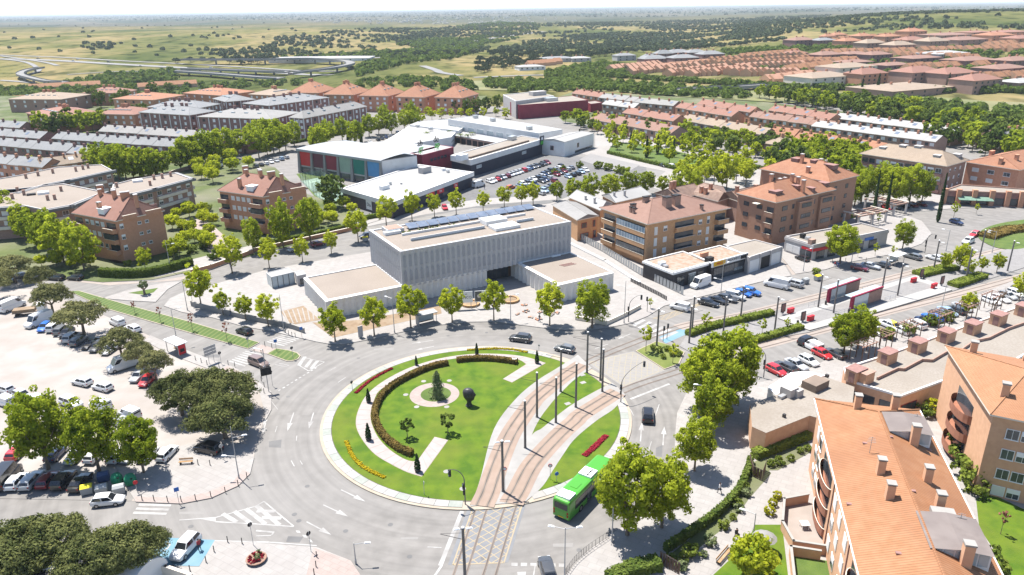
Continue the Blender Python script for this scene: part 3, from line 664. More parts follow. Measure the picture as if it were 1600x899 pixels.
def crown(rx, rz, nc, per, leaf, mat, cz, flat_bottom=0.0, cl=0.23, lumpy=0.25, umbrella=False, asp=1.0, shell=0.55):
    U = unit(nc)
    if umbrella: U[:, 2] = np.abs(U[:, 2])*1.0-0.12
    lob = 1+lumpy*np.sin(3.1*np.arctan2(U[:, 1], U[:, 0])+rng.uniform(0,6))*np.cos(2.3*U[:, 2]+rng.uniform(0,6))
    r = (shell+(1-shell)*rng.random(nc)**0.6)*lob
    cen = U*r[:, None]*np.array([rx, rx, rz])
    if flat_bottom: cen[:, 2] = np.maximum(cen[:, 2], -rz*flat_bottom)
    R_ = cl*rx*rng.uniform(0.7,1.25, nc)
    idx = np.repeat(np.arange(nc), per); D = unit(nc*per)
    if umbrella: D[:, 2] = np.abs(D[:, 2])*0.9+D[:, 2]*0.1
    C = cen[idx]+D*(R_[idx]*(0.55+0.45*rng.random(nc*per)))[:, None]*np.array([1,1,0.85])
    N_ = D*1.0+U[idx]*0.35+rng.normal(size=(nc*per, 3))*0.45
    C[:, 2] += cz
    return quads_mesh('crown', C, N_, leaf*rng.uniform(0.7,1.3, nc*per), mat, asp)
def trunk_mesh(h, r, spread, nb, top, lean=0.0):
    m = MB(); k = Vector((lean, 0, h)); m.path([(0,0,-0.1),(lean*.3,0, h*.5), k], [r*1.25, r, r*.8], 7)
    for i in range(nb):
        a = 2*math.pi*i/nb+random.uniform(-.4,.4); e = Vector((math.cos(a)*spread, math.sin(a)*spread, top*random.uniform(.75,1)))
        mid = k.lerp(e, .5)+Vector((math.cos(a), math.sin(a),0))*spread*.12
        m.path([k, mid, e], [r*.62, r*.4, r*.15], 5)
        for q in range(2):
            e2 = mid+Vector((random.uniform(-1,1), random.uniform(-1,1), random.uniform(.3,1)))*spread*.5
            m.path([mid, e2], [r*.3, r*.1], 4)
    return m.mesh('trunk', ['bark'])
class Tree:
    """a kind of tree: several crowns on trunks, copied for each tree of the kind"""
    def __init__(s, name, cat_, h, variants): s.name = name; s.cat = cat_; s.h = h; s.v = variants
    def put(s, p, h, label, group, var=None, wide=1.0):
        v = random.choice(s.v) if var is None else s.v[var]
        k = h/s.h
        o = thing(s.name, label, s.cat, p, random.uniform(0,6.28), group); o.scale = (k*wide, k*wide, k)
        for nm, me in v: obj(nm, me, o)
        return o
def variants(n, f): return [f(i) for i in range(n)]
plane_big = Tree('plane_tree', 'tree', 10.0, variants(3, lambda i: [('trunk', trunk_mesh(2.6,.2,2.6,6,7.4)),('crown', crown(3.2,3.8,200,52,.255, 'leaf_plane', 6.0, lumpy=.3, cl=.22))]))
plane_mid = Tree('plane_tree', 'tree', 8.0, variants(3, lambda i: [('trunk', trunk_mesh(2.6,.13,1.6,5,5.8)),('crown', crown(2.45,2.75,120,40,.25, 'leaf_lime', 5.2, lumpy=.36, cl=.21))]))
plane_dark = Tree('plane_tree', 'tree', 9.0, variants(3, lambda i: [('trunk', trunk_mesh(2.2,.17,2.1,5,6.2)),('crown', crown(3.2,3.5,110,30,.36, 'leaf_plane', 5.5, lumpy=.32, cl=.22))]))
far_tree = Tree('leafy_tree', 'tree', 8.0, variants(4, lambda i: [('trunk', trunk_mesh(1.8,.16,1.6,3,5)),('crown', crown(3.1,3.0,42,11,.85,('leaf_plane', 'leaf_dark', 'leaf_plane', 'leaf_dark')[i], 5.0, lumpy=.25))]))
lime_far = Tree('leafy_tree', 'tree', 7.0, variants(3, lambda i: [('trunk', trunk_mesh(1.8,.13,1.4,3,4.6)),('crown', crown(2.5,2.6,42,11,.68, 'leaf_lime', 4.4, lumpy=.25))]))
dark_tree = Tree('leafy_tree', 'tree', 9.0, variants(2, lambda i: [('trunk', trunk_mesh(2.0,.2,2,4,6)),('crown', crown(3.2,3.7,70,14,.6, 'leaf_dark', 5.3))]))
young = Tree('young_tree', 'tree', 5.0, variants(2, lambda i: [('trunk', trunk_mesh(2.1,.055,.7,4,3.8)),('crown', crown(1.15,1.45,26,14,.3, 'leaf_lime', 3.5, lumpy=.3))]))
young_green = Tree('young_tree', 'tree', 3.0, variants(2, lambda i: [('trunk', trunk_mesh(.9,.06,.5,4,2.2)),('crown', crown(.95,1.0,30,16,.24, 'leaf_dark', 2.0, lumpy=.2))]))
copper = Tree('copper_sapling', 'tree', 4.5, variants(2, lambda i: [('trunk', trunk_mesh(1.7,.04,.5,5,4.2)),('crown', crown(.7,1.2,16,9,.22, 'leaf_red', 3.1, lumpy=.3))]))
pine = Tree('umbrella_pine', 'pine', 7.0, variants(3, lambda i: [('trunk', trunk_mesh(2.6,.24,2.4,6,5.2,.3)),('crown', crown(3.6,2.9,100,80,.3, 'leaf_pine', 4.0, umbrella=True, cl=.27, lumpy=.2, asp=.5, shell=.6))]))
pine_dark = Tree('umbrella_pine', 'pine', 7.0, variants(3, lambda i: [('trunk', trunk_mesh(2.4,.26,2.4,6,5.2,.3)),('crown', crown(3.9,3.4,130,95,.29, 'leaf_pine_dark', 3.5, umbrella=True, cl=.25, lumpy=.2, asp=.5, shell=.62))]))
shrubby = Tree('shrub', 'shrub', 1.5, variants(2, lambda i: [('stems', trunk_mesh(.2,.05,.4,4,.8)),('foliage', crown(.85,.75,36,16,.2, 'leaf_hedge', .72, cl=.3, lumpy=.1))]))
shrub_yellow = Tree('clipped_bush', 'shrub', 1.5, variants(1, lambda i: [('stems', trunk_mesh(.2,.05,.3,4,.7)),('foliage', crown(.78,.74,60,18,.15, 'leaf_yellow', .74, cl=.22, lumpy=.02, shell=.8))]))
shrub_olive = Tree('shrub', 'shrub', 1.5, variants(2, lambda i: [('stems', trunk_mesh(.2,.05,.4,4,.8)),('foliage', crown(.85,.75,36,16,.2, 'leaf_olive', .72, cl=.3, lumpy=.2))]))
olive_tree = Tree('olive_tree', 'tree', 4.0, variants(1, lambda i: [('trunk', trunk_mesh(1.3,.3,.9,5,2.8)),('crown', crown(1.25,1.0,45,22,.26, 'leaf_olive', 2.9, lumpy=.15))]))
garden_tree = Tree('garden_tree', 'tree', 5.0, variants(2, lambda i: [('trunk', trunk_mesh(1.5,.1,1.2,5,3.2)),('crown', crown(2.2,1.6,110,22,.3, 'leaf_lime', 3.3, lumpy=.15))]))
magnolia = Tree('conifer', 'tree', 6.0, [[('trunk', trunk_mesh(4.6,.1,.3,3,5)),('crown', quads_mesh('crown', *(lambda z, a, r: (np.stack([r*np.cos(a), r*np.sin(a), z], 1), np.stack([np.cos(a), np.sin(a),.35+0*a], 1)+rng.normal(size=(len(a),3))*.35))(*(lambda u, a: ((.15+5.8*u), a, (1-u)**.5*1.3*(.4+.7*rng.random(len(u)))*(1+.35*np.sin(a*3+u*9))))(rng.random(1300)**1.1, rng.random(1300)*6.283)),.26*rng.uniform(.7,1.3,1300), 'leaf_olive'))]])
def column_mesh(h, r, n, mat, leaf, peak=0.35):
    u = rng.random(n); a = rng.random(n)*6.283; rr = r*np.minimum(1,(u/.08+.3))*np.where(u > peak, (1-(u-peak)/(1-peak))**.75,1)*(.75+.3*rng.random(n))
    return quads_mesh('crown', np.stack([rr*np.cos(a), rr*np.sin(a), u*h+.15], 1), np.stack([np.cos(a), np.sin(a),.5+0*a], 1)+rng.normal(size=(n, 3))*.4, leaf*rng.uniform(.7,1.3, n), mat)
cypress = Tree('cypress', 'cypress', 9.0, variants(2, lambda i: [('trunk', trunk_mesh(8,.1,.1,3,8.6)),('crown', column_mesh(9,.75,900, 'leaf_cypress', .42))]))
def pot_conifer(p, h, label, group):
    o = thing('potted_conifer', label, 'conifer', p, 0, group)
    k = h/2.6; o.scale = (k, k, k)
    if not hasattr(pot_conifer, 'm'):
        pot_conifer.m = (MB().lathe([(.34,0),(.46,.5),(.4,.52)], 10).mesh('pot', ['iron']), column_mesh(2.15,.42,420, 'leaf_cypress', .2,.1))
    obj('pot', pot_conifer.m[0], o); obj('crown', pot_conifer.m[1], o, (0,0,.42)); return o
def hedge(name, px, width, h, label, cat_='hedge', mat='leaf_hedge', z=0.13, leaf=.26, dens=34, group=None, world=None, base=True):
    """a clipped hedge along a line: a leafy skin on a solid core"""
    ln = world or [P(x, y, z) for x, y in px]
    ln = [Vector((q[0], q[1])) for q in ln]
    if len(ln) > 2: ln = cat(ln, 5)
    Cs = []; Ns = []
    m = MB()
    for i in range(len(ln)-1):
        a, b = ln[i], ln[i+1]; d = (b-a); L = d.length
        if L < 1e-3: continue
        d /= L; nn = Vector((-d.y, d.x))
        k = max(4, int(L*(width+2*h)*dens/ (leaf/.26)**2))
        t = rng.random(k)*L; s = rng.random(k)*(width+2*h)
        off = np.where(s < h, -width/2, np.where(s > h+width, width/2, s-h-width/2)); zz = np.where(s < h, s, np.where(s > h+width, s-h-width, h))
        off = off+rng.normal(size=k)*.07; zz = zz+rng.normal(size=k)*.07
        Cs.append(np.stack([a.x+d.x*t+nn.x*off, a.y+d.y*t+nn.y*off, z+zz], 1))
        nz = np.where((s >= h) & (s <= h+width),1.0,0.25); side = np.where(s < h, -1.0, np.where(s > h+width, 1.0,0.0))
        Ns.append(np.stack([nn.x*side, nn.y*side, nz], 1)+rng.normal(size=(k, 3))*.4)
        c = (a+b)/2; m.box((c.x, c.y, z+h*.46),(L+.05, width*.86, h*.92), math.atan2(d.y, d.x))
    # open ends
    for p, q in ((ln[0], ln[1]),(ln[-1], ln[-2])):
        d = (p-q).normalized(); nn = Vector((-d.y, d.x)); k = max(6, int(width*h*dens)); o_ = (rng.random(k)-.5)*width; zz = rng.random(k)*h
        Cs.append(np.stack([p.x+nn.x*o_+0*zz, p.y+nn.y*o_+0*zz, z+zz], 1)); Ns.append(np.stack([d.x+0*zz, d.y+0*zz, .3+0*zz], 1)+rng.normal(size=(k, 3))*.4)
    C = np.concatenate(Cs); base_ = np.array([ln[0].x, ln[0].y, z]); C = C-base_
    root = thing(name, label, cat_, (ln[0].x, ln[0].y, z),0, group)
    me = quads_mesh('foliage', C, np.concatenate(Ns), leaf*rng.uniform(.7,1.3, len(C)), mat); obj('foliage', me, root)
    m.v = [(x-ln[0].x, y-ln[0].y, zz-z) for x, y, zz in m.v]
    m.build('stems', [mat], root)
    return root

# ---------------------------------------------------------------- vehicles
PAINT = {'white': (.62,.62,.61), 'silver': (.34,.35,.36), 'grey': (.12,.125,.13), 'dark grey': (.05,.052,.056), 'black': (.014,.014,.016), 'blue': (.025,.12,.42), 'dark blue': (.018,.03,.075), 'red': (.42,.02,.025), 'dark red': (.14,.012,.02), 'brown': (.17,.12,.10), 'orange': (.5,.1,.02), 'pale blue': (.25,.33,.42), 'yellow': (.6,.45,.03)}
for k, c in PAINT.items():
    mk('car_'+k, c, rough=0.28, spec=0.5, metal=0.0)
    MAT['car_'+k].node_tree.nodes['Principled BSDF'].inputs['Coat Weight'].default_value = 0.5
mk('car_glass', (.016,.018,.022), rough=.08, spec=.7)
SHAPES = {  # length, width, height, hood z, belt z, tail z, x of windscreen base/top, x of rear window top/base, tail x
    'hatchback': (4.1,1.76,1.47,.86,.93,.95,.95,.28,-1.55,-1.93),
    'saloon': (4.6,1.8,1.44,.84,.92,.98,.92,.22,-1.05,-1.72),
    'estate': (4.65,1.82,1.48,.86,.94,.98,.95,.25,-1.75,-2.2),
    'SUV': (4.5,1.87,1.68,1.0,1.06,1.08,1.02,.42,-1.75,-2.12),
    'people carrier': (4.7,1.86,1.72,.98,1.04,1.05,1.35,.45,-1.95,-2.26),
    'small van': (4.4,1.82,1.84,1.02,1.08,1.1,1.2,.62,-2.0,-2.14),
    'large van': (5.9,2.05,2.55,1.25,1.35,1.4,2.05,1.3,-2.82,-2.9),
}
_cm = {}
def car_meshes(kind):
    if kind in _cm: return _cm[kind]
    L, W, H, hz, bz, tz, wx0, wx1, rx1, rx0 = SHAPES[kind]; hw = W/2; h2 = L/2
    van = 'van' in kind and kind != 'x'
    m = MB(); st = []
    # stations: x, bottom z, shoulder z, half width
    for x, zb, zt, w in ((-h2,.42, tz*.80, hw*.80),(-h2+.06,.26, tz*.97, hw*.90),(-h2+.35,.2, tz, hw*.985),(rx0+.3,.2,(tz+bz)/2, hw),(-.2,.2, bz, hw),(wx0,.2, hz+.04, hw*.99),(h2-.55,.2, hz*.93, hw*.95),(h2-.15,.24, hz*.80, hw*.86),(h2,.36, hz*.60, hw*.70)):
        st.append([(x, -w*.86, zb),(x, -w, zb+.14),(x, -w, (zb+zt)/2+.08),(x, -w*.94, zt-.05),(x, -w*.82, zt),(x, 0, zt+.035),(x, w*.82, zt),(x, w*.94, zt-.05),(x, w, (zb+zt)/2+.08),(x, w, zb+.14),(x, w*.86, zb)])
    n = len(st[0]); vs = [v for s in st for v in s]
    fs = [(i*n+k, i*n+k+1,(i+1)*n+k+1,(i+1)*n+k) for i in range(len(st)-1) for k in range(n-1)]
    fs += [tuple(range(n)), tuple(range((len(st)-1)*n+n-1,(len(st)-1)*n-1,-1))]
    m.add(vs, [f[::-1] for f in fs])
    # cabin: base ring at the belt, roof ring; slightly crowned roof
    bw, rw = hw*.9, hw*(.74 if not van else .86); zr = H
    B = [(rx0,-bw*.94, tz-.02),(wx0,-bw*.93, hz),(wx0, bw*.93, hz),(rx0, bw*.94, tz-.02)]
    Tp = [(rx1,-rw*.94, zr-.06),(wx1,-rw*.95, zr-.04),(wx1, rw*.95, zr-.04),(rx1, rw*.94, zr-.06)]
    mx = ((rx1+wx1)/2,0, zr)
    mid = [((rx1+wx1)/2,-rw, zr-.02),((rx1+wx1)/2, rw, zr-.02)]
    bm_ = [((rx0+wx0)/2,-bw, bz-.02),((rx0+wx0)/2, bw, bz-.02)]
    V = B+Tp+mid+bm_+[(rx1+.25,0, zr-.01),(wx1-.25,0, zr+.0)]
    m.add(V, [(0,10,8,4),(10,1,5,8),(2,11,9,6),(11,3,7,9),(1,2,6,5),(3,0,4,7),(4,8,12),(8,5,13),(8,13,12),(4,12,7),(5,6,13),(9,7,12),(6,9,13),(9,12,13)])
    def win(q, ax, off=.016, s=.84, sz=.80):
        c = sum((Vector(v) for v in q), Vector())/len(q); nrm = (Vector(q[1])-Vector(q[0])).cross(Vector(q[2])-Vector(q[1])).normalized()
        if nrm.dot(c-Vector((0,0,.6))) < 0: nrm = -nrm
        out = []
        for v in q:
            d = Vector(v)-c; out.append(c+Vector((d.x*(s if ax != 'x' else .9), d.y*(s if ax == 'y' else .92), d.z*sz))+nrm*off)
        return MB().add(out, [(0,1,2,3)])
    parts = {'windscreen': [win([V[1], V[2], V[6], V[5]], 'y', s=.9, sz=.86)], 'rear_window': [win([V[3], V[0], V[4], V[7]], 'y', s=.86, sz=.7)], 'side_window': []}
    if not ('van' in kind):
        for a in ((0,10,8,4),(2,11,9,6),(10,1,5,8),(11,3,7,9)): parts['side_window'].append(win([V[i] for i in a], 's', s=.88, sz=.74))
    else:
        parts['rear_window'] = [win([V[3], V[0], V[4], V[7]], 'y', s=.8, sz=.34)]
        for a in ((10,1,5,8),(2,11,9,6)):
            q = [Vector(V[i]) for i in a]
            f = [q[1].lerp(q[0], .42), q[1], q[2], q[2].lerp(q[3], .55)] if a[0] == 10 else [q[0], q[0].lerp(q[1], .42), q[3].lerp(q[2], .55), q[3]]
            parts['side_window'].append(win(f, 's', s=.82, sz=.6))
    out = {'body': m}
    wl = []
    r = .31 if kind not in ('SUV', 'large van') else .36
    wm = MB().tube((0,-.11,0),(0,.11,0), r, r, 12); wr = MB().tube((0,-.125,0),(0,.125,0), r*.6, r*.6,8)
    out['wheel'] = wm.mesh('tyre', ['tyre']); out['rim'] = wr.mesh('rim', ['rim'])
    out['wheels'] = [(x, y, r) for x in (h2-.86,-h2+.82) for y in (-hw+.1, hw-.1)]
    out['glass'] = {k: [w_.mesh(k, ['car_glass']) for w_ in v] for k, v in parts.items()}
    hl = MB().box((0,0,0),(.12,.34,.14)).mesh('headlight', ['lamp_clear']); tl = MB().box((0,0,0),(.1,.22,.2)).mesh('taillight', ['lamp_red'])
    out['lamps'] = [('headlight', hl, (h2-.1, s*hw*.62, hz*.66)) for s in (-1,1)]+[('taillight', tl, (-h2+.05, s*hw*.74, tz*.78)) for s in (-1,1)]
    out['plate'] = None
    _cm[kind] = out; return out
_cb = {}; _proto = {}
def car_proto(kind, col, full):
    key = (kind, col, full)
    if key in _proto: return _proto[key]
    M = car_meshes(kind)
    if (kind, col) not in _cb: _cb[(kind, col)] = M['body'].mesh('body', ['car_'+col])
    nm = {'small van': 'delivery_van', 'large van': 'delivery_van', 'people carrier': 'parked_car'}.get(kind, 'parked_car')
    parts = [('body', _cb[(kind, col)], (0,0,0), None)]
    for k, l in M['glass'].items():
        for me in l: parts.append((k, me, (0,0,0), None))
    for w_ in M['wheels']: parts.append(('wheel', M['wheel'], w_, M['rim']))
    if full:
        for a, b, c in M['lamps']: parts.append((a, b, c, None))
    _proto[key] = (nm, parts); return _proto[key]
def car(kind, col, at, to=None, label='', group=None, rz=None, z=0.02, full=True, name=None):
    p = at if isinstance(at, Vector) else P(*at, z)
    if rz is None:
        q = P(*to, z); rz = math.atan2(q.y-p.y, q.x-p.x)
    nm, parts = car_proto(kind, col, full)
    o = thing(name or nm, label, 'van' if 'van' in kind else 'car', (p.x, p.y, z), rz, group)
    for n_, me, loc, sub in parts:
        c = obj(n_, me, o, loc)
        if sub and full: obj('rim', sub, c)
    return o

# ---------------------------------------------------------------- street furniture
def posts(name, spots, make, label, cat_, group, z=0.13):
    """the same thing at several photo spots"""
    first = None
    for s in spots:
        p = P(s[0], s[1], s[2] if len(s) > 2 else z); rz = s[3] if len(s) > 3 else 0.0
        if first is None:
            first = thing(name, label, cat_, p, rz, group); make(first)
        else: dup(first, p, rz)
    return first
def pole_parts(o, h=8.0, r=.19, head=True):
    MB().lathe([(r*1.25,0),(r*1.2,.12),(r, .2),(r*.82, h)], 8).build('pole', ['pole_grey'], o)
    MB().lathe([(r*.95,0),(r*.9,.1),(.02,.18)], 8).build('cap', ['frame_white'], o, (0,0, h))
def arm_lamp(o, h, ang_, L=.9, mat='galv'):
    d = Vector((math.cos(ang_), math.sin(ang_),0)); a = MB().tube((0,0, h), d*L+Vector((0,0, h+.12)),.045,.04,5).build('lamp_arm', [mat], o)
    c = d*(L+.3); MB().box((c.x, c.y, h+.15),(.75,.26,.12), ang_, 0,.7).build('lamp_head', ['white'], o)
def lamp_post(p, h, arms, label, group=None, r=.085, L=1.3, mat='galv'):
    o = thing('lamp_post', label, 'street lamp', p, 0, group)
    MB().lathe([(r*1.5,0),(r*1.4,.5),(r, .6),(r*.55, h+.1)], 8).build('pole', [mat], o)
    for hh, an in arms: arm_lamp(o, hh, an, L, mat)
    return o
def sign_post(p, h, face, shape, colour, label, group=None, size=.62):
    """face: heading the plate looks along"""
    o = thing('road_sign', label, 'road sign', p, face, group)
    MB().tube((0,0,0),(0,0, h),.035, n=6).build('post', ['galv'], o)
    if shape == 'round': MB().tube((.04,0, h-size*.5),(.075,0, h-size*.5), size/2, n=16).build('plate', [colour], o)
    else: MB().box((.06,0, h-size*.5),(.03, size, size)).build('plate', [colour], o)
    return o
def traffic_light(p, face, label, group=None, mast=0.0, mdir=0.0, h=3.2):
    o = thing('traffic_light', label, 'traffic light', p, face, group)
    def head(z, x=0.0, y=0.0, s=1.0):
        c = MB().box((.16+x, y, z),(.26*s, .3*s, .95*s)).build('signal_head', ['dark'], o)
        for k in (-1,0,1): MB().tube((.29*s+x, y, z+k*.28*s),(.34*s+x, y, z+k*.28*s),.1*s, n=8).build('lens', ['glass_blue' if k else 'iron'], c)
    if not mast:
        MB().tube((0,0,0),(0,0, h),.06, n=7).build('pole', ['iron'], o); head(h-.3)
    else:
        pts = [(0,0,0),(0,0,3.6)]
        for i in range(1,9):
            t = i/8; a = t*math.pi/2
            pts.append((math.cos(mdir)*mast*(1-math.cos(a)), math.sin(mdir)*mast*(1-math.cos(a)),3.6+2.2*math.sin(a)))
        MB().path(pts, [.09,.075]+[.065-.004*i for i in range(8)], 7).build('mast', ['pole_grey'], o)
        e = pts[-1]; head(e[2]-.55, e[0]-.16, e[1], 1.05); head(2.9); head(1.9, s=.7)
    return o
def bollards(spots, label, group, z=0.13, h=.9):
    def mkb(o):
        MB().lathe([(.075,0),(.06,.1),(.055, h*.86),(.07, h*.9),(.05, h)], 8).build('post', ['iron'], o)
    return posts('bollard', spots, mkb, label, 'bollard', group, z)
def ring_pts(px, n):
    """n spots evenly spaced along a photo line"""
    ps = [Vector((x, y)) for x, y in px]; d = [0]
    for i in range(1, len(ps)): d.append(d[-1]+(ps[i]-ps[i-1]).length)
    out = []
    for k in range(n):
        t = d[-1]*k/max(1, n-1); i = max(j for j in range(len(d)) if d[j] <= t+1e-6); i = min(i, len(ps)-2)
        out.append(tuple(ps[i].lerp(ps[i+1], (t-d[i])/(d[i+1]-d[i]))))
    return out
def person(p, rz, label, top, legs, h=1.7, stride=.28, bag=None, sit=False):
    """a walking figure, skinned over a skeleton so that limbs join and taper"""
    me = bpy.data.meshes.new('body'); k = h/1.7
    V = {'pel': (0,0,.93), 'sp': (0,0,1.15), 'ch': (.01,0,1.36), 'nk': (.02,0,1.48), 'hd': (.04,0,1.58), 'tp': (.045,0,1.69)}
    for s, nm in ((1, 'l'),(-1, 'r')):
        f = stride*s
        V.update({'h'+nm: (0,.1*s, .9), 'k'+nm: (f*.5+.05,.1*s, .5), 'a'+nm: (f*.9-.06,.1*s, .09), 't'+nm: (f*.9+.12,.11*s, .04), 's'+nm: (0,.19*s, 1.40), 'e'+nm: (-f*.35-.02,.24*s, 1.13), 'w'+nm: (-f*.6+.1,.23*s, .90), 'f'+nm: (-f*.6+.16,.22*s, .80)})
    rad = {'pel': .15, 'sp': .13, 'ch': .155, 'nk': .06, 'hd': .095, 'tp': .07, 'h': .095, 'k': .065, 'a': .045, 't': .04, 's': .065, 'e': .048, 'w': .035, 'f': .03}
    ks = list(V); E = [('pel', 'sp'),('sp', 'ch'),('ch', 'nk'),('nk', 'hd'),('hd', 'tp')]
    for nm in 'lr': E += [('pel', 'h'+nm),('h'+nm, 'k'+nm),('k'+nm, 'a'+nm),('a'+nm, 't'+nm),('ch', 's'+nm),('s'+nm, 'e'+nm),('e'+nm, 'w'+nm),('w'+nm, 'f'+nm)]
    me.from_pydata([tuple(c*k for c in V[q]) for q in ks], [(ks.index(a), ks.index(b)) for a, b in E], [])
    o = bpy.data.objects.new('tmp', me); COL.objects.link(o)
    bpy.context.view_layer.objects.active = o
    sk = o.modifiers.new('s', 'SKIN'); o.modifiers.new('d', 'SUBSURF').levels = 1
    for i, q in enumerate(ks):
        r = rad.get(q, rad.get(q[0], .05))*k; me.skin_vertices[0].data[i].radius = (r, r*(1.2 if q in ('ch', 'pel', 'sp') else 1)); me.skin_vertices[0].data[i].use_root = q == 'pel'
    dg = bpy.context.evaluated_depsgraph_get(); bm_ = bpy.data.meshes.new_from_object(o.evaluated_get(dg)); bpy.data.objects.remove(o)
    bm_.name = 'body'; bm_.materials.clear()
    for q in (top, legs, 'skin', 'dark'): bm_.materials.append(MAT[q])
    for f in bm_.polygons:
        z = f.center.z/k; y = abs(f.center.y)/k
        f.material_index = 3 if z < .1 else 1 if (z < .92 and y < .185) else 2 if (z > 1.47 or (y > .17 and z < 1.0)) else 0
        f.use_smooth = True
    root = thing('person', label, 'person', p, rz)
    obj('body', bm_, root)
    MB().lathe([(.06,-.03),(.107,.03),(.10,.1),(.04,.145)], 10).build('hair', ['hair'], root, (.02*k, 0,1.585*k))
    if bag: MB().box((.1,.3*k, .72*k),(.3,.12,.3)).build('bag', [bag], root)
    return root
# ---------------------------------------------------------------- buildings
_wm = {}
def window_meshes(w_, h, kind):
    key = (round(w_, 2), round(h, 2), kind)
    if key in _wm: return _wm[key]
    fr = MB(); pn = MB()
    t = .09
    if kind == 'shutter':
        fr.b2(-w_/2, w_/2,-.07,.0,0, h); pn.b2(-w_/2+t, w_/2-t, -.085,-.02, t, h-t); res = (fr.mesh('window', ['frame_white']), pn.mesh('roller_shutter', ['shutter']), 'roller_shutter')
    elif kind == 'half':
        fr.b2(-w_/2, w_/2,-.07,.0,0, h); fr.b2(-w_/2+t, w_/2-t, -.09,-.0, h*.55, h-t); pn.b2(-w_/2+t, -.03,-.085,-.02, t, h*.55); pn.b2(.03, w_/2-t, -.085,-.02, t, h*.55)
        res = (fr.mesh('window', ['frame_white']), pn.mesh('pane', ['glass']), 'pane')
    elif kind in ('dark', 'red', 'blue', 'pale'):
        f = {'dark': 'iron', 'red': 'brick_dark', 'blue': 'frame_white', 'pale': 'frame_white'}[kind]; g = {'dark': 'glass', 'red': 'glass', 'blue': 'glass_blue', 'pale': 'glass_pale'}[kind]
        if kind == 'red': MAT.get('window_red') or mk('window_red', (.28,.03,.035)); f = 'window_red'
        fr.b2(-w_/2, w_/2,-.06,.0,0, h); n = max(1, round(w_/1.0)); g_ = (w_-2*t)/n
        for i in range(n): pn.b2(-w_/2+t+i*g_+.03,-w_/2+t+(i+1)*g_-.03,-.08,-.02, t, h-t)
        res = (fr.mesh('window', [f]), pn.mesh('pane', [g]), 'pane')
    else:
        fr.b2(-w_/2, w_/2,-.07,.0,0, h); fr.b2(-w_/2-.06, w_/2+.06,-.13,.0,-.06,0.02)
        pn.b2(-w_/2+t, -.03,-.085,-.02, t, h-t); pn.b2(.03, w_/2-t, -.085,-.02, t, h-t)
        res = (fr.mesh('window', ['frame_white']), pn.mesh('pane', ['glass']), 'pane')
    _wm[key] = res; return res
def quad3(L, C, Rr): return [L, C, Rr]
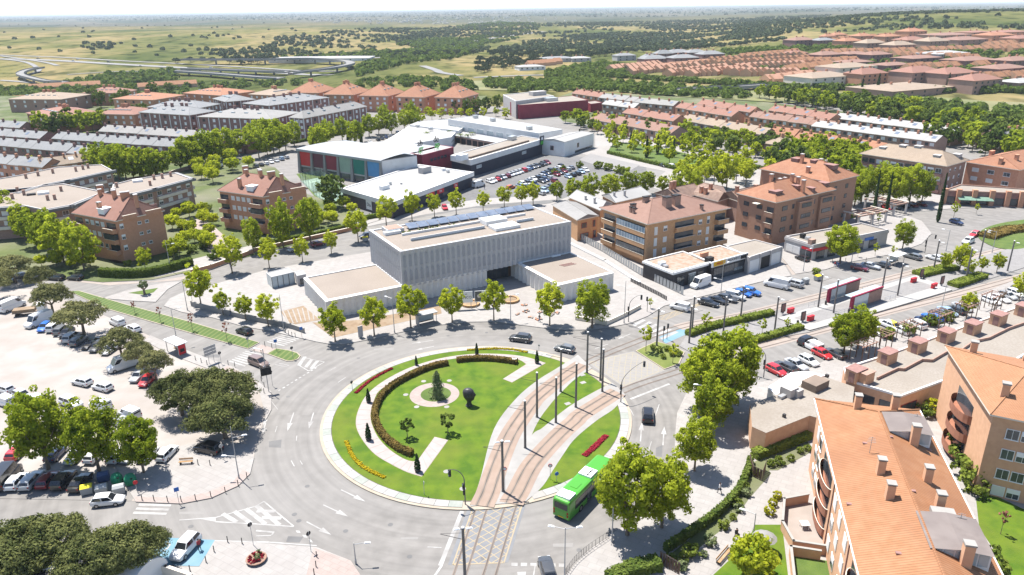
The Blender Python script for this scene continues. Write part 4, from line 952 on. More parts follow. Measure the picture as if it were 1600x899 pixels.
class B:
    """a building on a footprint given by its eave or roof-edge corners in the photo"""
    def __init__(s, name, label, cat_, px, H, wall, ov=0.0, group=None, base=0.0, rect=False, at=None, pts=None, wallname='wall'):
        if pts is None: pts = [P(x, y, H+base) for x, y in px]
        pts = [Vector((p[0], p[1])) for p in pts]
        if rect:
            L, C, Rr = pts; u = (Rr-C); v = (L-C); u_ = u.normalized(); v = v-u_*v.dot(u_); pts = [C+v, C, Rr, Rr+v]
        a = sum(pts[i].x*pts[(i+1) % len(pts)].y-pts[(i+1) % len(pts)].x*pts[i].y for i in range(len(pts)))
        s.flip = a < 0
        if a < 0: pts.reverse()
        s.o = pts[0].copy(); s.base = base; s.H = H
        s.eave = [p-s.o for p in pts]; s.n = len(pts); c = sum(s.eave, Vector((0,0)))/s.n; s.c = c
        s.pts = []
        for i in range(s.n):
            a_, b_, d_ = s.eave[i-1], s.eave[i], s.eave[(i+1) % s.n]
            e1, e2 = (b_-a_).normalized(),(d_-b_).normalized(); n1, n2 = Vector((-e1.y, e1.x)), Vector((-e2.y, e2.x))
            k = n1+n2; s.pts.append(b_+k*(ov/max(.3,(1+n1.dot(n2)))))
        s.root = thing(name, label, cat_, (s.o.x, s.o.y, base),0, group)
        s.wall = MB().prism(s.pts, -.3, H, 0,0).build(wallname, [wall], s.root)
    def edge(s, i):
        """the wall that starts at corner i of the list as given"""
        if s.flip: j = (s.n-2-i) % s.n; a, b = s.pts[(j+1) % s.n], s.pts[j]
        else: a, b = s.pts[i % s.n], s.pts[(i+1) % s.n]
        d = (b-a); L = d.length; d = d/L; n = Vector((d.y, -d.x))
        if n.dot((a+b)/2-s.c) < 0: n = -n
        return a, d, L, n
    def place(s, i, u, out=0.0):
        a, d, L, n = s.edge(i); p = a+d*u+n*out; return p, math.atan2(n.y, n.x)+math.pi/2, n
    def win(s, i, u, z, w_=1.2, h=1.3, kind='win', frac=True, sub=True):
        a, d, L, n = s.edge(i)
        p, rz, n = s.place(i, u*L if frac else u, .012)
        f, pm, pn = window_meshes(w_, h, kind)
        o = obj('window', f, s.root, (p.x, p.y, z), rz)
        if sub: obj(pn, pm, o)
        return o
    def grid(s, i, us, zs, w_=1.2, h=1.3, kinds=('win', 'shutter', 'half'), sub=True):
        for z in zs:
            for u in us: s.win(i, u, z, w_, h, random.choice(kinds), sub=sub)
    def balcony(s, i, u0, u1, z, dep=1.2, wall=None, h=1.0, glass=None, hollow=2.5, awn=None):
        a, d, L, n = s.edge(i); p, rz, n = s.place(i, (u0+u1)/2*L); w_ = (u1-u0)*L
        m = MB(); m.b2(-w_/2, w_/2,-dep, .0,-.18,0); m.b2(-w_/2, w_/2,-dep, -dep+.12,0, h); m.b2(-w_/2,-w_/2+.12,-dep+.12,0,0, h); m.b2(w_/2-.12, w_/2,-dep+.12,0,0, h)
        o = m.build('balcony', [wall or 'brick_orange'], s.root, (p.x, p.y, z), rz)
        MB().b2(-w_/2+.15, w_/2-.15,-.03,.02,0.05, hollow-.2).build('dark_balcony_back', ['glass'], o)  # dark glass sheet imitates the shade inside the balcony recess
        MB().b2(-w_/2-.03, w_/2+.03,-dep-.03,-dep+.15, h, h+.06).build('coping', ['cream'], o)
        if glass:
            g = MB(); g.b2(-w_/2+.02, w_/2-.02,-dep+.03,-dep+.07, h+.06, hollow-.05); g.b2(-w_/2+.03,-w_/2+.07,-dep+.07,0, h+.06, hollow-.05); g.b2(w_/2-.07, w_/2-.03,-dep+.07,0, h+.06, hollow-.05)
            g.build('glazing', [glass], o)
            fr = MB(); k = max(2, int(w_/1.1))
            for q in range(k+1): x = -w_/2+.03+(w_-.06)*q/k; fr.b2(x-.03, x+.03,-dep+.01,-dep+.025, h+.06, hollow-.05)
            fr.build('glazing_frame', ['frame_white' if glass != 'glass' else 'iron'], o)
        return o
    def box_bay(s, i, u0, u1, z0, z1, dep, mat, name='bay', mats=None):
        a, d, L, n = s.edge(i); p, rz, n = s.place(i, (u0+u1)/2*L); w_ = (u1-u0)*L
        return MB().b2(-w_/2, w_/2,-dep, .05, z0, z1).build(name, [mat], s.root, (p.x, p.y, 0), rz)
    def hip(s, rh, mat, ridge=None, ov=0.0, thick=.22, eave_mat='cream'):
        E_ = s.eave; z = s.H
        l0 = (E_[1]-E_[0]).length; l1 = (E_[2]-E_[1]).length
        k = 0 if l0 >= l1 else 1
        a, b, c, d = E_[k], E_[k+1], E_[(k+2) % 4], E_[(k+3) % 4]   # long side a-b
        ins = (min(l0, l1)/2 if ridge is None else ridge)/max(l0, l1)
        m1, m2 = (a+d)/2,(b+c)/2; r1, r2 = m1.lerp(m2, ins), m2.lerp(m1, ins)
        m = MB(); vs = [(p.x, p.y, z) for p in (a, b, c, d)]+[(p.x, p.y, z+thick) for p in (a, b, c, d)]+[(r1.x, r1.y, z+rh),(r2.x, r2.y, z+rh)]
        m.add(vs, [(4,5,9,8),(6,7,8,9),(5,6,9),(7,4,8)], 0); m.add(vs, [(0,1,5,4),(1,2,6,5),(2,3,7,6),(3,0,4,7),(3,2,1,0)], 1)
        s.roof = m.build('roof', [mat, eave_mat], s.root)
        s.rh = rh; s.r1, s.r2 = r1, r2; s.lng = (a, b, c, d)
        rt = MB().path([(r1.x, r1.y, z+rh),(r2.x, r2.y, z+rh)], .12,5); 
        for q, r_ in ((a, r1),(d, r1),(b, r2),(c, r2)): rt.path([(q.x, q.y, z+thick),(r_.x, r_.y, z+rh)], .1,5)
        rt.build('ridge_tiles', [mat], s.roof)
        return s.roof
    def roof_z(s, p):
        a, b, c, d = s.lng; best = s.rh
        for q, r_ in ((a, b),(b, c),(c, d),(d, a)):
            e = (r_-q).normalized(); n = Vector((-e.y, e.x)); dist = (p-q).dot(n)
            half = (s.r1-a).dot(Vector((-(b-a).normalized().y, (b-a).normalized().x))) if (q, r_) in ((a, b),(c, d)) else (s.r1-(a+d)/2).length
            best = min(best, .22+(s.rh-.22)*max(0, dist)/max(.5, half))
        return s.H+best
    def keep(s, q):
        """pull a spot back inside the roof"""
        p = Vector((q.x, q.y))-s.o; c = sum(s.eave, Vector((0,0)))/s.n
        for _ in range(20):
            ok = True
            for i in range(s.n):
                a, b = s.eave[i], s.eave[(i+1) % s.n]; e = (b-a).normalized()
                if (p-a).dot(Vector((-e.y, e.x))) < 1.0: ok = False
            if ok: break
            p = p.lerp(c, .12)
        return Vector((p.x+s.o.x, p.y+s.o.y, q.z))
    def chimney(s, px, py, w_=.9, d_=.9, h=1.8, mat='brick_orange', cap='render_grey', rz=None):
        """stands where its foot meets the roof at this photo spot"""
        zz = s.base+s.H+s.rh*.5
        for _ in range(6):
            q = P(px, py, zz); q = s.keep(q); zz = s.base+s.roof_z(Vector((q.x, q.y))-s.o)
        e = s.lng[1]-s.lng[0]; rz = math.atan2(e.y, e.x) if rz is None else rz
        x, y = q.x-s.o.x, q.y-s.o.y
        c = MB().b2(-w_/2, w_/2,-d_/2, d_/2,-1.2, h).build('chimney', [mat], s.roof, (x, y, zz-s.base), rz)
        MB().b2(-w_/2-.08, w_/2+.08,-d_/2-.08, d_/2+.08, h, h+.22).build('chimney_cap', [cap], s.roof, (x, y, zz-s.base), rz)
    def dormer(s, px, py, w_=2.2, h=1.3, mat='white', along=0.0):
        zz = s.base+s.H+s.rh*.5
        for _ in range(6):
            q = P(px, py, zz); q = s.keep(q); zz = s.base+s.roof_z(Vector((q.x, q.y))-s.o)
        e = s.lng[1]-s.lng[0]; rz = math.atan2(e.y, e.x)+along
        m = MB(); m.b2(-w_/2, w_/2,-.2,2.2,-.4, h*.8); m.b2(-w_/2-.1, w_/2+.1,-.45,2.3, h*.8, h*.8+.14)
        o = m.build('dormer', [mat], s.roof, (q.x-s.o.x, q.y-s.o.y, zz-s.base), rz)
        return o
    def flat(s, mat, par=.45, parmat='white_wall', ins=.35, z=0.0):
        m = MB()
        for i in range(s.n):
            a, b = s.pts[i], s.pts[(i+1) % s.n]; d = (b-a).normalized(); n = Vector((-d.y, d.x))
            m.prism([a, b, b+n*ins, a+n*ins], s.H-.02, s.H+par+.002*i)
        m.build('parapet', [parmat], s.root)
        s.roof = MB().poly([(p.x, p.y, 0) for p in s.pts], s.H+.06).build('roof', [mat], s.root); s.rh = .06
        s.lng = None
        return s.roof
    def on_roof(s, px, py): q = P(px, py, s.base+s.H+.06); return q.x-s.o.x, q.y-s.o.y
    def unit(s, px, py, d=(1.4,1.0,.8), mat='steel', rz=.5, name='roof_unit'):
        x, y = s.on_roof(px, py); return MB().box((x, y, s.H+.06+d[2]/2), d, rz).build(name, [mat], s.roof)
    def fascia(s, z0, z1, mat, out=.12, edges=None, name='fascia'):
        m = MB()
        for i in (edges if edges is not None else range(s.n)):
            a, d, L, n = s.edge(i); b = a+d*L; m.prism([a-d*out+n*.0, b+d*out, b+d*out+n*out, a-d*out+n*out], z0, z1)
        return m.build(name, [mat], s.root)

# --- the grey pleated library
LA, LB = P(626.5,393,12.4), P(891.5,346,12.4)
lib_rz = math.atan2(LB.y-LA.y, LB.x-LA.x); LL = (LB-LA).length
lib = thing('library_building', 'modern library wrapped in grey pleated metal facade panels with gravel roofs', 'building', (LA.x, LA.y, 0), lib_rz)
mk('pleat', (.385,.382,.39),(.43,.426,.432), ns=1.4, rough=.55, metal=.15, c3=(.39,.385,.39), ns3=.3)
mk('pleat_light', (.62,.605,.575),(.68,.665,.635), ns=1.4, rough=.55, metal=.1, c3=(.57,.555,.53), ns3=.3)
mk('lib_back', (.2,.2,.21))
mk('mesh_window', (.285,.285,.298),(.32,.32,.33), ns=.8)
LD, LH, LW = 19.6,12.4,4.3
MB().b2(0.2, LL-.2,.2, LD-.2,3.9, LH-.5).build('wall', ['lib_back'], lib)
MB().b2(-17.2,21.0,.25,17,-.2, LW-.1).build('wall', ['lib_back'], lib)
MB().b2(29.8, LL-.3,-17.6, LD-2,-.2, LW-.1).build('wall', ['lib_back'], lib)
ent = MB().b2(21.0,29.8,3.0,3.6,0,3.9).build('entrance_wall', ['wood'], lib)
mk('wood_dark', (.10,.06,.04)); ent.data.materials[0] = MAT['wood_dark']
MB().b2(22.0,28.6,2.9,3.0,.1,2.9).build('entrance_glazing', ['glass'], lib)
for q in range(7): MB().b2(22+q*1.08,22.06+q*1.08,2.84,2.9,.1,2.9).build('mullion', ['iron'], lib)
def pleat_mesh(w_, z0, z1, d, mat, flare=1.1):
    """one folded panel; tall windows show through its perforated valley"""
    m = MB(); zt = z1-flare; vs = []
    for z, k in ((z0,1),(zt, 1),(zt+flare*.62,.55),(z1,0)): vs += [(0,-d, z),(w_*.5,-d*(1-k), z),(w_, -d, z)]
    m.add(vs, [(r*3+c, r*3+c+1, r*3+4+c, r*3+3+c) for r in range(3) for c in range(2)]); m.b2(0, w_, -d-.02,.12, z1, z1+.09)
    a, b = w_*.24, w_*.76; y = -d*.56-.01
    if z1-z0 > 6:
        for za, zb in ((zt-2.7, zt+.1),(zt-6.0, zt-3.4)): m.add([(a, y, za),(b, y, za),(b, y, zb-.5),(w_*.5, y, zb),(a, y, zb-.5)], [(0,1,2,3,4)], 1)
    return m.mesh('facade_panel', [mat, 'mesh_window'])
def pleats(x0, y0, ang_, L, n, z0, z1, mat, d=.42):
    w_ = L/n; me = pleat_mesh(w_, z0, z1, d, mat)
    for i in range(n): obj('facade_panel', me, lib, (x0+math.cos(ang_)*w_*i, y0+math.sin(ang_)*w_*i, 0), ang_)
pleats(0,0,0, LL, 34,3.95, LH, 'pleat', .34)                      # upper front
pleats(0, LD, -math.pi/2, LD, 15, LW+.05, LH, 'pleat', .34)          # upper west side
pleats(-17.3,.2,0,38.3,27,0.1, LW, 'pleat_light', .42)      # ground floor front
pleats(-17.3,17,-math.pi/2,16.8,9,.1, LW, 'pleat_light', .42)
pleats(29.7,2.8,-math.pi/2,20.5,11,.1, LW, 'pleat_light', .42)
pleats(29.7,-17.7,0, LL-29.9,9,.1, LW, 'pleat_light', .42)
MB().b2(-.33,.12,-.33,.12,3.95, LH).build('corner_panel', ['pleat'], lib); MB().b2(-17.75,-17.2,-.2,.3,0, LW).build('corner_panel', ['pleat_light'], lib); MB().b2(29.25,29.8,-18.1,-17.6,0, LW).build('corner_panel', ['pleat_light'], lib)
MB().b2(LL-.22, LL-.1,0.1, LD, 4, LH).build('side_cladding', ['pleat'], lib)
MB().b2(LL-.3, LL-.12,-17.6,-.1,0, LW-.05).build('side_cladding', ['pleat_light'], lib)
def flat_roof(x0, x1, y0, y1, z, mat='gravel', t=.28, h=.22):
    r = MB().b2(x0, x1, y0, y1, z-.1, z).build('roof', [mat], lib)
    m = MB(); m.b2(x0, x1, y0, y0+t, z, z+h); m.b2(x0, x1, y1-t, y1, z, z+h); m.b2(x0, x0+t, y0+t, y1-t, z, z+h); m.b2(x1-t, x1, y0+t, y1-t, z, z+h)
    m.build('parapet', ['white_wall'], r); return r
flat_roof(-17.2,-.05,.25,16.9, LW, t=.3); flat_roof(29.75, LL-.2,-17.6,-.15, LW, t=.3)
up = flat_roof(.1, LL-.1,.1, LD-.1, LH-.25, t=.3, h=.3)
for x0, x1, y0, y1 in ((5.2,24.5,6.0,6.9),(33.5, LL-6.5,6.0,6.9)):
    MB().b2(x0, x1, y0, y1, LH-.3, LH-.236).build('roof_slot', ['dark'], up); MB().b2(x0, x1, y1, y1+.15, LH-.25, LH+.35).build('upstand', ['white_wall'], up)
MB().b2(5.0, LL-6,11.6,11.9, LH-.25, LH+.3).build('upstand', ['white_wall'], up)
for x0, x1, y0, y1, h in ((25.3,32.0,2.6,6.6,.5),(25.6,31.5,8.0,12.2,.9),(1.6,5.6,13.6,15.2,.5)):
    sk_ = MB().b2(x0, x1, y0, y1, LH-.2, LH+h).build('skylight', ['white_wall'], up)
    MB().b2(x0+.25, x1-.25, y0+.25, y1-.25, LH+h, LH+h+.03).build('skylight_glass', ['glass_pale'], up)
mk('solar', (.10,.125,.17),(.15,.175,.22), ns=.5, rough=.25, spec=.6)
for i in range(13):
    o = MB().b2(0,2.6,0,2.9,0,.08).build('solar_panel', ['solar'], up, (8.2+i*2.75,14.9, LH+.15)); o.rotation_euler = (R(12),0,0)
MB().b2(2.6,6.8,14.6,18.6, LH-.2, LH+.7).build('plant_room', ['pleat'], up); MB().b2(2.9,6.5,14.9,18.3, LH+.7, LH+.78).build('louvre', ['brick_brown'], up)
for x in np.arange(6,20,1.3):
    if random.random() < .75: obj('roof_plant', crown(.55,.35,9,9,.24, 'leaf_hedge', .3), up, (float(x),12.8+random.uniform(-.3,.3), LH-.25))
for i in range(4):
    for j in range(3): MB().b2(0,.9,0,.22,0,.1).build('roof_vent', ['brick_dark'], lib, (37.5+i*.9-j*.2,-8.2+j*.6, LW))
MB().b2(39,41.5,-.9,-.5, LW, LW+.35).build('roof_unit', ['white'], lib)
# billboard with the bank name by the library door
sb = P(700,492, K); sb2 = P(763,486, K)
bz = math.atan2(sb2.y-sb.y, sb2.x-sb.x)
for k, (pa, pb, lab, who) in enumerate((((708,484),(739,482), 'white billboard with dark lettering on posts outside the library', 'H'),((742,482),(768,480), 'white billboard with a dark portrait panel on posts outside the library', ''))):
    a, b = P(*pa, K), P(*pb, K); w_ = (b-a).length; rz = math.atan2(b.y-a.y, b.x-a.x)
    o = thing('billboard', lab, 'billboard', (a.x, a.y, K), rz)
    for x in (.4, w_-.4): MB().tube((x, 0,0),(x, 0,3.9),.07).build('post', ['galv'], o)
    MB().b2(0, w_, -.14,-.06,1.5,4.1).build('panel', ['white'], o)
    if k == 0:
        lettering('H·', .5, 'black_panel', o, (w_*.68,-.145,3.45),(R(90),0,0)); lettering('BANCO', .82, 'black_panel', o, (w_*.62,-.145,2.7),(R(90),0,0))
    else:
        MB().b2(.1, w_*.42,-.16,-.14,1.7,4.0).build('portrait_panel', ['asphalt_dark'], o); MB().tube((w_*.26,-.17,2.9),(w_*.26,-.18,2.9),.42, n=14).build('portrait', ['cream'], o)

# --- blocks of flats on both sides of the library
def flats_west(name, C, Rr, L, H, label, dz=0.0):
    b = B('apartment_block', label, 'building', [L, C, Rr, (L[0]+Rr[0]-C[0], L[1]+Rr[1]-C[1]-2)], H, 'brick_orange', ov=.45)
    b.hip(4.6, 'tile_rust', ridge=3.2)
    fl = [H-2.25, H-5.15, H-8.05, H-10.9]
    for z in fl[:3]: b.grid(1, [.08], [z], 1.0,1.35,('half',)); b.grid(1, [.46,.62], [z+.15], 1.0,.8,('win',))
    for z in fl[:3]: b.grid(0, [.30,.42,.54,.66], [z], 1.35,1.3,('shutter', 'half', 'win', 'shutter'))
    for k, z in enumerate(fl[:3]):
        b.balcony(0,.74,.97, z-.9,1.3, 'brick_orange', glass='glass' if k == 1 else None)
        b.balcony(0,.0,.2, z-.9,1.2, 'brick_orange')
    b.box_bay(0,.73,.98, H-3.2-8.0, H-11.2,1.0, 'brick_orange')
    a, d, L_, n = b.edge(1)
    for u0, u1 in ((.12,.42),(.62,.96)):
        p, rz, n = b.place(1,(u0+u1)/2*L_); w_ = (u1-u0)*L_
        MB().b2(-w_/2, w_/2,-.5,-.25, H-.1, H+1.05).build('terrace_parapet', ['brick_orange'], b.root, (p.x, p.y, 0), rz)
        MB().b2(-w_/2, w_/2,-.55,-.2, H+1.05, H+1.13).build('coping', ['cream'], b.root, (p.x, p.y, 0), rz)
        MB().b2(-w_/2+.2, w_/2-.2,1.0,1.2, H, H+2.1).build('terrace_wall', ['brick_dark'], b.root, (p.x, p.y, 0), rz)
        f, pm, pn = window_meshes(1.6,1.7, 'win'); q = b.place(1,(u0+u1)/2*L_, -.98)[0]; o = obj('window', f, b.root, (q.x, q.y, H+.15), rz); obj(pn, pm, o)
    return b
w1 = flats_west('a', (181,347),(258,330),(111,334),11.5, 'orange brick apartment block with russet hipped roof beside the bushy corner hedge')
w1.chimney(145,336,.9,.9,2.6)
w1.dormer(156,336,2.6,1.7)
w2 = flats_west('b', (411,309),(482,296),(339,299),11.5, 'orange brick apartment block with russet hipped roof next to the padel courts')
w2.chimney(376,296,.9,.9,2.6)
w2.dormer(388,298,2.6,1.7)
for b in (w1, w2):
    for t, dx, w_, h in ((-.1,.8,1.6,2.2),(.15,-1,.9,1.6),(.4,.6,1.0,2.0),(.6,-.8,1.0,2.0),(.85,0,2.2,1.8),(1.1,.6,.9,1.4)):
        q = b.r1+(b.r2-b.r1)*t; q = q+Vector((dx, dx*.4)); MB().b2(-w_/2, w_/2,-.45,.45,-2, h).build('chimney', ['brick_orange'], b.roof, (q.x, q.y, b.H+b.rh-.5),.6); MB().b2(-w_/2-.08, w_/2+.08,-.53,.53, h, h+.2).build('chimney_cap', ['render_grey'], b.roof, (q.x, q.y, b.H+b.rh-.5),.6)
# flat-roofed brown blocks behind them
def flats_brown(px, label, H=9.5, edges=(0,1), units=(), walls='brick_brown'):
    b = B('apartment_block', label, 'building', px, H, walls, ov=.3)
    b.flat('gravel_rust', .35, 'render_grey', .4); b.roof.data.materials[0] = MAT['gravel']
    b.fascia(H-.6, H+.2, 'slate', 1.0, edges, 'eaves')
    for e in edges:
        L = b.edge(e)[2]; n = max(2, int(L/3.4))
        for z in (H-2.4, H-5.3):
            for k in range(n): b.win(e, (k+.5)/n, z, 1.7,1.35, random.choice(('shutter', 'win', 'shutter', 'half')))
            b.box_bay(e, .04,.8, z-1.15, z-.25,.9, 'cream', 'balcony_band')
    for x, y in units: b.unit(x, y, (.8,.8,1.6), 'brick_brown', .5, 'chimney')
    return b
fb1 = flats_brown([(-70,330),(35,323),(68,330),(112,322),(165,301),(100,288),(28,296),(-60,302)], 'brown brick flats with gravel roof and grey eaves behind the tree row', 9.5,(0,2,3),((20,311),(28,300),(38,305),(75,313),(86,312),(96,299)))
fb1.unit(49,305,(2.4,1.6,.5),'dark'); fb1.unit(68,303,(3,2.5,.7),'white')
fb2 = flats_brown([(-60,315),(30,302),(70,290),(105,283),(177,267),(160,258),(90,262),(30,275),(-60,290)], 'long brown brick flats with cream balcony bands under the slate townhouses', 9.5,(1,2,3),((60,275),(83,271),(41,279),(119,268),(130,265),(138,263)))
fb3 = flats_brown([(172,309),(212,303),(241,296),(301,280),(275,271),(205,282),(175,290)], 'brown brick flats with cream balcony bands by the lawn', 9.5,(1,2,3),((183,293),(235,290),(241,281),(254,279),(267,276)))
fb3.unit(215,284,(3,2.5,.7),'white')

# ochre flats with the brown hipped roof
o1 = B('apartment_block', 'ochre brick apartment block with brown hipped roof behind the tyre workshop', 'building', [(938,325),(1012,352),(1142.7,326)], 11.2, 'brick_ochre', ov=.9, rect=True)
o1.hip(3.3, 'tile_brown')
for x, y, w_, d_, h in ((1042,318,2.0,1.6,2.4),(1056,314,2.0,1.6,2.4),(1009,315,1.6,1.0,1.2),(989,328,1.4,.9,1.3),(978,333,.6,.6,1.3),(983,335,.6,.6,1.3),(1104,328,.7,.7,1.1)): o1.chimney(x, y, w_, d_, h, 'brick_brown', 'dark')
for k, z in enumerate((8.0,5.1,2.2)):
    o1.win(1,.10, z-.2,1.0,2.1, 'shutter'); o1.win(1,.215, z+.35,1.2,1.4,('half', 'shutter', 'shutter')[k]); o1.win(1,.66, z+.2,1.2,1.3, 'half'); o1.win(1,.765, z, 1.0,2.0,('half', 'shutter', 'half')[k])
    o1.balcony(1,.33,.58, z-.2,.8, 'brick_ochre', h=.95); o1.balcony(1,.85,.995, z-.2,1.5, 'brick_ochre', h=.95)
    o1.balcony(0,.38,1.0, z-.2,1.0, 'brick_ochre', h=.95, glass=('glass_blue', 'glass_blue', 'glass')[k])
    o1.balcony(0,.02,.30, z-.2,1.0, 'brick_ochre', h=.95)
    o1.win(0,.34, z+.3,.8,1.1, 'dark')
o1.box_bay(1,-.03,.0,0,11,.5, 'brick_ochre')
# stepped orange block
o2 = B('apartment_block', 'stepped orange brick apartment block with many chimneys beside the pharmacy', 'building', [(1152,302),(1213,318),(1307,297)], 12.2, 'brick_brown', ov=.5, rect=True)
o2.wall.data.materials[0] = MAT['brick_walnut']
o2.hip(3.8, 'tile_terracotta')
for x, y, h, w_ in ((1204,289,2.2,.8),(1237,285,2.0,.8),(1247,284,2.0,.8),(1261,303,3.2,.9),(1203,276,1.2,.9),(1223,277,1.2,.6)): o2.chimney(x, y, w_, .8, h, 'brick_red')
o2.dormer(1246,300,1.6,1.0, 'brick_dark'); o2.dormer(1270,298,1.6,1.0, 'brick_dark'); o2.dormer(1216,306,3.0,.7, 'brick_dark'); o2.dormer(1291,292,2.2,.8, 'brick_dark')
for z in (9.4,6.4,3.4):
    o2.win(1,.16, z, 2.2,1.3, 'dark'); o2.win(1,.30, z, .9,1.3, 'dark'); o2.box_bay(1,.35,.60, z-1.2, z+1.75,1.1, 'brick_walnut'); o2.win(1,.66, z, 1.0,1.3, 'dark'); o2.box_bay(1,.74,.97, z-1.2, z+1.75,.8, 'brick_walnut')
    for u0, dep in ((.475,1.1),(.855,.8)):
        a, d, L_, n = o2.edge(1); p, rz, n = o2.place(1, u0*L_, dep+.012); f, pm, pn = window_meshes(4.2,1.25, 'dark'); o = obj('window', f, o2.root, (p.x, p.y, z), rz); obj(pn, pm, o)
    o2.grid(0, [.25,.6], [z], 1.8,1.2,('dark',)); o2.balcony(0,.78,.98, z-1.1,.9, 'brick_walnut')
MB().b2(-1.5,.3,-1.8,0,0,.1).build('awning', ['cream'], o2.root, (*o2.place(0, o2.edge(0)[2]*.62)[0], 11.0), o2.place(0,0)[1])
o3 = B('apartment_block', 'taller orange brick block with terracotta roof behind the stepped one', 'building', [(1199,262),(1297,286),(1343,275)], 13.6, 'brick_walnut', ov=.5, rect=True)
o3.hip(4.2, 'tile_terracotta')
for x, y, h, w_ in ((1251,266,2.6,.9),(1262,271,1.6,1.0),(1302,258,2.2,1.0),(1242,244,1.4,1.2),(1271,246,1.2,1.0),(1284,247,1.2,1.0)): o3.chimney(x, y, w_, .8, h, 'brick_red')
o3.dormer(1240,264,2.4,1.0, 'brick_dark'); o3.dormer(1294,272,3.2,1.0, 'brick_dark'); o3.dormer(1268,268,1.6,.8, 'brick_dark')
for z in (10.6,7.6,4.6,1.6): o3.grid(1, [.25,.66], [z], 1.4,1.3,('dark',)); o3.grid(0, [.2,.45], [z], 1.6,1.2,('dark', 'win'))
# tan roof block, orange one beside it
o4 = B('apartment_block', 'long brown brick block with tan tiled roof and white window bands', 'building', [(1354,238),(1480,261),(1515,251)], 10.0, 'brick_brown', ov=.8, rect=True)
o4.hip(3.6, 'tile_tan', ridge=6)
for x, y in ((1401,224),(1461,234)): o4.chimney(x, y, .9,.9,1.6, 'dark', 'dark'); o4.dormer(x-5, y+3,3.0,.5, 'brick_dark')
for x, y in ((1378,234),(1408,239),(1431,243),(1462,250),(1493,248)): o4.dormer(x, y, 2.2,.7, 'render_grey')
for z in (7.4,4.6,1.7):
    o4.box_bay(0,.03,.98, z-1.2, z-.15,.6, 'brick_dark', 'balcony_band')
    for k in range(11): o4.win(0,.05+.088*k, z, 2.0,1.5, random.choice(('win', 'shutter', 'half', 'dark')))
    o4.grid(1, [.25,.5,.75], [z], 1.0,1.2,('shutter', 'half'))
o5 = B('apartment_block', 'orange rendered block with terracotta roof past the tan roofed flats', 'building', [(1514,252),(1594,267),(1650,252)], 9.0, 'brick_red', ov=.6, rect=True)
o5.hip(3.4, 'tile_terracotta', ridge=5)
for x, y in ((1539,243),(1560,250),(1588,249),(1525,238)): o5.chimney(x, y, 1.4,1.0,1.6, 'brick_red', 'brick_red')
for z in (6.2,3.2): o5.grid(0, [.2,.5,.8], [z], 2.2,1.4,('shutter', 'win')); o5.grid(1, [.3,.7], [z], 2.2,1.3,('win',))
# low brick arcade of shops by the far roundabout
sh = B('shop_arcade', 'low brick shop arcade with square piers and green awnings', 'shop', [(1474,299),(1598,304),(1650,300),(1500,290)], 4.2, 'brick_dark', ov=.0)
sh.flat('gravel_grey', .4, 'brick_brown')
for u in (.02,.2,.4,.62,.82,.99): 
    p, rz, n = sh.place(0, u*sh.edge(0)[2], .3); MB().box((p.x, p.y, 2.5),(1.4,1.4,5.4), rz).build('pier', ['brick_orange'], sh.root)
mk('awning_green', (.10,.17,.13),(.14,.22,.17), ns=1)
for u in (.3,.51): 
    p, rz, n = sh.place(0, u*sh.edge(0)[2], 0); o = MB().b2(-2.6,2.6,-3,0,-.05,.05).build('awning', ['awning_green'], sh.root, (p.x, p.y, 2.9), rz); o.rotation_euler = (R(14),0, rz)
for u in (.1,.3,.51,.72,.9): sh.win(0, u, .4,3.0,2.2, 'dark')
# pharmacy row
ph = B('corner_shop', 'low grey corner shop with red fascia signs opposite the tram stop', 'shop', [(1227,371),(1271,385),(1388,361),(1345,350)], 4.0, 'render_grey', ov=.0)
ph.flat('gravel_grey', .4, 'render_grey')
ph.fascia(3.4,4.1, 'render_grey', .15)
for u in (.2,.45): ph.win(0, u, 0.6,2.2,2.0, 'shutter')
ph.win(0,.78,.5,3.4,1.9, 'dark'); ph.box_bay(0,.62,.98,2.5,3.2,.12, 'red', 'shop_sign'); ph.box_bay(1,.0,.22,2.5,3.3,.14, 'red', 'shop_sign')
for u in (.1,.25,.45,.62,.8): ph.win(1, u, .2,3.0,2.3, 'dark')
ph.box_bay(1,.68,.8,2.5,3.3,.12, 'blue_sign', 'shop_sign')
ph.unit(1254,372,(1.2,1,1.2),'dark'); ph.unit(1262,375,(1.2,1,.8),'steel'); ph.unit(1268,382,(1.6,1.2,1.4),'brick_brown')
# tyre workshop in three bays
g1 = B('workshop', 'black fronted garage shop with rusty gravel roof next to the side lane', 'shop', [(1005.5,409),(1052,427),(1111,411),(1067,394)], 4.1, 'black_panel')
g1.flat('gravel_rust', .3, 'white_wall'); g1.fascia(3.7,4.2, 'white_wall', .25,(0,1))
for u in (.2,.5,.74): g1.win(1, u, .1,2.6,2.7, 'dark')
g1.win(1,.5,0.1,2.4,2.8, 'pale'); g1.unit(1034,415,(1.6,1.2,.9),'white'); g1.unit(1040,418,(1,1,.6),'steel')
g2 = B('workshop', 'tyre workshop with yellow sign box and black service bays', 'shop', [(1076,397),(1113,413.5),(1166,399),(1124.6,385)], 4.3, 'black_panel')
g2.flat('gravel_rust', .3, 'white_wall')
sg = g2.fascia(3.6,5.0, 'white_wall', .3,(1,), 'sign_board')
a, d, L_, n = g2.edge(1); p, rz, n = g2.place(1, L_*.18,.33); mk('sign_yellow', (.62,.36,.02))
MB().b2(-2,2,-.06,0,3.75,4.85).build('sign_panel', ['sign_yellow'], g2.root, (p.x, p.y, 0), rz)
lettering('PIRELLI', .72, 'red', g2.root, (p.x+n.x*.08, p.y+n.y*.08,4.3),(R(90),0, rz))
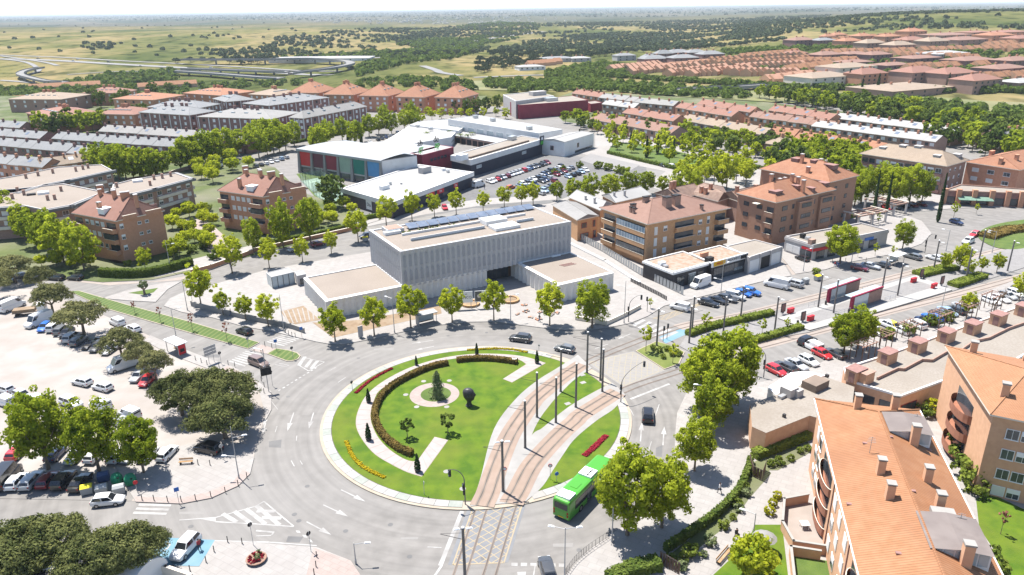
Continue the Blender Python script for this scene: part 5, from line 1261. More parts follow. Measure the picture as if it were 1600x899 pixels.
p, rz, n = g2.place(1, L_*.60,.32); lettering('REDONDO', .85, 'black_panel', g2.root, (p.x+n.x*.02, p.y+n.y*.02,4.35),(R(90),0, rz))
p, rz, n = g2.place(1, L_*.91,.32); MB().b2(-1.3,1.3,-.05,0,3.85,4.75).build('sign_panel', ['dark'], g2.root, (p.x, p.y, 0), rz)
for u in (.2,.5,.8): g2.win(1, u, .1,3.6,3.0, 'dark')
g2.win(1,.8,1.0,3.4,.9, 'pale')
g2.unit(1100,402,(2.6,.5,1.2),'brick_red',.6); g2.unit(1108,408,(2,1.2,1.0),'dark',.6)
g3 = B('garage', 'pale grey garage with white roller doors and one door open', 'garage', [(1134,386),(1170.6,403.5),(1222,387),(1179,375.5)], 4.1, 'render_grey')
g3.flat('gravel_grey', .25, 'render_grey')
for u, kd in ((.17, 'w'),(.5, 'd'),(.82, 'w')):
    p, rz, n = g3.place(1, g3.edge(1)[2]*u, .0); MB().b2(-2.1,2.1,-.06,.02,.0,3.2).build('door', ['white_wall' if kd == 'w' else 'dark'], g3.root, (p.x, p.y, 0), rz)
for u in (.0,.335,.655,.99):
    p, rz, n = g3.place(1, g3.edge(1)[2]*u, .0); MB().b2(-.25,.25,-.2,.05,0,4.3).build('pier', ['render_grey'], g3.root, (p.x, p.y, 0), rz)
# small pair of houses with red window frames
hs = B('house', 'small brick house with red window frames and grey metal roof', 'house', [(862,321),(902,345.5),(936,338.5),(906,318)], 6.2, 'brick_ochre', ov=.3)
hs.hip(1.2, 'slate_warm', ridge=.3)
hs.win(1,.32,3.6,2.0,1.6, 'red'); hs.win(1,.82,3.4,1.0,2.0, 'red'); hs.win(1,.35,.8,3.0,1.4, 'red'); hs.win(1,.85,.2,1.1,2.2, 'red')
for k, (px, lab) in enumerate((([(888,309),(938,330),(957,319),(912,302)], 'small house with white gabled roof beside the ochre flats'),([(940,306),(962,318),(1018,305),(985,296)], 'small house with white roof vents behind the ochre flats'))):
    b = B('house', lab, 'house', px, 7.0, 'brick_ochre', ov=.3); b.hip(1.8, 'roof_white', ridge=.3); b.chimney((929,976)[k], (318,306)[k], .5,.5,1.4, 'galv', 'galv'); b.chimney((915,948)[k], (313,311)[k], .5,.5,1.0, 'galv', 'galv')
# mottled red roofs behind
for k, px in enumerate(([(1022,303),(1060,312),(1100,303),(1070,293)], [(1066,301),(1122,316),(1140,310),(1130,293),(1085,290)][:4], [(1122,305),(1160,318),(1215,303),(1180,293)])):
    b = B('house', ('old house with mottled clay tiled roof by the white houses', 'old house with mottled clay roof and tall brick stacks behind the ochre flats', 'old house with mottled clay roof next to the stepped block')[k], 'house', px, 6.5, 'brick_brown', ov=.4); b.hip(2.4, 'tile_mottled', ridge=.4)
    for x, y in (((1034,300),(1053,297)),((1078,305),(1096,307),(1110,298)),((1145,305),(1180,299),(1192,302)))[k]: b.chimney(x, y, .9,.9,2.2, 'brick_red', 'brick_brown')
# --- the orange-tiled block across the pavement, seen from above
def local_root(name, label, cat_, origin, rz): return thing(name, label, cat_, (origin.x, origin.y, 0), rz)
R1o = P(1272,625,11.0); R1a = math.atan2(-0.25544,0.96682)
r1 = local_root('apartment_block', 'peach brick apartment block with orange tiled roof and grey roof dormers', 'building', R1o, R1a)
H1, W1, N1 = 11.0,13.2,46.0
MB().b2(.55, W1-.55,-N1,-.6,-.2, H1).build('wall', ['brick_peach'], r1)
def hip_local(W, N, H, rh, inset, root, mat='tile_orange'):
    v = [(0,0, H),(0,-N, H),(W, -N, H),(W, 0, H),(W/2,-inset, H+rh),(W/2,-N, H+rh)]
    roof = MB().add([(a, b, c+.2) for a, b, c in v], [(0,1,5,4),(2,3,4,5),(3,0,4)]).build('roof', [mat], root)
    e = MB()
    for a, b in ((0,1),(2,3),(3,0)):
        p, q = Vector(v[a]), Vector(v[b]); e.add([p, q, q+Vector((0,0,.2)), p+Vector((0,0,.2))], [(0,1,2,3)])
    e.add([v[0], v[1], v[2], v[3]], [(3,2,1,0)]); e.build('eaves', ['cream'], roof)
    MB().path([(0,0, H+.2),(0,-N, H+.2)], .09,5).build('gutter', ['frame_white'], roof)
    rt = MB().path([(v[4][0], v[4][1], H+rh+.22),(W/2,-N, H+rh+.22)], .14,6); rt.path([(0,0, H+.25),(W/2,-inset, H+rh+.22)], .12,6); rt.path([(W, 0, H+.25),(W/2,-inset, H+rh+.22)], .12,6)
    rt.build('ridge_tiles', [mat], roof)
    MB().path([(W, 0, H+.2),(W, -N, H+.2)], .09,5).build('gutter', ['frame_white'], roof)
    return roof
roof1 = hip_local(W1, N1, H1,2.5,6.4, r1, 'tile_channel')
M1 = Matrix.Rotation(R1a, 3, 'Z')
def to_r1(px, py, z): q = P(px, py, z); return M1.transposed() @ Vector((q.x-R1o.x, q.y-R1o.y, 0))
def r1_z(x): return H1+.2+2.5*min(x, W1-x)/(W1/2)
def chim1(px, py, w_=.8, d_=.8, h=1.7, mat='brick_peach'):
    z = 12.5
    for _ in range(6): q = to_r1(px, py, z); z = r1_z(min(max(q.x, .3), W1-.3))
    MB().b2(-w_/2, w_/2,-d_/2, d_/2,-.8, h).build('chimney', [mat], roof1,(q.x, q.y, z)); MB().b2(-w_/2-.07, w_/2+.07,-d_/2-.07, d_/2+.07, h+.12, h+.26).build('chimney_cap', ['kerbstone'], roof1,(q.x, q.y, z))
    MB().b2(-w_/2+.1, w_/2-.1,-d_/2+.1, d_/2-.1, h, h+.12).build('flue', ['dark'], roof1,(q.x, q.y, z))
for x, y in ((1375,739),(1389,778),(1448,752),(1466.6,794),(1339,637),(1397,637)): chim1(x, y)
mk('fibre_cement', (.15,.125,.115),(.20,.17,.155), ns=.8, c3=(.12,.10,.095), ns3=.4)
def dormer1(px, py, L, Wd, h):
    z = 13.2; q = to_r1(px, py, z)
    o = MB().b2(-Wd/2, Wd/2,-L/2, L/2,-1.6, h).build('dormer', ['white_wall'], roof1,(q.x, q.y, 13.2))
    t = MB(); t.add([(-Wd/2-.15,-L/2-.3, h+.02),(0,-L/2-.3, h+.3),(Wd/2+.15,-L/2-.3, h+.02),(-Wd/2-.15, L/2+.2, h+.02),(0, L/2+.2, h+.3),(Wd/2+.15, L/2+.2, h+.02)], [(0,1,4,3),(1,2,5,4)]); t.build('dormer_roof', ['fibre_cement'], roof1,(q.x, q.y, 13.2))
    for k in range(5): MB().b2(-.42,.42,-.05,0,-.9, h-.15).build('dormer_window', ['glass_pale'], roof1,(q.x-Wd/2+.6+k*(Wd-1.2)/4, q.y-L/2,13.2))
    MB().b2(-.45,.45,-.4,.4,-1, h+1.3).build('chimney', ['brick_peach'], roof1,(q.x+.3, q.y-L/2-.6,13.2)); MB().b2(-.5,.5,-.45,.45, h+1.3, h+1.5).build('chimney_cap', ['kerbstone'], roof1,(q.x+.3, q.y-L/2-.6,13.2))
dormer1(1416,668,4.2,4.6,.55); dormer1(1488,840,5.2,5.2,.55)
q = to_r1(1472,807,13); MB().b2(-1.1,1.1,-.6,.6,-.5,.7).build('chimney', ['kerbstone'], roof1,(q.x, q.y, 13))
for px, py in ((1500,815),(1432,655),(1360,700)):
    q = to_r1(px, py, 13.5); an = MB().tube((0,0,-1),(0,0,2.2),.03, n=5)
    for k in range(4): an.tube((-.5+k*.05,0,1.5+k*.2),(.5-k*.05,0,1.5+k*.2),.02, n=4)
    an.build('aerial', ['galv'], roof1,(q.x, q.y, r1_z(q.x)))
for px, py in ((1352,690),(1390,690),(1405,860),(1330,770),(1425,775),(1455,690)):
    q = to_r1(px, py, 13); MB().box((0,0,.05),(.5,.35,.14)).build('roof_vent', ['brick_dark'], roof1,(q.x, q.y, r1_z(q.x)))
# west wall: shutters, curved balconies, downpipes
mk('balcony_brown', (.24,.10,.06),(.30,.135,.085), ns=1.2)
def curved_balcony(root, x, y, z, r, h, mat='balcony_brown', dep=.8):
    m = MB(); n = 10; pts = []
    for i in range(n+1):
        a = math.pi*(i/n); pts.append((x-dep*math.sin(a), y+r*math.cos(a)))
    m.prism(pts, z-.2, z); 
    for i in range(n):
        a, b = pts[i], pts[i+1]; m.add([(a[0], a[1], z),(b[0], b[1], z),(b[0], b[1], z+h),(a[0], a[1], z+h)], [(0,1,2,3)])
        m.add([(a[0]+.12, a[1]*.98+y*.02, z),(b[0]+.12, b[1]*.98+y*.02, z),(b[0]+.12, b[1]*.98+y*.02, z+h),(a[0]+.12, a[1]*.98+y*.02, z+h)], [(3,2,1,0)])
    o = m.build('balcony', [mat], root)
    MB().b2(x-.03, x+.02, y-r*.9, y+r*.9, z+.02, z+2.3).build('dark_balcony_back', ['glass'], root)
    MB().path([(p[0], p[1], z+h) for p in pts], .05,5).build('handrail', ['cream'], o)
for z in (.6,3.5,6.4): curved_balcony(r1,.55,-12.5, z+.2,3.4,1.0)
for z in (.8,3.7,6.6): curved_balcony(r1,.55,-33, z+.2,3.4,1.0)
def wall_win(root, x, y, z, w_, h, kind, rz):
    f, pm, pn = window_meshes(w_, h, kind); o = obj('window', f, root, (x, y, z), rz); obj(pn, pm, o)
for s in (4.0,6.4,19.0,22.2,26.0,38.5,41):
    for z in (1.2,4.1,7.0): wall_win(r1,.53,-s, z+.2,1.5,1.7, random.choice(('shutter', 'half', 'win')),-math.pi/2)
for s in (17.4,28): MB().tube((.48,-s, 0),(.48,-s, H1),.07).build('downpipe', ['brick_dark'], r1)
# patios at its foot
pt = MB(); 
patio1 = [(-.5,-8.5),(-3.6,-10.2),(-4.2,-15),(-3.2,-18.5),(.5,-18.5)]
for k, pts in enumerate((patio1, [(-.3,-19.6),(-3.6,-19.6),(-3.8,-31),(.4,-31)])):
    fl = MB().poly([(x, y, 0) for x, y in pts]+[(.6, pts[-1][1], 0),(.6, pts[0][1], 0)], .2).build('patio_floor', ['setts_pale' if k == 0 else 'grass_dark'], r1)
    for i in range(len(pts)-1):
        a, b = Vector(pts[i]), Vector(pts[i+1]); d = (b-a); c = (a+b)/2
        MB().box((c.x, c.y, .75),(d.length+.2,.22,1.5), math.atan2(d.y, d.x)).build('patio_wall', ['brick_peach'], r1); MB().box((c.x, c.y, 1.53),(d.length+.26,.32,.08), math.atan2(d.y, d.x)).build('coping', ['kerbstone'], r1)
def at_r1(x, y, z=.2): v = M1 @ Vector((x, y, 0)); return Vector((R1o.x+v.x, R1o.y+v.y, z))
tb = thing('garden_table', 'white garden table on the green patio floor', 'table', at_r1(-2.1,-27.2,.21))
MB().lathe([(.55,.68),(.55,.72)], 14).build('table_top', ['white'], tb); MB().tube((0,0,0),(0,0,.68),.05).build('leg', ['white'], tb)
for k in range(4):
    a = k*1.57+.5; c = thing('garden_chair', 'white plastic chair around the patio table', 'chair', at_r1(-2.1+1.0*math.cos(a),-27.2+1.0*math.sin(a),.21), a+R1a, 'white patio chairs')
    MB().b2(-.24,.24,-.24,.24,.4,.45).build('seat', ['white'], c); MB().b2(.2,.25,-.24,.24,.45,.85).build('backrest', ['white'], c)
    for x in (-.2,.2):
        for y in (-.2,.2): MB().b2(x-.02, x+.02, y-.02, y+.02,0,.4).build('leg', ['white'], c)
aw = MB().b2(-4,.5,-36,-31.5,2.6,2.68).build('awning', ['white'], r1)
tb2 = thing('garden_table', 'small square table on the patio crowded with plants', 'table', at_r1(-1.4,-14,.21))
MB().b2(-.5,.5,-.5,.5,.68,.74).build('table_top', ['white'], tb2)
for x in (-.42,.42):
    for y in (-.42,.42): MB().b2(x-.03, x+.03, y-.03, y+.03,0,.68).build('leg', ['white'], tb2)
# --- corner block with curved balconies
c2, l2, rr2 = P(1547,650,12), P(1476,542,12), P(1600,661,12)
b2_ = B('apartment_block', 'peach brick block with stacked curved balconies and orange roof by the lawn', 'building', None, 12, 'brick_peach', ov=.5, pts=[l2, c2, c2+(rr2-c2)*6, l2+(rr2-c2)*6])
b2_.wall.data.materials[0] = MAT['brick_peach']
b2_.hip(3.0, 'tile_orange', ridge=7)
for x, y in ((1520,551),(1569,618),(1580,546)): b2_.chimney(x, y, .9,.8,1.7, 'brick_peach', 'kerbstone')
a, d, L_, n = b2_.edge(0); mid = a+d*(L_*.52)
rzb = math.atan2(n.y, n.x)-math.pi
for z in (1.0,4.0,7.0):
    e = obj('balcony_group', None, b2_.root, (mid.x, mid.y, 0), rzb)
    m = MB(); nn = 10; pts = [(-1.5*math.sin(math.pi*i/nn),3.6*math.cos(math.pi*i/nn)) for i in range(nn+1)]
    m.prism(pts, z-.2, z)
    for i in range(nn):
        p, q = pts[i], pts[i+1]; m.add([(p[0], p[1], z),(q[0], q[1], z),(q[0], q[1], z+1.1),(p[0], p[1], z+1.1)], [(0,1,2,3)])
    bpy.data.objects.remove(e)
    m.build('balcony', ['balcony_brown'], b2_.root, (mid.x, mid.y, 0), rzb)
    MB().b2(-.06,.1,-3.3,3.3, z+.05, z+2.5).build('dark_balcony_back', ['glass'], b2_.root, (mid.x, mid.y, 0), rzb)
for z in (9.0,6.0,3.0,.4): b2_.grid(1, [.12,.2,.32,.45], [z], 1.5,1.5,('half', 'win', 'shutter'))
b2_.edge(1)
w_e = b2_.edge(1)
# --- low gravel-roofed wing behind the hedge
r3 = B('annex', 'low orange brick annexe with flat gravel roof and roof fans', 'building', [(1172,632),(1210,618),(1248,603),(1262,590),(1292,590),(1335,605),(1330,650),(1276,653),(1265,650),(1197,677),(1175,667)], 3.8, 'brick_peach')
r3.roof = MB().poly([(p.x, p.y, 0) for p in r3.pts], 3.83).build('roof', ['gravel_grey'], r3.root)
def fan(px, py, mat, sz): 
    x, y = r3.on_roof(px, py); o = MB().box((x, y, 3.8+sz[2]/2), sz, .6).build('roof_fan', [mat], r3.root); return o
fan(1273,605, 'rail_grime', (3.6,2.6,1.3)); fan(1232,617, 'render_grey', (2.0,2.0,1.5)); fan(1243,617, 'render_grey', (1.4,1.8,1.2)); fan(1225,620, 'steel', (2.4,.7,.5)); fan(1225,652, 'iron', (.4,.4,.6)); fan(1260,601, 'iron', (.6,.6,.7)); fan(1292,589, 'iron', (.5,.5,.5))
wt = B('pergola_roof', 'white canvas roof of a pavement terrace behind the parked cars', 'awning', [(1200,605),(1236,582),(1263,580),(1290,587),(1262,592),(1250,603),(1212,617)], 3.0, 'white', wallname='canvas')
wt.wall.location.z = 0
# --- long terrace building with brick stair huts on its roof
tr = B('terrace_building', 'long low brick building with roof terraces beside the parked cars', 'building', [(1322.6,596),(1408,621.5),(1472,598),(1500,590),(1530,600),(1660,520),(1640,463),(1560,492),(1480,521),(1385,556),(1318,577)], 4.0, 'brick_peach')
tr.flat('gravel_grey', .35, 'white_wall', .3)
for x, y in ((1335,590),(1385,562),(1432,545),(1477,529),(1518,516),(1558,502),(1597,488)):
    ox, oy = tr.on_roof(x, y+4); o = obj('stair_hut', MB().b2(-1.35,1.35,-1.0,1.0,0,2.1).mesh('stair_hut', ['brick_peach']), tr.root, (ox, oy, 4.06),.56)
    MB().b2(-1.5,1.5,-1.15,1.15,2.1,2.22).build('hut_roof', ['brick_dark'], o); MB().b2(-1.4,-1.34,-.7,.3,.1,1.8).build('hut_door', ['brick_dark'], o)
ox, oy = tr.on_roof(1350,597); o = MB().b2(-1.2,1.2,-.9,.9,0,1.9).build('stair_hut', ['brick_peach'], tr.root, (ox, oy, 4.06),.56); MB().b2(-1.3,1.3,-1,1,1.9,2.0).build('hut_roof', ['brick_brown'], o)
ln = [(1370,594),(1402,579),(1412,580),(1440,565),(1456,566),(1480,552),(1498,552),(1521,536),(1545,531),(1575,516),(1630,497)]
pts = [Vector(tr.on_roof(*q)) for q in ln]
for i in range(len(pts)-1):
    d = pts[i+1]-pts[i]; c = (pts[i]+pts[i+1])/2; MB().box((c.x, c.y, 4.3),(d.length, .2,.6), math.atan2(d.y, d.x)).build('dividing_wall', ['brick_brown'], tr.root)
a, d, L_, n = tr.edge(0)
for u in (.25,.45,.75): tr.win(0, u, 1.2,1.8,1.5, 'dark')
for u in (.15,.3): tr.win(1, u, .3,2.4,2.2, 'red')
# pergolas on the street side of it
for k, (x, y) in enumerate(((1345,570),(1372,555),(1418,538),(1465,520),(1508,505),(1548,490))):
    p = P(x, y, K); o = thing('terrace_pergola', 'brown timber pergola on the roof terraces beside the parked cars', 'pergola', (p.x, p.y, K),.56, 'pergolas of the roof terraces')
    for i in range(3):
        for j in range(2): MB().b2(i*2-.06, i*2+.06, j*2.4-.06, j*2.4+.06,0,3.4).build('post', ['wood_dark'], o)
    for j in range(2): MB().b2(-.4,4.4, j*2.4-.06, j*2.4+.06,3.4,3.55).build('beam', ['brick_brown'], o)
    for i in range(5): MB().b2(i-.05, i+.05,-.4,2.8,3.56,3.66).build('rafter', ['brick_brown'], o)
# gardens round the orange blocks
sheet('lawn', [(1180,820),(1222,820),(1232,905),(1100,912),(1130,884),(1165,852)], K+.02, 'grass')
sheet('lawn', [(1525,780),(1545,770),(1600,796),(1660,830),(1650,915),(1575,912),(1555,862),(1530,825)], K+.02, 'grass')
sheet('flower_bed', [(1045,868),(1130,800),(1170,745),(1178,722),(1192,722),(1205,740),(1170,780),(1150,810),(1100,850),(1060,885)], K+.015, 'garden')
sheet('garden_path', [(1060,885),(1100,850),(1150,810),(1170,780),(1210,745),(1240,735),(1235,800),(1222,820),(1180,820),(1160,850),(1125,885),(1095,912),(1050,912)], K+.02, 'paving')
sheet('flower_bed', [(1178,722),(1200,712),(1262,690),(1270,705),(1215,735),(1195,735)], K+.03, 'garden')
# --- shops, sports hall and school beyond the library
dia = B('supermarket', 'white roofed supermarket with plum end wall and white square sign', 'shop', [(535,295),(612,317),(738,270),(655,258)], 5.2, 'plum_cladding')
dia.flat('roof_white', .3, 'white_wall', .5); dia.fascia(3.9,5.5, 'white_wall', .5,(0,1))
dia.wall.data.materials[0] = MAT['plum_cladding']
dia.box_bay(1,.01,.999,.0,3.9,.03, 'navy', 'cladding')
a, d, L_, n = dia.edge(0); p, rz, n = dia.place(0, L_*.55,.1); MB().b2(-1.6,1.6,-.08,0,.7,3.9).build('sign_panel', ['white'], dia.root, (p.x, p.y, 0), rz)
lettering('Dia', 1.6, 'plum_cladding', dia.root, (p.x+n.x*.1, p.y+n.y*.1,2.3),(R(90),0, rz),.03)
a, d, L_, n = dia.edge(1)
for u, w_ in ((.44,4.2),(.56,4.2),(.76,2.6)):
    p, rz, n = dia.place(1, L_*u, .06); MB().b2(-w_/2, w_/2,-.1,0,2.2,3.8).build('sign_panel', ['red'], dia.root, (p.x, p.y, 0), rz); lettering('Dia', 1.1, 'white', dia.root, (p.x+n.x*.12, p.y+n.y*.12,3.0),(R(90),0, rz),.02)
for u in (.5,.62): dia.win(1, u, 0,3.2,2.1, 'dark')
dia.unit(601,296,(3.4,1.4,1.4),'white',.9); dia.unit(610,289,(.8,.8,1.0),'steel'); dia.unit(693,267,(1.4,1,1),'white'); dia.unit(700,270,(1,1,1),'steel'); dia.unit(664,270,(4.5,2.4,2.2),'render_grey',.9); dia.unit(627,288,(.6,.6,.5),'galv')
hall = B('sports_hall', 'sports hall with six tall coloured wall panels between concrete fins', 'building', [(462,233),(594,252),(655,243),(541,225)], 9.6, 'concrete', ov=.6)
hall.wall.data.materials[0] = MAT['render_grey']
r_ = MB(); E_ = hall.eave; 
nseg = 8; eL, eC, eR, eB = (E_ if not hall.flip else E_[::-1])
vs = []
for i in range(nseg+1):
    t = i/nseg; p0 = eL.lerp(eB, t); p1 = eC.lerp(eR, t); zz = 9.75+1.4*math.sin(math.pi*min(1, t*1.15)*.6); vs += [(p0.x, p0.y, zz),(p1.x, p1.y, zz)]
r_.add(vs, [(2*i, 2*i+1,2*i+3,2*i+2) for i in range(nseg)]); hall.roof = r_.build('roof', ['metal_roof'], hall.root)
hall.fascia(8.9,9.8, 'metal_roof', .75,(0,), 'eaves'); hall.box_bay(1,.0,.999,2.0,9.4,.06, 'white_wall', 'end_wall')
a, d, L_, n = hall.edge(0)
for k, (nm, c) in enumerate((('red', (.42,.025,.025)),('plum', (.10,.025,.04)),('crimson', (.20,.025,.04)),('sage', (.23,.30,.235)),('green', (.018,.15,.115)),('blue', (.075,.23,.42)))):
    mk('panel_'+nm, c, tuple(v*1.15 for v in c), ns=.4, rough=.6); p, rz, n = hall.place(0, L_*(k+.5)/6)
    o = MB().b2(-L_/15, L_/15,-.16,.02,3.2,8.9).build('coloured_panel', ['panel_'+nm], hall.root, (p.x, p.y, 0), rz); o['label'] = nm+' panel'
    MB().b2(-L_/15, L_/15,-.1,.02,.2,2.6).build('dark_base_recess', ['glass'], hall.root, (p.x, p.y, 0), rz)  # flat dark sheet stands in for the shaded recess below the panel
for k in range(7):
    p, rz, n = hall.place(0, L_*k/6); m = MB(); m.add([(-.7,-.9,0),(.7,-.9,0),(.7,.1,0),(-.7,.1,0),(-.45,-.35,9),(.45,-.35,9),(.45,.1,9),(-.45,.1,9)], [(0,1,5,4),(1,2,6,5),(3,0,4,7),(4,5,6,7)]); m.build('fin', ['concrete'], hall.root, (p.x, p.y, 0), rz)
hall2 = B('gym_roof_wing', 'second shallow metal roof wing of the sports hall', 'building', [(541,226),(640,243),(690,230),(610,221)], 8.6, 'white_wall'); hall2.flat('metal_roof', .1, 'white_wall'); 
# padel courts
sheet('padel_court', [(463,272),(492,266),(560,300),(535,322),(500,318)], .05, 'grass_dark')
mk('court', (.17,.25,.19),(.20,.28,.215), ns=.4); mk('court_glass', (.30,.38,.36), rough=.1)
gm = bpy.data.materials['court_glass']; gb = gm.node_tree.nodes['Principled BSDF']; gb.inputs['Alpha'].default_value = .3
for k, q in enumerate(([(470,283),(502,277),(522,291),(488,300)], [(490,303),(524,293),(545,308),(510,319)])):
    pts = PP(q, .06); o = thing('padel_court_cage', ('glass walled padel court beside the coloured panels', 'glass walled padel court nearer the supermarket')[k], 'sports court', pts[0])
    MB().poly([p-pts[0] for p in pts], .02).build('playing_surface', ['court'], o)
    for i in range(4):
        a, b = pts[i]-pts[0], pts[(i+1) % 4]-pts[0]
        MB().add([(a.x, a.y, 0),(b.x, b.y, 0),(b.x, b.y, 3),(a.x, a.y, 3)], [(0,1,2,3)]).build('glass_wall', ['court_glass'], o)
        for t in (0,.25,.5,.75): v = a.lerp(b, t); MB().tube((v.x, v.y, 0),(v.x, v.y, 4),.06, n=4).build('post', ['iron'], o)
        MB().tube((a.x, a.y, 4),(b.x, b.y, 4),.05, n=4).build('rail', ['iron'], o)
redb = B('stair_tower', 'burgundy cube with small windows and big letters on its roof', 'building', [(640,240),(659.5,243),(708.7,230.4),(688,227)], 8.6, 'burgundy'); redb.flat('roof_white', .12, 'burgundy')
for k in range(5): redb.win(1,.28+.11*k, 5.3,1.6,1.2, 'dark')
mk('sign_green', (.08,.42,.05))
a, d, L_, n = redb.edge(1)
for u, s1, s2 in ((.05, 'ab', 'gr'),(.55, 'de', 'ap')):
    p, rz, n = redb.place(1, L_*u, -1.6); lettering(s1,3.4, 'dark', redb.root, (p.x, p.y, 13.0),(R(90),0, rz),.1); lettering(s2,3.4, 'sign_green', redb.root, (p.x+.4, p.y-.4,11.0),(R(90),0, rz),.1)
    for q in (-1.2,.1,1.4): MB().tube((p.x+d.x*q, p.y+d.y*q, 8.6),(p.x+d.x*q, p.y+d.y*q, 11),.09, n=4).build('letter_post', ['galv'], redb.root)
navy = B('gym', 'long navy blue gym with white fascia beside the car park', 'building', [(705,244),(735.5,251),(847,218.5),(815,213)], 6.6, 'navy'); navy.flat('gravel_grey', .35, 'white_wall'); navy.fascia(4.7,6.9, 'white_wall', .25,(1,)); navy.fascia(4.7,6.9, 'white_wall', .25,(0,))
navy.win(1,.1,2.7,3.4,1.2, 'pale'); navy.win(1,.72,2.7,3.4,1.2, 'pale')
a, d, L_, n = navy.edge(1); p, rz, n = navy.place(1, L_*.985,.3); MB().b2(-1.8,1.8,-.15,0,4.4,8.4).build('sign_panel', ['navy'], navy.root, (p.x, p.y, 0), rz); MB().b2(-1.2,1.2,-.2,-.15,4.7,6.2).build('sign_mark', ['sign_green'], navy.root, (p.x, p.y, 0), rz); MB().b2(-.7,.7,-.2,-.15,6.6,7.8).build('sign_mark', ['white'], navy.root, (p.x, p.y, 0), rz)
a, d, L_, n = navy.edge(1)
for k in range(16): navy_p = a+d*(4+k*(L_-10)/16)-n*2.6; MB().box((navy_p.x, navy_p.y, 7.0),(2.6,.9,.7), math.atan2(d.y, d.x)).build('duct', ['rail_grime'], navy.roof)
navy.unit(722,250,(4,3,2.2),'white',.9); navy.unit(713,249,(3,3,1.6),'white_wall',.9); navy.unit(800,219,(4,2.4,1.8),'steel',1.0)
sch = B('school', 'long white school block with a row of grey windows', 'building', [(700,187),(842,209),(879,203),(745,181)], 8.2, 'white_wall'); sch.flat('roof_white', .25, 'white_wall')
for k in range(9): sch.win(0,.06+k*.108,3.6,5.0,2.2, 'pale')
for x, y in ((770,190),(827,203),(743,185)): sch.unit(x, y, (2.4,2,1.6), 'steel')
for k, (px, H, lab) in enumerate((([(640,197),(712,207),(705,215),(640,226),(600,222)], 4.4, 'low white school wing next to the sports hall'),([(655,190),(700,187),(735,193),(716,205),(640,196)], 5.0, 'low white school wing with flat roof at the corner'),([(713,205),(795,219),(784,225),(703,211)], 3.4, 'white roofed covered walkway around the school yard'))):
    b = B('school_wing', lab, 'building', px, H, ('white_wall', 'white_wall', 'brick_brown')[k]); b.flat('roof_white', .2, 'white_wall')
    if k == 2:
        for u in range(9): p, rz, n = b.place(2, b.edge(2)[2]*(u+.5)/9,.1); MB().b2(-1.6,1.6,-.1,.02,0,2.6).build('opening', ['dark'], b.root, (p.x, p.y, 0), rz)
    else:
        for u in range(5): b.win(1 if k == 0 else 2,(u+.5)/5,1.6,2.6,1.0, 'pale')
    for u in ((653+k*20,199+k*4),): b.unit(*u, (2,1.6,1.2), 'steel')
wh = B('white_hall', 'plain white hall with two red windows at the car park corner', 'building', [(847,219),(882,223),(928,209),(890,208)], 6.4, 'white_wall'); wh.hip(1.0, 'roof_white', ridge=.2)
mk('window_red', (.28,.03,.035))
for e, u in ((0,.45),(1,.45)): wh.win(e, u, 2.4,1.8,2.0, 'red')
wh.box_bay(1,.35,.95,.2,1.3,.05, 'glass', 'window_band')
rb = B('burgundy_building', 'burgundy clad civic building with flat gravel roof', 'building', [(797,160),(811,165),(919,157),(895,150)], 8.0, 'burgundy'); rb.flat('gravel_grey', .2, 'burgundy'); rb.unit(860,158,(8,5,2),'steel')
b = B('civic_block', 'pale concrete block standing behind the burgundy building', 'building', [(786,149),(806,159),(866,151),(835,144)], 10.0, 'render_grey'); b.flat('gravel_grey', .4, 'white_wall'); b.unit(840,149,(10,5,2.5),'render_grey'); b.win(1,.4,4,6,1.2, 'dark')
b = B('civic_wing', 'low burgundy wing at the end of the civic building', 'building', [(915,160),(923,163),(941,161),(930,158)], 5.0, 'burgundy'); b.flat('gravel_grey', .2, 'burgundy')

# --- blocks of flats further out
def block(px, H, wall, roof, label, rh=3.2, nx=6, ny=4, fl=3, chim=4, group=None, ridge=None, kinds=('win', 'shutter', 'half', 'dark'), base=0.0, cm='brick_red', pil=False):
    b = B('apartment_block', label, 'building', px, H, wall, ov=.6, rect=len(px) == 3, group=group, base=base); b.hip(rh, roof, ridge=ridge)
    for e, n_ in ((0, nx),(1, ny)):
        if not n_: continue
        for f in range(fl):
            for k in range(n_): b.win(e, (k+.5)/n_, H-2.3-f*2.9,1.5,1.5, random.choice(kinds), sub=False)
            if f == 0 and pil:
                for k in range(n_+1):
                    p, rz, n = b.place(e, b.edge(e)[2]*k/n_); MB().b2(-.25,.25,-.2,.02,0, H-.1).build('pilaster', ['white_wall'], b.root, (p.x, p.y, 0), rz)
    for k in range(chim):
        t = (k+.5)/chim; q = b.r1.lerp(b.r2, t)+Vector((random.uniform(-1.5,1.5), random.uniform(-1.5,1.5)))
        MB().b2(-.7,.7,-.45,.45,-1.5,2.0).build('chimney', [cm], b.roof, (q.x, q.y, H+rh-.4), random.choice((0,.6)))
        s_ = b.lng[0].lerp(b.lng[1], (k+.3)/chim).lerp(b.r1.lerp(b.r2, t),.5); MB().b2(-.9,.9,-.2,.9,-.6,.5).build('roof_window', ['glass_pale'], b.roof, (s_.x, s_.y, H+rh*.52), math.atan2((b.lng[1]-b.lng[0]).y, (b.lng[1]-b.lng[0]).x))
    return b
sl = dict(cm='brick_dark', pil=True)
block([(230,174),(296,181),(338,174)], 11, 'brick_dark', 'slate', 'slate roofed dark brick block at the head of the townhouse rows', nx=5, ny=4, **sl)
block([(257,163),(310,170),(345,163)], 11, 'brick_dark', 'slate', 'slate roofed dark brick block behind the first slate block', nx=5, ny=3, **sl)
block([(342,176),(425,187),(470,176)], 11, 'brick_dark', 'slate_warm', 'pale slate roofed brick block with white pilasters facing the trees', nx=7, ny=4, **sl)
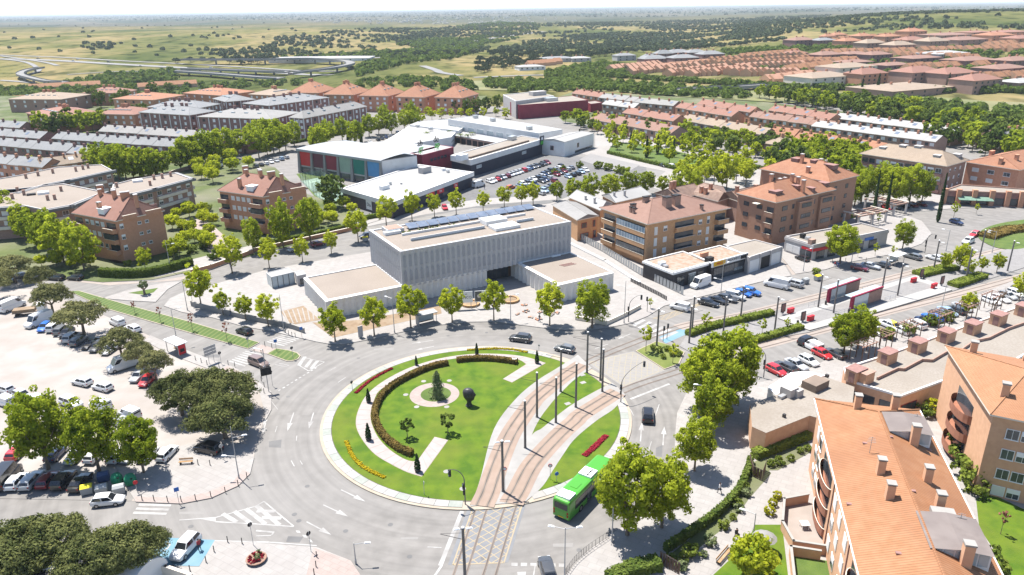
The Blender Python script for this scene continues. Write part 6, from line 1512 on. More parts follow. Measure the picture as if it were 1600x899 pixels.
block([(436,187),(474,186),(574,167)], 11, 'brick_dark', 'slate_warm', 'pale slate roofed brick wing with small gables beside the tree row', nx=3, ny=9, **sl)
block([(395,160),(420,166),(515,153)], 11, 'brick_dark', 'slate', 'slate roofed brick wing enclosing the far courtyard', nx=2, ny=7, **sl)
block([(315,156),(352,160),(400,156)], 11, 'brick_dark', 'slate', 'slate roofed brick block beside the orange terraces', nx=3, ny=4, **sl)
for k, (x, y) in enumerate(((497,146),(551,149),(605,151),(661,153),(721,154))):
    block([(x-29,y-5),(x+2,y),(x+28,y-7)], 10, 'brick_red', 'tile_terracotta', 'red brick villa block with pyramid roof in the row of five', rh=6.5, nx=4, ny=2, fl=3, chim=3, group='row of five pyramid roofed blocks')
for k, (px, lab) in enumerate((([(10,180),(80,186),(165,177)], 'long salmon roofed brick terrace with white dormers beyond the slate rows'),([(168,175),(210,180),(250,172)], 'salmon roofed brick block beside the round topped trees'),([(48,150),(95,156),(143,148)], 'tan roofed brick block by the motorway ramp'),([(196,152),(240,157),(290,149)], 'salmon roofed block with brick gables past the courtyard trees'),([(293,145),(345,150),(400,143)], 'long salmon roofed block near the flyover'),([(400,146),(430,150),(470,144)], 'salmon roofed block next to the pyramid roofs'),([(150,142),(190,146),(215,141)], 'low salmon roofed block below the motorway'))):
    block(px, 8.5,('brick_orange', 'brick_orange', 'brick_brown', 'brick_orange', 'brick_red', 'brick_orange', 'brick_orange')[k], ('tile_rust', 'tile_rust', 'tile_tan', 'tile_terracotta', 'tile_terracotta', 'tile_tan', 'tile_rust')[k], lab, rh=3.4, nx=8 if k == 0 else 5, ny=6 if k == 0 else 3, fl=2, chim=6)

# --- rows of townhouses, each house on its own
_th = {}
def townhouse_row(p0, p1, n, dep, H, rh, roof, wall, label, group, step=.0, base=0.0, detail=True, chim=True, shift_=0.0):
    a, b = P(*p0, H+base), P(*p1, H+base); d = (b-a); L = math.hypot(d.x, d.y)/n; rz = math.atan2(d.y, d.x)
    key = (round(L, 1), dep, H, rh, roof, wall, detail)
    if key not in _th:
        wm = MB().prism([(0.02,.4),(L-.02,.4),(L-.02, dep-.4),(.02, dep-.4)], -.2, H)
        for x in (0.02, L-.02): wm.add([(x, .4, H),(x, dep-.4, H),(x, dep/2, H+rh-.25)], [(0,1,2)])
        rm = MB(); rm.add([(-.02,0, H),(L+.02,0, H),(L+.02, dep/2, H+rh),(-.02, dep/2, H+rh),(-.02, dep, H),(L+.02, dep, H)], [(0,1,2,3),(3,2,5,4)]); rm.add([(-.02,0, H-.2),(L+.02,0, H-.2),(L+.02,0, H),(-.02,0, H)], [(0,1,2,3)], 1)
        parts = [('wall', wm.mesh('wall', [wall]),(0,0,0)),('roof', rm.mesh('roof', [roof, 'cream']),(0,0,0))]
        if detail:
            f1 = MB().b2(-.75,.75,-.08,.02,0,1.3).mesh('window', ['glass']); f2 = MB().b2(-.6,.6,-.08,.02,0,2.1).mesh('door', ['wood_dark']); sh_ = MB().b2(-.9,.9,-.1,.02,0,1.4).mesh('window', ['shutter'])
            parts += [('window', f1,(L*.3,.4, H-2.1)),('window', sh_, (L*.72,.4, H-2.1)),('window', sh_, (L*.3,.4,.9)),('door', f2,(L*.72,.4,0))]
        if chim: parts += [('chimney', MB().b2(-.35,.35,-.5,.5,-1,1.3).mesh('chimney', ['brick_red' if wall != 'brick_dark' else 'brick_dark']),(L*.12, dep*.42, H+rh*.9))]
        if detail and random.random() < .8: parts += [('roof_window', MB().add([(0,0,0),(1.8,0,0),(1.8, dep*.18, rh*.36),(0, dep*.18, rh*.36)], [(0,1,2,3)]).mesh('roof_window', ['solar']),(L*.4, dep*.2, H+rh*.4+.06))]
        _th[key] = parts
    for i in range(n):
        t = (i)/n; x, y = a.x+d.x*t, a.y+d.y*t
        o = thing('townhouse', label, 'house', (x, y, base+random.uniform(-step, step)), rz, group)
        for nm, me, loc in _th[key]:
            if nm == 'roof_window' and (i*7+n) % 3: continue
            obj(nm, me, o, loc)
S, SW = 'slate', 'slate_warm'
townhouse_row((80,217),(288,231),13,10,6,2.6, S, 'brick_dark', 'slate roofed brick townhouse in the row by the big tree avenue', 'slate townhouses by the avenue', .12)
townhouse_row((153,205),(385,221),14,10,6,2.6, SW, 'brick_dark', 'pale roofed brick townhouse in the row behind the avenue', 'pale roofed townhouses behind the avenue', .12)
townhouse_row((-60,223),(104,237),9,10,6,2.6, S, 'brick_dark', 'slate roofed brick townhouse in the row ending at a cypress', 'slate townhouses ending at the cypress', .12)
townhouse_row((103,239),(150,243),3,10,6,2.6, S, 'brick_dark', 'slate roofed brick townhouse in the short row of three', 'short row of three slate townhouses', .1)
townhouse_row((-60,208),(62,217),7,10,6,2.6, S, 'brick_dark', 'slate roofed townhouse in the row past the first tree clump', 'slate townhouses past the tree clump', .12)
townhouse_row((-60,250),(66,262),7,10,6,2.6, S, 'brick_red', 'slate roofed red brick townhouse behind the brown flats', 'slate townhouses behind the brown flats', .12)
townhouse_row((64,261),(140,252),4,10,6,2.6, 'tile_tan', 'brick_red', 'salmon roofed townhouse with solar panels behind the brown flats', 'salmon townhouses behind the brown flats', .12)
townhouse_row((-60,195),(30,200),5,10,6,2.6, S, 'brick_dark', 'slate roofed townhouse in the furthest slate row', 'furthest slate townhouses', .12)
townhouse_row((921,186),(1048,209),8,12,5.5,2.8, 'tile_brown', 'brick_brown', 'brown roofed unit of the long house by the plaza', 'units of the long brown roofed house')
townhouse_row((1062,187),(1192,211),8,10,6,2.6, 'tile_tan', 'brick_brown', 'peach roofed townhouse with gables beside the long brown house', 'peach roofed townhouses', .15)
townhouse_row((972,176),(1052,190),5,10,6,2.6, 'tile_rust', 'brick_red', 'russet roofed townhouse behind the long brown house', 'russet townhouses behind the brown house', .15)
townhouse_row((1055,168),(1143,182),5,10,6,2.6, 'tile_rust', 'brick_red', 'russet roofed townhouse in the row with orange gable ends', 'russet townhouses with orange gables', .2)
townhouse_row((1088,163),(1172,176),5,10,6,2.6, 'tile_rust', 'brick_red', 'russet roofed townhouse in the next row towards the wood', 'russet townhouses towards the wood', .2)
townhouse_row((1170,182),(1296,199),8,10,6,2.6, 'tile_brown', 'brick_red', 'brown roofed townhouse carrying solar panels', 'brown townhouses with solar panels', .2)
townhouse_row((1200,172),(1296,187),6,10,6,2.6, 'tile_rust', 'brick_red', 'russet roofed townhouse in the row along the wood edge', 'russet townhouses along the wood edge', .2)
townhouse_row((940,163),(990,169),4,10,6,2.4, 'roof_white', 'brick_brown', 'white roofed townhouse behind the civic building', 'white roofed townhouses behind the civic building', .1)
townhouse_row((935,153),(1052,166),8,10,6,2.4, SW, 'brick_brown', 'grey roofed townhouse in the row under the scrub slope', 'grey townhouses under the scrub slope', .2)
townhouse_row((893,146),(938,152),4,10,6,2.4, 'tile_rust', 'brick_red', 'russet roofed townhouse in the first row under the slope', 'russet townhouses under the slope', .1)
townhouse_row((1267,197),(1462,222),11,11,6,2.2, 'roof_white', 'brick_brown', 'white roofed townhouse with chimneys in the long white row', 'long white roofed row', .05)
townhouse_row((1298,184),(1488,208),11,11,6,2.2, 'roof_white', 'brick_brown', 'white roofed townhouse in the second white row by the wood', 'second white roofed row', .05)
townhouse_row((1200,209),(1240,214),3,10,6,2.8, 'tile_terracotta', 'brick_red', 'orange roofed townhouse at the start of the stepped orange row', 'orange townhouses at the row start', .2)
townhouse_row((1240,216),(1330,230),6,10,6,2.8, 'tile_terracotta', 'brick_red', 'orange roofed townhouse in the stepped row by the white roofs', 'orange townhouses by the white roofs', .3)
townhouse_row((1330,228),(1372,236),3,10,6,2.6, 'tile_terracotta', 'brick_red', 'orange roofed townhouse half hidden by the avenue trees', 'orange townhouses among trees', .2)
townhouse_row((1560,215),(1640,206),6,10,6,2.4, S, 'brick_brown', 'slate roofed townhouse with dark chimneys at the wood', 'slate townhouses at the wood', .2)
block([(1207,219),(1228,229),(1250,222)], 5, 'brick_brown', 'tile_tan', 'small tan pyramid roofed house under the orange row', rh=2.6, nx=2, ny=2, fl=1, chim=1)

# --- the suburb on the far slope
def far_block(x, by, wpx, ty, roof, wall, label, group, asp=.6, rz=None, fl=2, rh=None, nx=4):
    b_ = T(x, by); k = math.hypot(b_.x, b_.y)/F; w_ = wpx*k*1.02; h = max(4.0, Hh(0,0, ty, b_))
    rh = rh or h*.3; H = h-rh; rz = random.choice((.35,.5,-.3)) if rz is None else rz; dp = w_*asp
    o = thing('apartment_block', label, 'building', b_, rz, group); m = MB().b2(-w_/2, w_/2,-dp/2, dp/2,-3, H)
    m.build('wall', [wall], o)
    e = .5; vs = [(-w_/2-e, -dp/2-e, H),(w_/2+e, -dp/2-e, H),(w_/2+e, dp/2+e, H),(-w_/2-e, dp/2+e, H),(-w_/2+dp/2,0, H+rh),(w_/2-dp/2,0, H+rh)]
    MB().add(vs, [(0,1,5,4),(2,3,4,5),(1,2,5),(3,0,4)]).build('roof', [roof], o)
    if nx:
        key = ('farwin',)
        if key not in _wm: _wm[key] = MB().b2(-.9,.9,-.06,.03,0,1.5).mesh('window', ['glass'])
        for f in range(fl):
            for q in range(nx): obj('window', _wm[key], o, (-w_/2+w_*(q+.5)/nx, -dp/2, H-2.4-3*f))
    for q in range(2): MB().b2(-.8,.8,-.6,.6,-1,2).build('chimney', ['brick_red'], o, ((q-.5)*w_*.3,.5, H+rh*.8))
    return o
TT, TR, TB = 'tile_terracotta', 'tile_rust', 'tile_tan'
far = [(1013,102,22,84,S,'brick_dark'),(1035,97,26,78,S,'brick_dark'),(1058,93,38,77,S,'brick_dark'),(1085,93,30,77,S,'brick_dark'),(1020,104,40,86,S,'brick_dark'),(1065,102,42,85,S,'brick_dark'),(1108,97,36,79,S,'brick_dark'),(975,95,30,83,S,'render_grey'),
 (1248,73,38,58,'tile_brown','brick_dark'),(1284,72,32,59,S,'brick_dark'),(1292,66,20,53,TT,'brick_red'),(1307,62,24,51,TT,'brick_red'),(1323,75,34,59,TT,'brick_red'),(1357,81,36,61,TB,'brick_brown'),(1345,66,28,52,TT,'brick_red'),(1385,66,30,53,TT,'brick_orange'),(1400,84,40,64,TB,'brick_brown'),(1422,60,34,44,TT,'brick_orange'),(1420,74,40,57,TR,'brick_red'),(1453,78,38,58,TB,'brick_brown'),(1475,62,60,51,'tile_brown','brick_brown'),(1500,72,56,57,'tile_brown','brick_brown'),(1550,66,44,50,TT,'brick_red'),(1590,70,40,55,TR,'brick_orange'),(1520,56,40,48,TR,'brick_orange'),(1570,56,50,47,TR,'brick_red'),
 (1240,92,32,79,TR,'brick_red'),(1288,97,42,80,'tile_brown','brick_dark'),(1365,96,40,80,'tile_brown','brick_dark'),(1330,93,40,80,'tile_brown','brick_dark'),(1430,100,56,86,'tile_brown','brick_dark'),(1510,104,60,88,'tile_brown','brick_dark'),(1580,106,50,88,'tile_brown','brick_dark'),(1330,104,50,93,'tile_brown','brick_dark'),(1390,111,50,97,'tile_brown','brick_dark'),(1560,118,60,100,'tile_brown','brick_dark'),(1275,120,80,112,TT,'brick_orange'),(1320,118,70,98,TB,'cream'),(1279,133,82,112,TB,'cream'),(1350,133,50,106,TR,'brick_orange'),(1428,132,60,103,TR,'brick_brown'),(1480,133,60,105,TR,'brick_brown'),(1520,145,56,115,TR,'brick_brown'),(1405,147,120,131,TB,'brick_brown'),(1590,140,50,122,'roof_white','brick_brown'),(1470,92,60,79,'roof_white','render_grey'),
 (870,97,50,88,S,'render_grey'),(905,97,30,88,'roof_white','render_grey'),(828,110,40,101,'roof_white','white_wall')]
for k, (x, by, w_, ty, rf, wl) in enumerate(far):
    nm = {S: 'slate', TT: 'terracotta', TR: 'russet', TB: 'tan', 'tile_brown': 'brown', 'roof_white': 'white'}[rf]
    grp = nm+' roofed blocks of the far suburb'
    far_block(x, by, w_, ty, rf, wl, nm+' roofed '+wl.split('_')[-1].replace('wall', 'white')+(' brick' if 'brick' in wl else '')+' block in the far suburb beyond the wood', nm+' roofed far blocks of '+wl.replace('_', ' '), fl=3 if by-ty > 18 else 2, nx=5 if w_ > 30 else 3, rz=.45 if x > 1180 else .3)
# terraces of small orange roofs
_fh = {}
mk('tile_far', (.34,.185,.12),(.38,.215,.145), ns=.3)
def far_house(p, rz, w_, dp, H, rh, roof, label, group):
    key = (w_, dp, H, rh, roof)
    if key not in _fh:
        m = MB().b2(-w_/2, w_/2,-dp/2, dp/2,-2, H); mm = MB(); mm.v, mm.f, mm.m = m.v, m.f, [1]*len(m.f)
        mm.add([(-w_/2,-dp/2-.3, H),(w_/2,-dp/2-.3, H),(w_/2,0, H+rh),(-w_/2,0, H+rh),(-w_/2, dp/2+.3, H),(w_/2, dp/2+.3, H)], [(0,1,2,3),(3,2,5,4)], 0); mm.add([(-w_/2,-dp/2, H),(-w_/2, dp/2, H),(-w_/2,0, H+rh)], [(0,1,2)], 1); mm.add([(w_/2,-dp/2, H),(w_/2, dp/2, H),(w_/2,0, H+rh)], [(0,1,2)], 1)
        _fh[key] = mm.mesh('row_house', [roof, 'brick_peach'])
    o = obj('row_house', _fh[key], None, p, rz); return tag(o, label, 'house', group)
for r, (x0, y0, x1, y1, n, rf, wd) in enumerate(((955,113,1035,104,11,TT,9),(985,117,1085,108,13,TT,9),(1045,120,1130,111,11,TT,9),(1080,121,1165,113,11,TT,9),(1050,110,1150,100,12,TR,9),(1110,100,1250,92,16,TR,9),(1120,106,1260,98,16,TR,9),(1140,118,1240,121,12,TT,9),(1150,112,1250,108,12,TT,9),(1180,104,1280,106,12,TR,9),(1200,131,1262,124,8,TT,10),(1230,116,1290,108,8,TR,10),(1020,112,1100,104,9,TT,9),(1160,95,1240,88,9,TR,9),(1560,80,1640,74,8,TR,10),(1540,76,1620,68,8,TR,10),(1290,88,1420,86,11,TR,10),(1440,84,1620,80,14,TR,10),(1250,103,1330,101,7,TR,10),(1420,112,1540,108,10,TR,10),(1540,128,1640,122,8,TR,10),(-30,168,70,161,9,TR,10),(56,143,150,138,8,TR,10),(225,141,300,136,7,TR,10),(1300,66,1400,60,9,TR,10),(1400,92,1520,97,10,TR,10),(830,105,870,101,5,TR,10))):
    for i in range(n):
        t = i/(n-1); p = T(x0+(x1-x0)*t, y0+(y1-y0)*t)
        far_house(p, (.95 if r < 10 else .5)+random.uniform(-.04,.04), wd, 10,3.6,3.4, 'tile_far' if rf == TT else 'tile_orange', ('orange' if rf == TT else 'russet')+(' roofed row house on the far slope beyond the hedge line' if x0 > 700 else ' roofed row house among trees below the motorway'),('orange' if rf == TT else 'russet')+(' row houses on the far slope' if x0 > 700 else ' row houses below the motorway'))
# ---------------------------------------------------------------- gardens between the houses, motorways, woods
for q in ([(-120,262),(0,262),(140,262),(290,236),(390,225),(470,192),(580,170),(760,165),(760,150),(-200,150),(-300,190)], [(880,190),(1050,214),(1200,222),(1345,246),(1480,228),(1520,215),(1400,185),(1200,160),(900,142),(850,160)], [(1150,345),(1240,330),(1330,305),(1350,290),(1300,268),(1200,262),(1120,300)]):
    struct(MB().poly(PP(q),.012).build('garden', ['garden']))
mk('scrub', (.085,.105,.03),(.15,.155,.055), ns=.06, c3=(.2,.17,.1), ns3=.02, det=6, bump=.3, bs=.5)
def tsheet(name, px, mat, lift=.15, sub=10):
    """a sheet that follows the land: a fan of strips between two edges"""
    a, b = px; n = sub; m = MB(); vs = []
    def along(l, t):
        d = [0]
        for i in range(1, len(l)): d.append(d[-1]+math.hypot(l[i][0]-l[i-1][0], l[i][1]-l[i-1][1]))
        s = t*d[-1]; i = min(max(j for j in range(len(d)) if d[j] <= s+1e-9), len(l)-2); f = (s-d[i])/(d[i+1]-d[i]); return (l[i][0]+(l[i+1][0]-l[i][0])*f, l[i][1]+(l[i+1][1]-l[i][1])*f)
    k = 3
    for i in range(n+1):
        p, q = T(*along(a, i/n)), T(*along(b, i/n))
        for j in range(k+1):
            v = p.lerp(q, j/k); vs.append((v.x, v.y, TZ(v.x, v.y)+lift))
    m.add(vs, [(i*(k+1)+j, i*(k+1)+j+1,(i+1)*(k+1)+j+1,(i+1)*(k+1)+j) for i in range(n) for j in range(k)])
    return struct(m.build(name, [mat]))
tsheet('scrub_slope', ([(740,128),(900,124),(1000,130),(1150,140),(1400,150),(1640,165)], [(740,142),(900,142),(1060,152),(1200,160),(1400,176),(1640,200)]), 'scrub', .3,16)
def troad(px, width, z=.5, mat='asphalt', name='motorway', lift=0.0, piers=0, label=None):
    pts = [T(x, y) for x, y in px]; ln = cat(pts, 6); m = MB(); L = []; Rr = []
    zz = cat([(p.z, 0) for p in pts], 6)
    for i, p in enumerate(ln):
        a = ln[max(i-1,0)]; b = ln[min(i+1, len(ln)-1)]; d = (b-a).normalized(); n = Vector((-d.y, d.x))*width/2; h = (TZ(p.x, p.y) if not lift else zz[i].x)+z+lift
        L.append((p.x+n.x, p.y+n.y, h)); Rr.append((p.x-n.x, p.y-n.y, h))
    k = len(ln); m.add(Rr+L, [(i, i+1, k+i+1, k+i) for i in range(k-1)])
    if lift:
        for S_ in (L, Rr):
            m.add([(x, y, h+.9) for x, y, h in S_]+[(x, y, h-1.3) for x, y, h in S_], [(i, i+1, k+i+1, k+i) for i in range(k-1)], 1)
        m.add([(x, y, h-1.3) for x, y, h in Rr]+[(x, y, h-1.3) for x, y, h in L], [(k+i, k+i+1, i+1, i) for i in range(k-1)], 1)
        o = thing('flyover', label, 'bridge', (0,0,0)); m.build('deck', [mat, 'concrete'], o)
        for i in range(3, k-2, max(2, k//max(1, piers))): p = ln[i]; MB().tube((p.x, p.y, TZ(p.x, p.y)-2),(p.x, p.y, L[i][2]-1.3),1.2, n=8).build('pier', ['concrete'], o)
        return o
    o = struct(m.build(name, [mat])); 
    for s in (-.5,0,.5): MB().ribbon(ln, .5,0,0,0) if 0 else None
    return o
mk('motorway_grey', (.165,.16,.153),(.19,.185,.178), ns=.05)
troad([(-60,92),(60,94),(180,101),(300,108),(420,114),(520,118)], 17,.4, 'motorway_grey'); troad([(-60,84),(80,90),(180,96),(300,102),(420,108),(540,112)], 9,.5, 'motorway_grey')
troad([(-60,90),(0,93),(40,98),(58,107),(60,112),(48,117)], 6,.6, 'motorway_grey', 'slip_road'); troad([(90,104),(75,99),(40,94),(0,88)], 6,.55, 'motorway_grey', 'slip_road')
troad([(105,118),(150,115),(200,113),(260,113)], 7,.5, 'motorway_grey', 'slip_road')
troad([(560,92),(640,88),(690,79),(730,68),(770,60),(800,56),(850,50)], 18,.5, 'motorway_grey'); troad([(660,104),(680,110),(690,115),(720,120)], 9,.5, 'motorway_grey', 'slip_road'); troad([(740,122),(850,119),(900,126)], 8,.5, 'motorway_grey', 'slip_road')
troad([(0,127),(30,129),(54,131),(50,129)][:3], 8,.5, 'motorway_grey', 'slip_road')
troad([(104,137),(75,135),(50,130),(33,124),(44,117),(67,113)], 8,.4, 'motorway_grey', 'flyover', 5,7, 'curving concrete flyover ramp of the motorway junction')
troad([(285,101),(400,101),(470,100),(510,101),(538,103),(548,108),(520,115),(455,124)], 11,.4, 'motorway_grey', 'flyover', 6,9, 'concrete flyover looping over the motorway on round piers')
troad([(288,113),(345,115),(400,117),(450,118)], 13,.4, 'motorway_grey', 'flyover', 4,6, 'long straight concrete viaduct beside the motorway'); troad([(270,117),(330,121),(400,127),(440,129)], 12,.4, 'motorway_grey', 'flyover', 4,6, 'long straight concrete viaduct nearer the salmon roofs')
wb = far_block(505,96,140,88, 'roof_white', 'white_wall', 'very long white roofed depot beside the motorway bend', None, asp=.35, rz=0, nx=8, fl=1)
wb['category'] = 'warehouse'; wb.name = 'depot'
fy = troad([(1060,148),(1100,145),(1150,143),(1200,140)], 10,.4, 'motorway_grey', 'flyover', 2.5,5, 'low concrete road bridge in the scrub beside the rows')
# -- trees: spots are where trunks meet the ground
def trees(kind, spots, h, label, group, jit=.15, wide=1.0, z=0.1):
    labs = None if isinstance(label, str) else list(label)
    for s in spots:
        if labs: label = labs.pop(0)
        p = P(s[0], s[1], z); hh = Hh(s[0], s[1], s[2]) if len(s) > 2 else h*random.uniform(1-jit, 1+jit)
        kind.put(p, hh, label, group, wide=wide*random.uniform(.93,1.07))
from mathutils import noise as mnoise
def noise2(p): return mnoise.noise(Vector((p[0]/130, p[1]/130,3.3)))+.5*mnoise.noise(Vector((p[0]/45, p[1]/45,7.1)))
def in_poly(p, poly):
    c = False; j = len(poly)-1
    for i in range(len(poly)):
        if (poly[i][1] > p[1]) != (poly[j][1] > p[1]) and p[0] < (poly[j][0]-poly[i][0])*(p[1]-poly[i][1])/(poly[j][1]-poly[i][1])+poly[i][0]: c = not c
        j = i
    return c
def scatter(px, n, gap, tries=40, patchy=0.0):
    poly = [T(x, y)[:2] for x, y in px]; xs = [p[0] for p in poly]; ys = [p[1] for p in poly]; out = []; cells = {}
    for _ in range(n*tries):
        if len(out) >= n: break
        p = (random.uniform(min(xs), max(xs)), random.uniform(min(ys), max(ys)))
        if not in_poly(p, poly) or (patchy and noise2(p) < random.uniform(-.25,.25)+patchy): continue
        c = (int(p[0]//gap), int(p[1]//gap))
        if any(math.hypot(p[0]-q[0], p[1]-q[1]) < gap for dx in (-1,0,1) for dy in (-1,0,1) for q in cells.get((c[0]+dx, c[1]+dy),())): continue
        cells.setdefault(c, []).append(p); out.append(p)
    return out
def grove(kind, px, n, gap, h, label, group, z=None):
    for x, y in scatter(px, n, gap): kind.put(Vector((x, y, TZ(x, y))), h*random.uniform(.8,1.2), label, group)
trees(plane_mid, [(419.5,511,461),(524,534,477.6),(585,525,466),(642,512.6,450),(706.6,504,449),(771.7,501.3,441),(859,509,444)], 8, ['lime green plane tree beside the lamp post west of the library', 'lime green plane tree at the curved library kerb', 'lime green plane tree beside the slim advertising panel', 'lime green plane tree next to the glazed bus shelter', 'plane tree in front of the lettered billboard', 'plane tree in front of the portrait billboard', 'plane tree beside the rubble before the library'], 'street trees before the library', z=K)
trees(plane_big, [(925,512.6,441)], 8, 'full round plane tree at the library corner by the crossing', 'round tree at the library corner', z=K)
trees(plane_mid, [(315,481,418),(349,492.6,456),(384,500,462.5)], 8, 'plane tree by the low wall west of the library', 'trees by the low wall', z=K)
trees(plane_big, [(980,836,704),(1034,824,716),(1085,736,652)], 11, ['large plane tree overhanging the green bus', 'large plane tree between the bus and the walking person', 'plane tree behind the two beside the bus'], 'big plane trees beside the bus', z=K, wide=.88)
trees(plane_big, [(1110,676,594),(1098,640,540),(1138,630,516),(1120,655,560)], 11, ['plane tree next to the lamp post on the eastern road', 'plane tree over the eastern kerb', 'tallest plane tree at the avenue corner', 'plane tree by the annexe end of the eastern road'], 'plane trees along the eastern road', z=K, wide=.98)
trees(plane_big, [(1318,552,490),(1340,545,482)], 8, 'bright plane tree among the parked cars by the terraces', 'plane trees by the terraces', z=K)
trees(plane_mid, [(1510,496,458),(1592,470,430)], 6, 'smaller plane tree by the far parked cars', 'small plane trees by the parked cars', z=K)
trees(plane_big, [(76,733,612),(155,736,632),(225,739,652)], 8, ['plane tree rising behind the dark parked row', 'plane tree behind the waste containers', 'plane tree nearest the wooden bench in the car park'], 'plane trees in the sandy car park', z=.05, wide=.9)
trees(plane_dark, [(5,352),(22,364),(40,374),(58,386),(78,398),(100,411),(132,423),(-20,345)], 11, 'plane tree in the row along the street by the brown flats', 'plane row by the brown flats')
trees(plane_dark, [(148,272),(166,276),(187,281),(210,284),(234,281),(255,276),(283,268),(310,262),(333,254),(352,248),(372,242),(392,236),(412,232),(430,226),(176,279),(198,283),(222,283),(245,279),(296,265),(322,258)], 12.5, 'tall plane tree in the avenue below the slate rows', 'avenue below the slate rows')
trees(plane_dark, [(405,247),(428,240),(447,236),(460,228),(512,228),(535,220),(555,228),(577,214),(592,210),(612,210),(632,204),(648,203),(600,192),(642,186),(498,240),(418,243),(437,238)], 11, 'plane tree in front of the pale slate blocks', 'trees before the pale slate blocks')
trees(far_tree, [(70,212),(82,213),(96,210),(112,208),(128,210),(146,206),(158,203),(165,200),(105,205)], 12, 'tree in the clump above the slate rows', 'tree clump above the slate rows')
trees(dark_tree, [(146,165),(158,168),(172,162),(183,170),(196,166),(214,192),(226,190),(205,158),(240,152),(265,148),(152,160),(178,158),(190,160)], 11, 'dark round tree between the salmon roofs', 'dark trees between salmon roofs')
trees(dark_tree, [(715,178),(730,180),(745,178),(760,176),(778,172),(705,170)], 11, 'tall dark tree by the burgundy building', 'dark trees by the burgundy building')
trees(lime_far, [(660,192),(675,188),(690,186),(705,184),(640,190),(720,184),(735,186),(755,184),(775,182),(790,186),(652,182),(668,180)], 6, 'small lime green tree along the street behind the school', 'lime trees behind the school')
trees(plane_mid, [(228,424,388),(272,407,373),(363,427,372),(364,397,368),(420,393,370),(421,419,376),(473,409,371),(518,396,362),(560,378,329),(604,356,308),(644,346,301),(679,339,304),(713,336,298),(755,331,300),(788,324,292),(815,322,288),(833,320,286)], 7, 'lime green tree along the street behind the library', 'street trees behind the library')
trees(plane_dark, [(443,388,317),(485.5,379,309),(396.5,395,341)], 9, 'plane tree screening the orange brick flats', 'plane trees before the orange flats', wide=.75)
trees(dark_tree, [(520,325,272)], 9, 'tall loose crowned tree beside the padel courts', 'tree by the padel courts')
trees(plane_dark, [(870,314,285),(895,312,280),(922,316,274),(952,314,272),(982,308,266),(1010,304,268),(1035,302,275),(1062,306,262),(1085,300,268)], 8, 'plane tree in the row between car park and white houses', 'plane row behind the white houses')
trees(plane_mid, [(1115,292,245),(1135,296,240),(1150,285,245),(1165,290,250),(1100,288,256)], 10, 'bright spreading tree behind the ochre flats', 'bright trees behind the ochre flats')
trees(plane_big, [(1345,318,262),(1378,315,256),(1398,322,262),(1420,320,258),(1440,316,268),(1335,322,270)], 10, 'broad plane tree before the tan roofed block', 'plane trees before the tan roof')
trees(plane_big, [(1410,389,346),(1312,412,350)], 8, 'round tree on the pavement by the pharmacy', 'round trees by the pharmacy', z=K)
trees(plane_mid, [(1499,424,382),(1476,424,396),(1512,432,405),(1533,426,402),(1557,426,397)], 6, 'small round tree in the avenue median', 'trees of the avenue median', z=K)
grove(lime_far, [(930,207),(1000,217),(1120,242),(1235,267),(1215,295),(1120,300),(1055,290),(1062,266),(950,237)], 46,7,6.5, 'lime green tree of the landscaped plaza', 'plaza trees')
grove(far_tree, [(850,190),(925,196),(1050,216),(1200,224),(1340,246),(1330,264),(1230,260),(1100,240),(990,215),(900,205)], 62,7,8, 'leafy tree in the belt between plaza and townhouses', 'tree belt by the townhouses')
grove(far_tree, [(1190,262),(1340,250),(1360,270),(1340,300),(1290,290),(1230,300)], 26,7,9, 'leafy tree behind the stepped orange block', 'trees behind the stepped block')
grove(far_tree, [(1170,154),(1290,165),(1430,184),(1500,200),(1620,225),(1660,262),(1560,240),(1470,214),(1350,190),(1260,170)], 120,6.5,10, 'leafy tree of the green belt past the white roofs', 'green belt past the white roofs')
grove(far_tree, [(1480,215),(1560,240),(1610,262),(1560,255),(1500,235),(1440,225)], 26,7,10, 'leafy tree around the far white roofs', 'trees around the far white roofs')
far_spots = []
for px_, n_, g_ in (([(800,135),(880,128),(1000,137),(1150,150),(1180,158),(1050,152),(920,144),(800,146)], 90,8),([(845,121),(870,110),(940,100),(990,107),(985,119),(900,127)], 160,8),([(1120,88),(1230,82),(1300,80),(1340,76),(1250,76),(1130,80)], 70,9),([(560,128),(700,124),(740,130),(740,146),(560,140)], 60,9),([(-60,160),(40,150),(140,138),(400,130),(470,128),(470,136),(290,142),(140,150),(50,165),(-60,175)], 110,9),([(1200,110),(1620,108),(1640,120),(1500,118),(1300,110)], 60,9),([(1240,72),(1600,66),(1640,84),(1400,92),(1240,84)], 120,10),([(1180,92),(1640,84),(1640,130),(1400,128),(1190,124)], 170,11),([(-60,178),(60,160),(300,150),(300,142),(-60,150)], 70,10)):
    far_spots += scatter(px_, n_, g_)
for k in range(150):
    t = k/149; p = T(950+t*700,121+t*24+9*math.sin(t*3)); far_spots.append((p.x, p.y))
for x, y in ((1365,330),(1384,334),(1465,345)): cypress.put(P(x, y+2, K),13 if x < 1400 else 14.5, 'tall dark cypress column by the paved terraces', 'cypress columns by the terraces', wide=.45)
for x, y, h in ((1010,246,9),(985,232,8),(1027,240,8),(1052,246,8),(1077,234,8),(905,225,7),(565,227,9),(494,226,6),(544,225,7),(110,248,7),(925,163,9),(602,168,6),(1325,135,12),(1370,148,14),(1480,140,11),(1345,150,11)): cypress.put(P(x, y) if y > 190 else T(x, y), h, 'dark slender cypress among the streets and gardens', 'cypresses among streets and gardens')
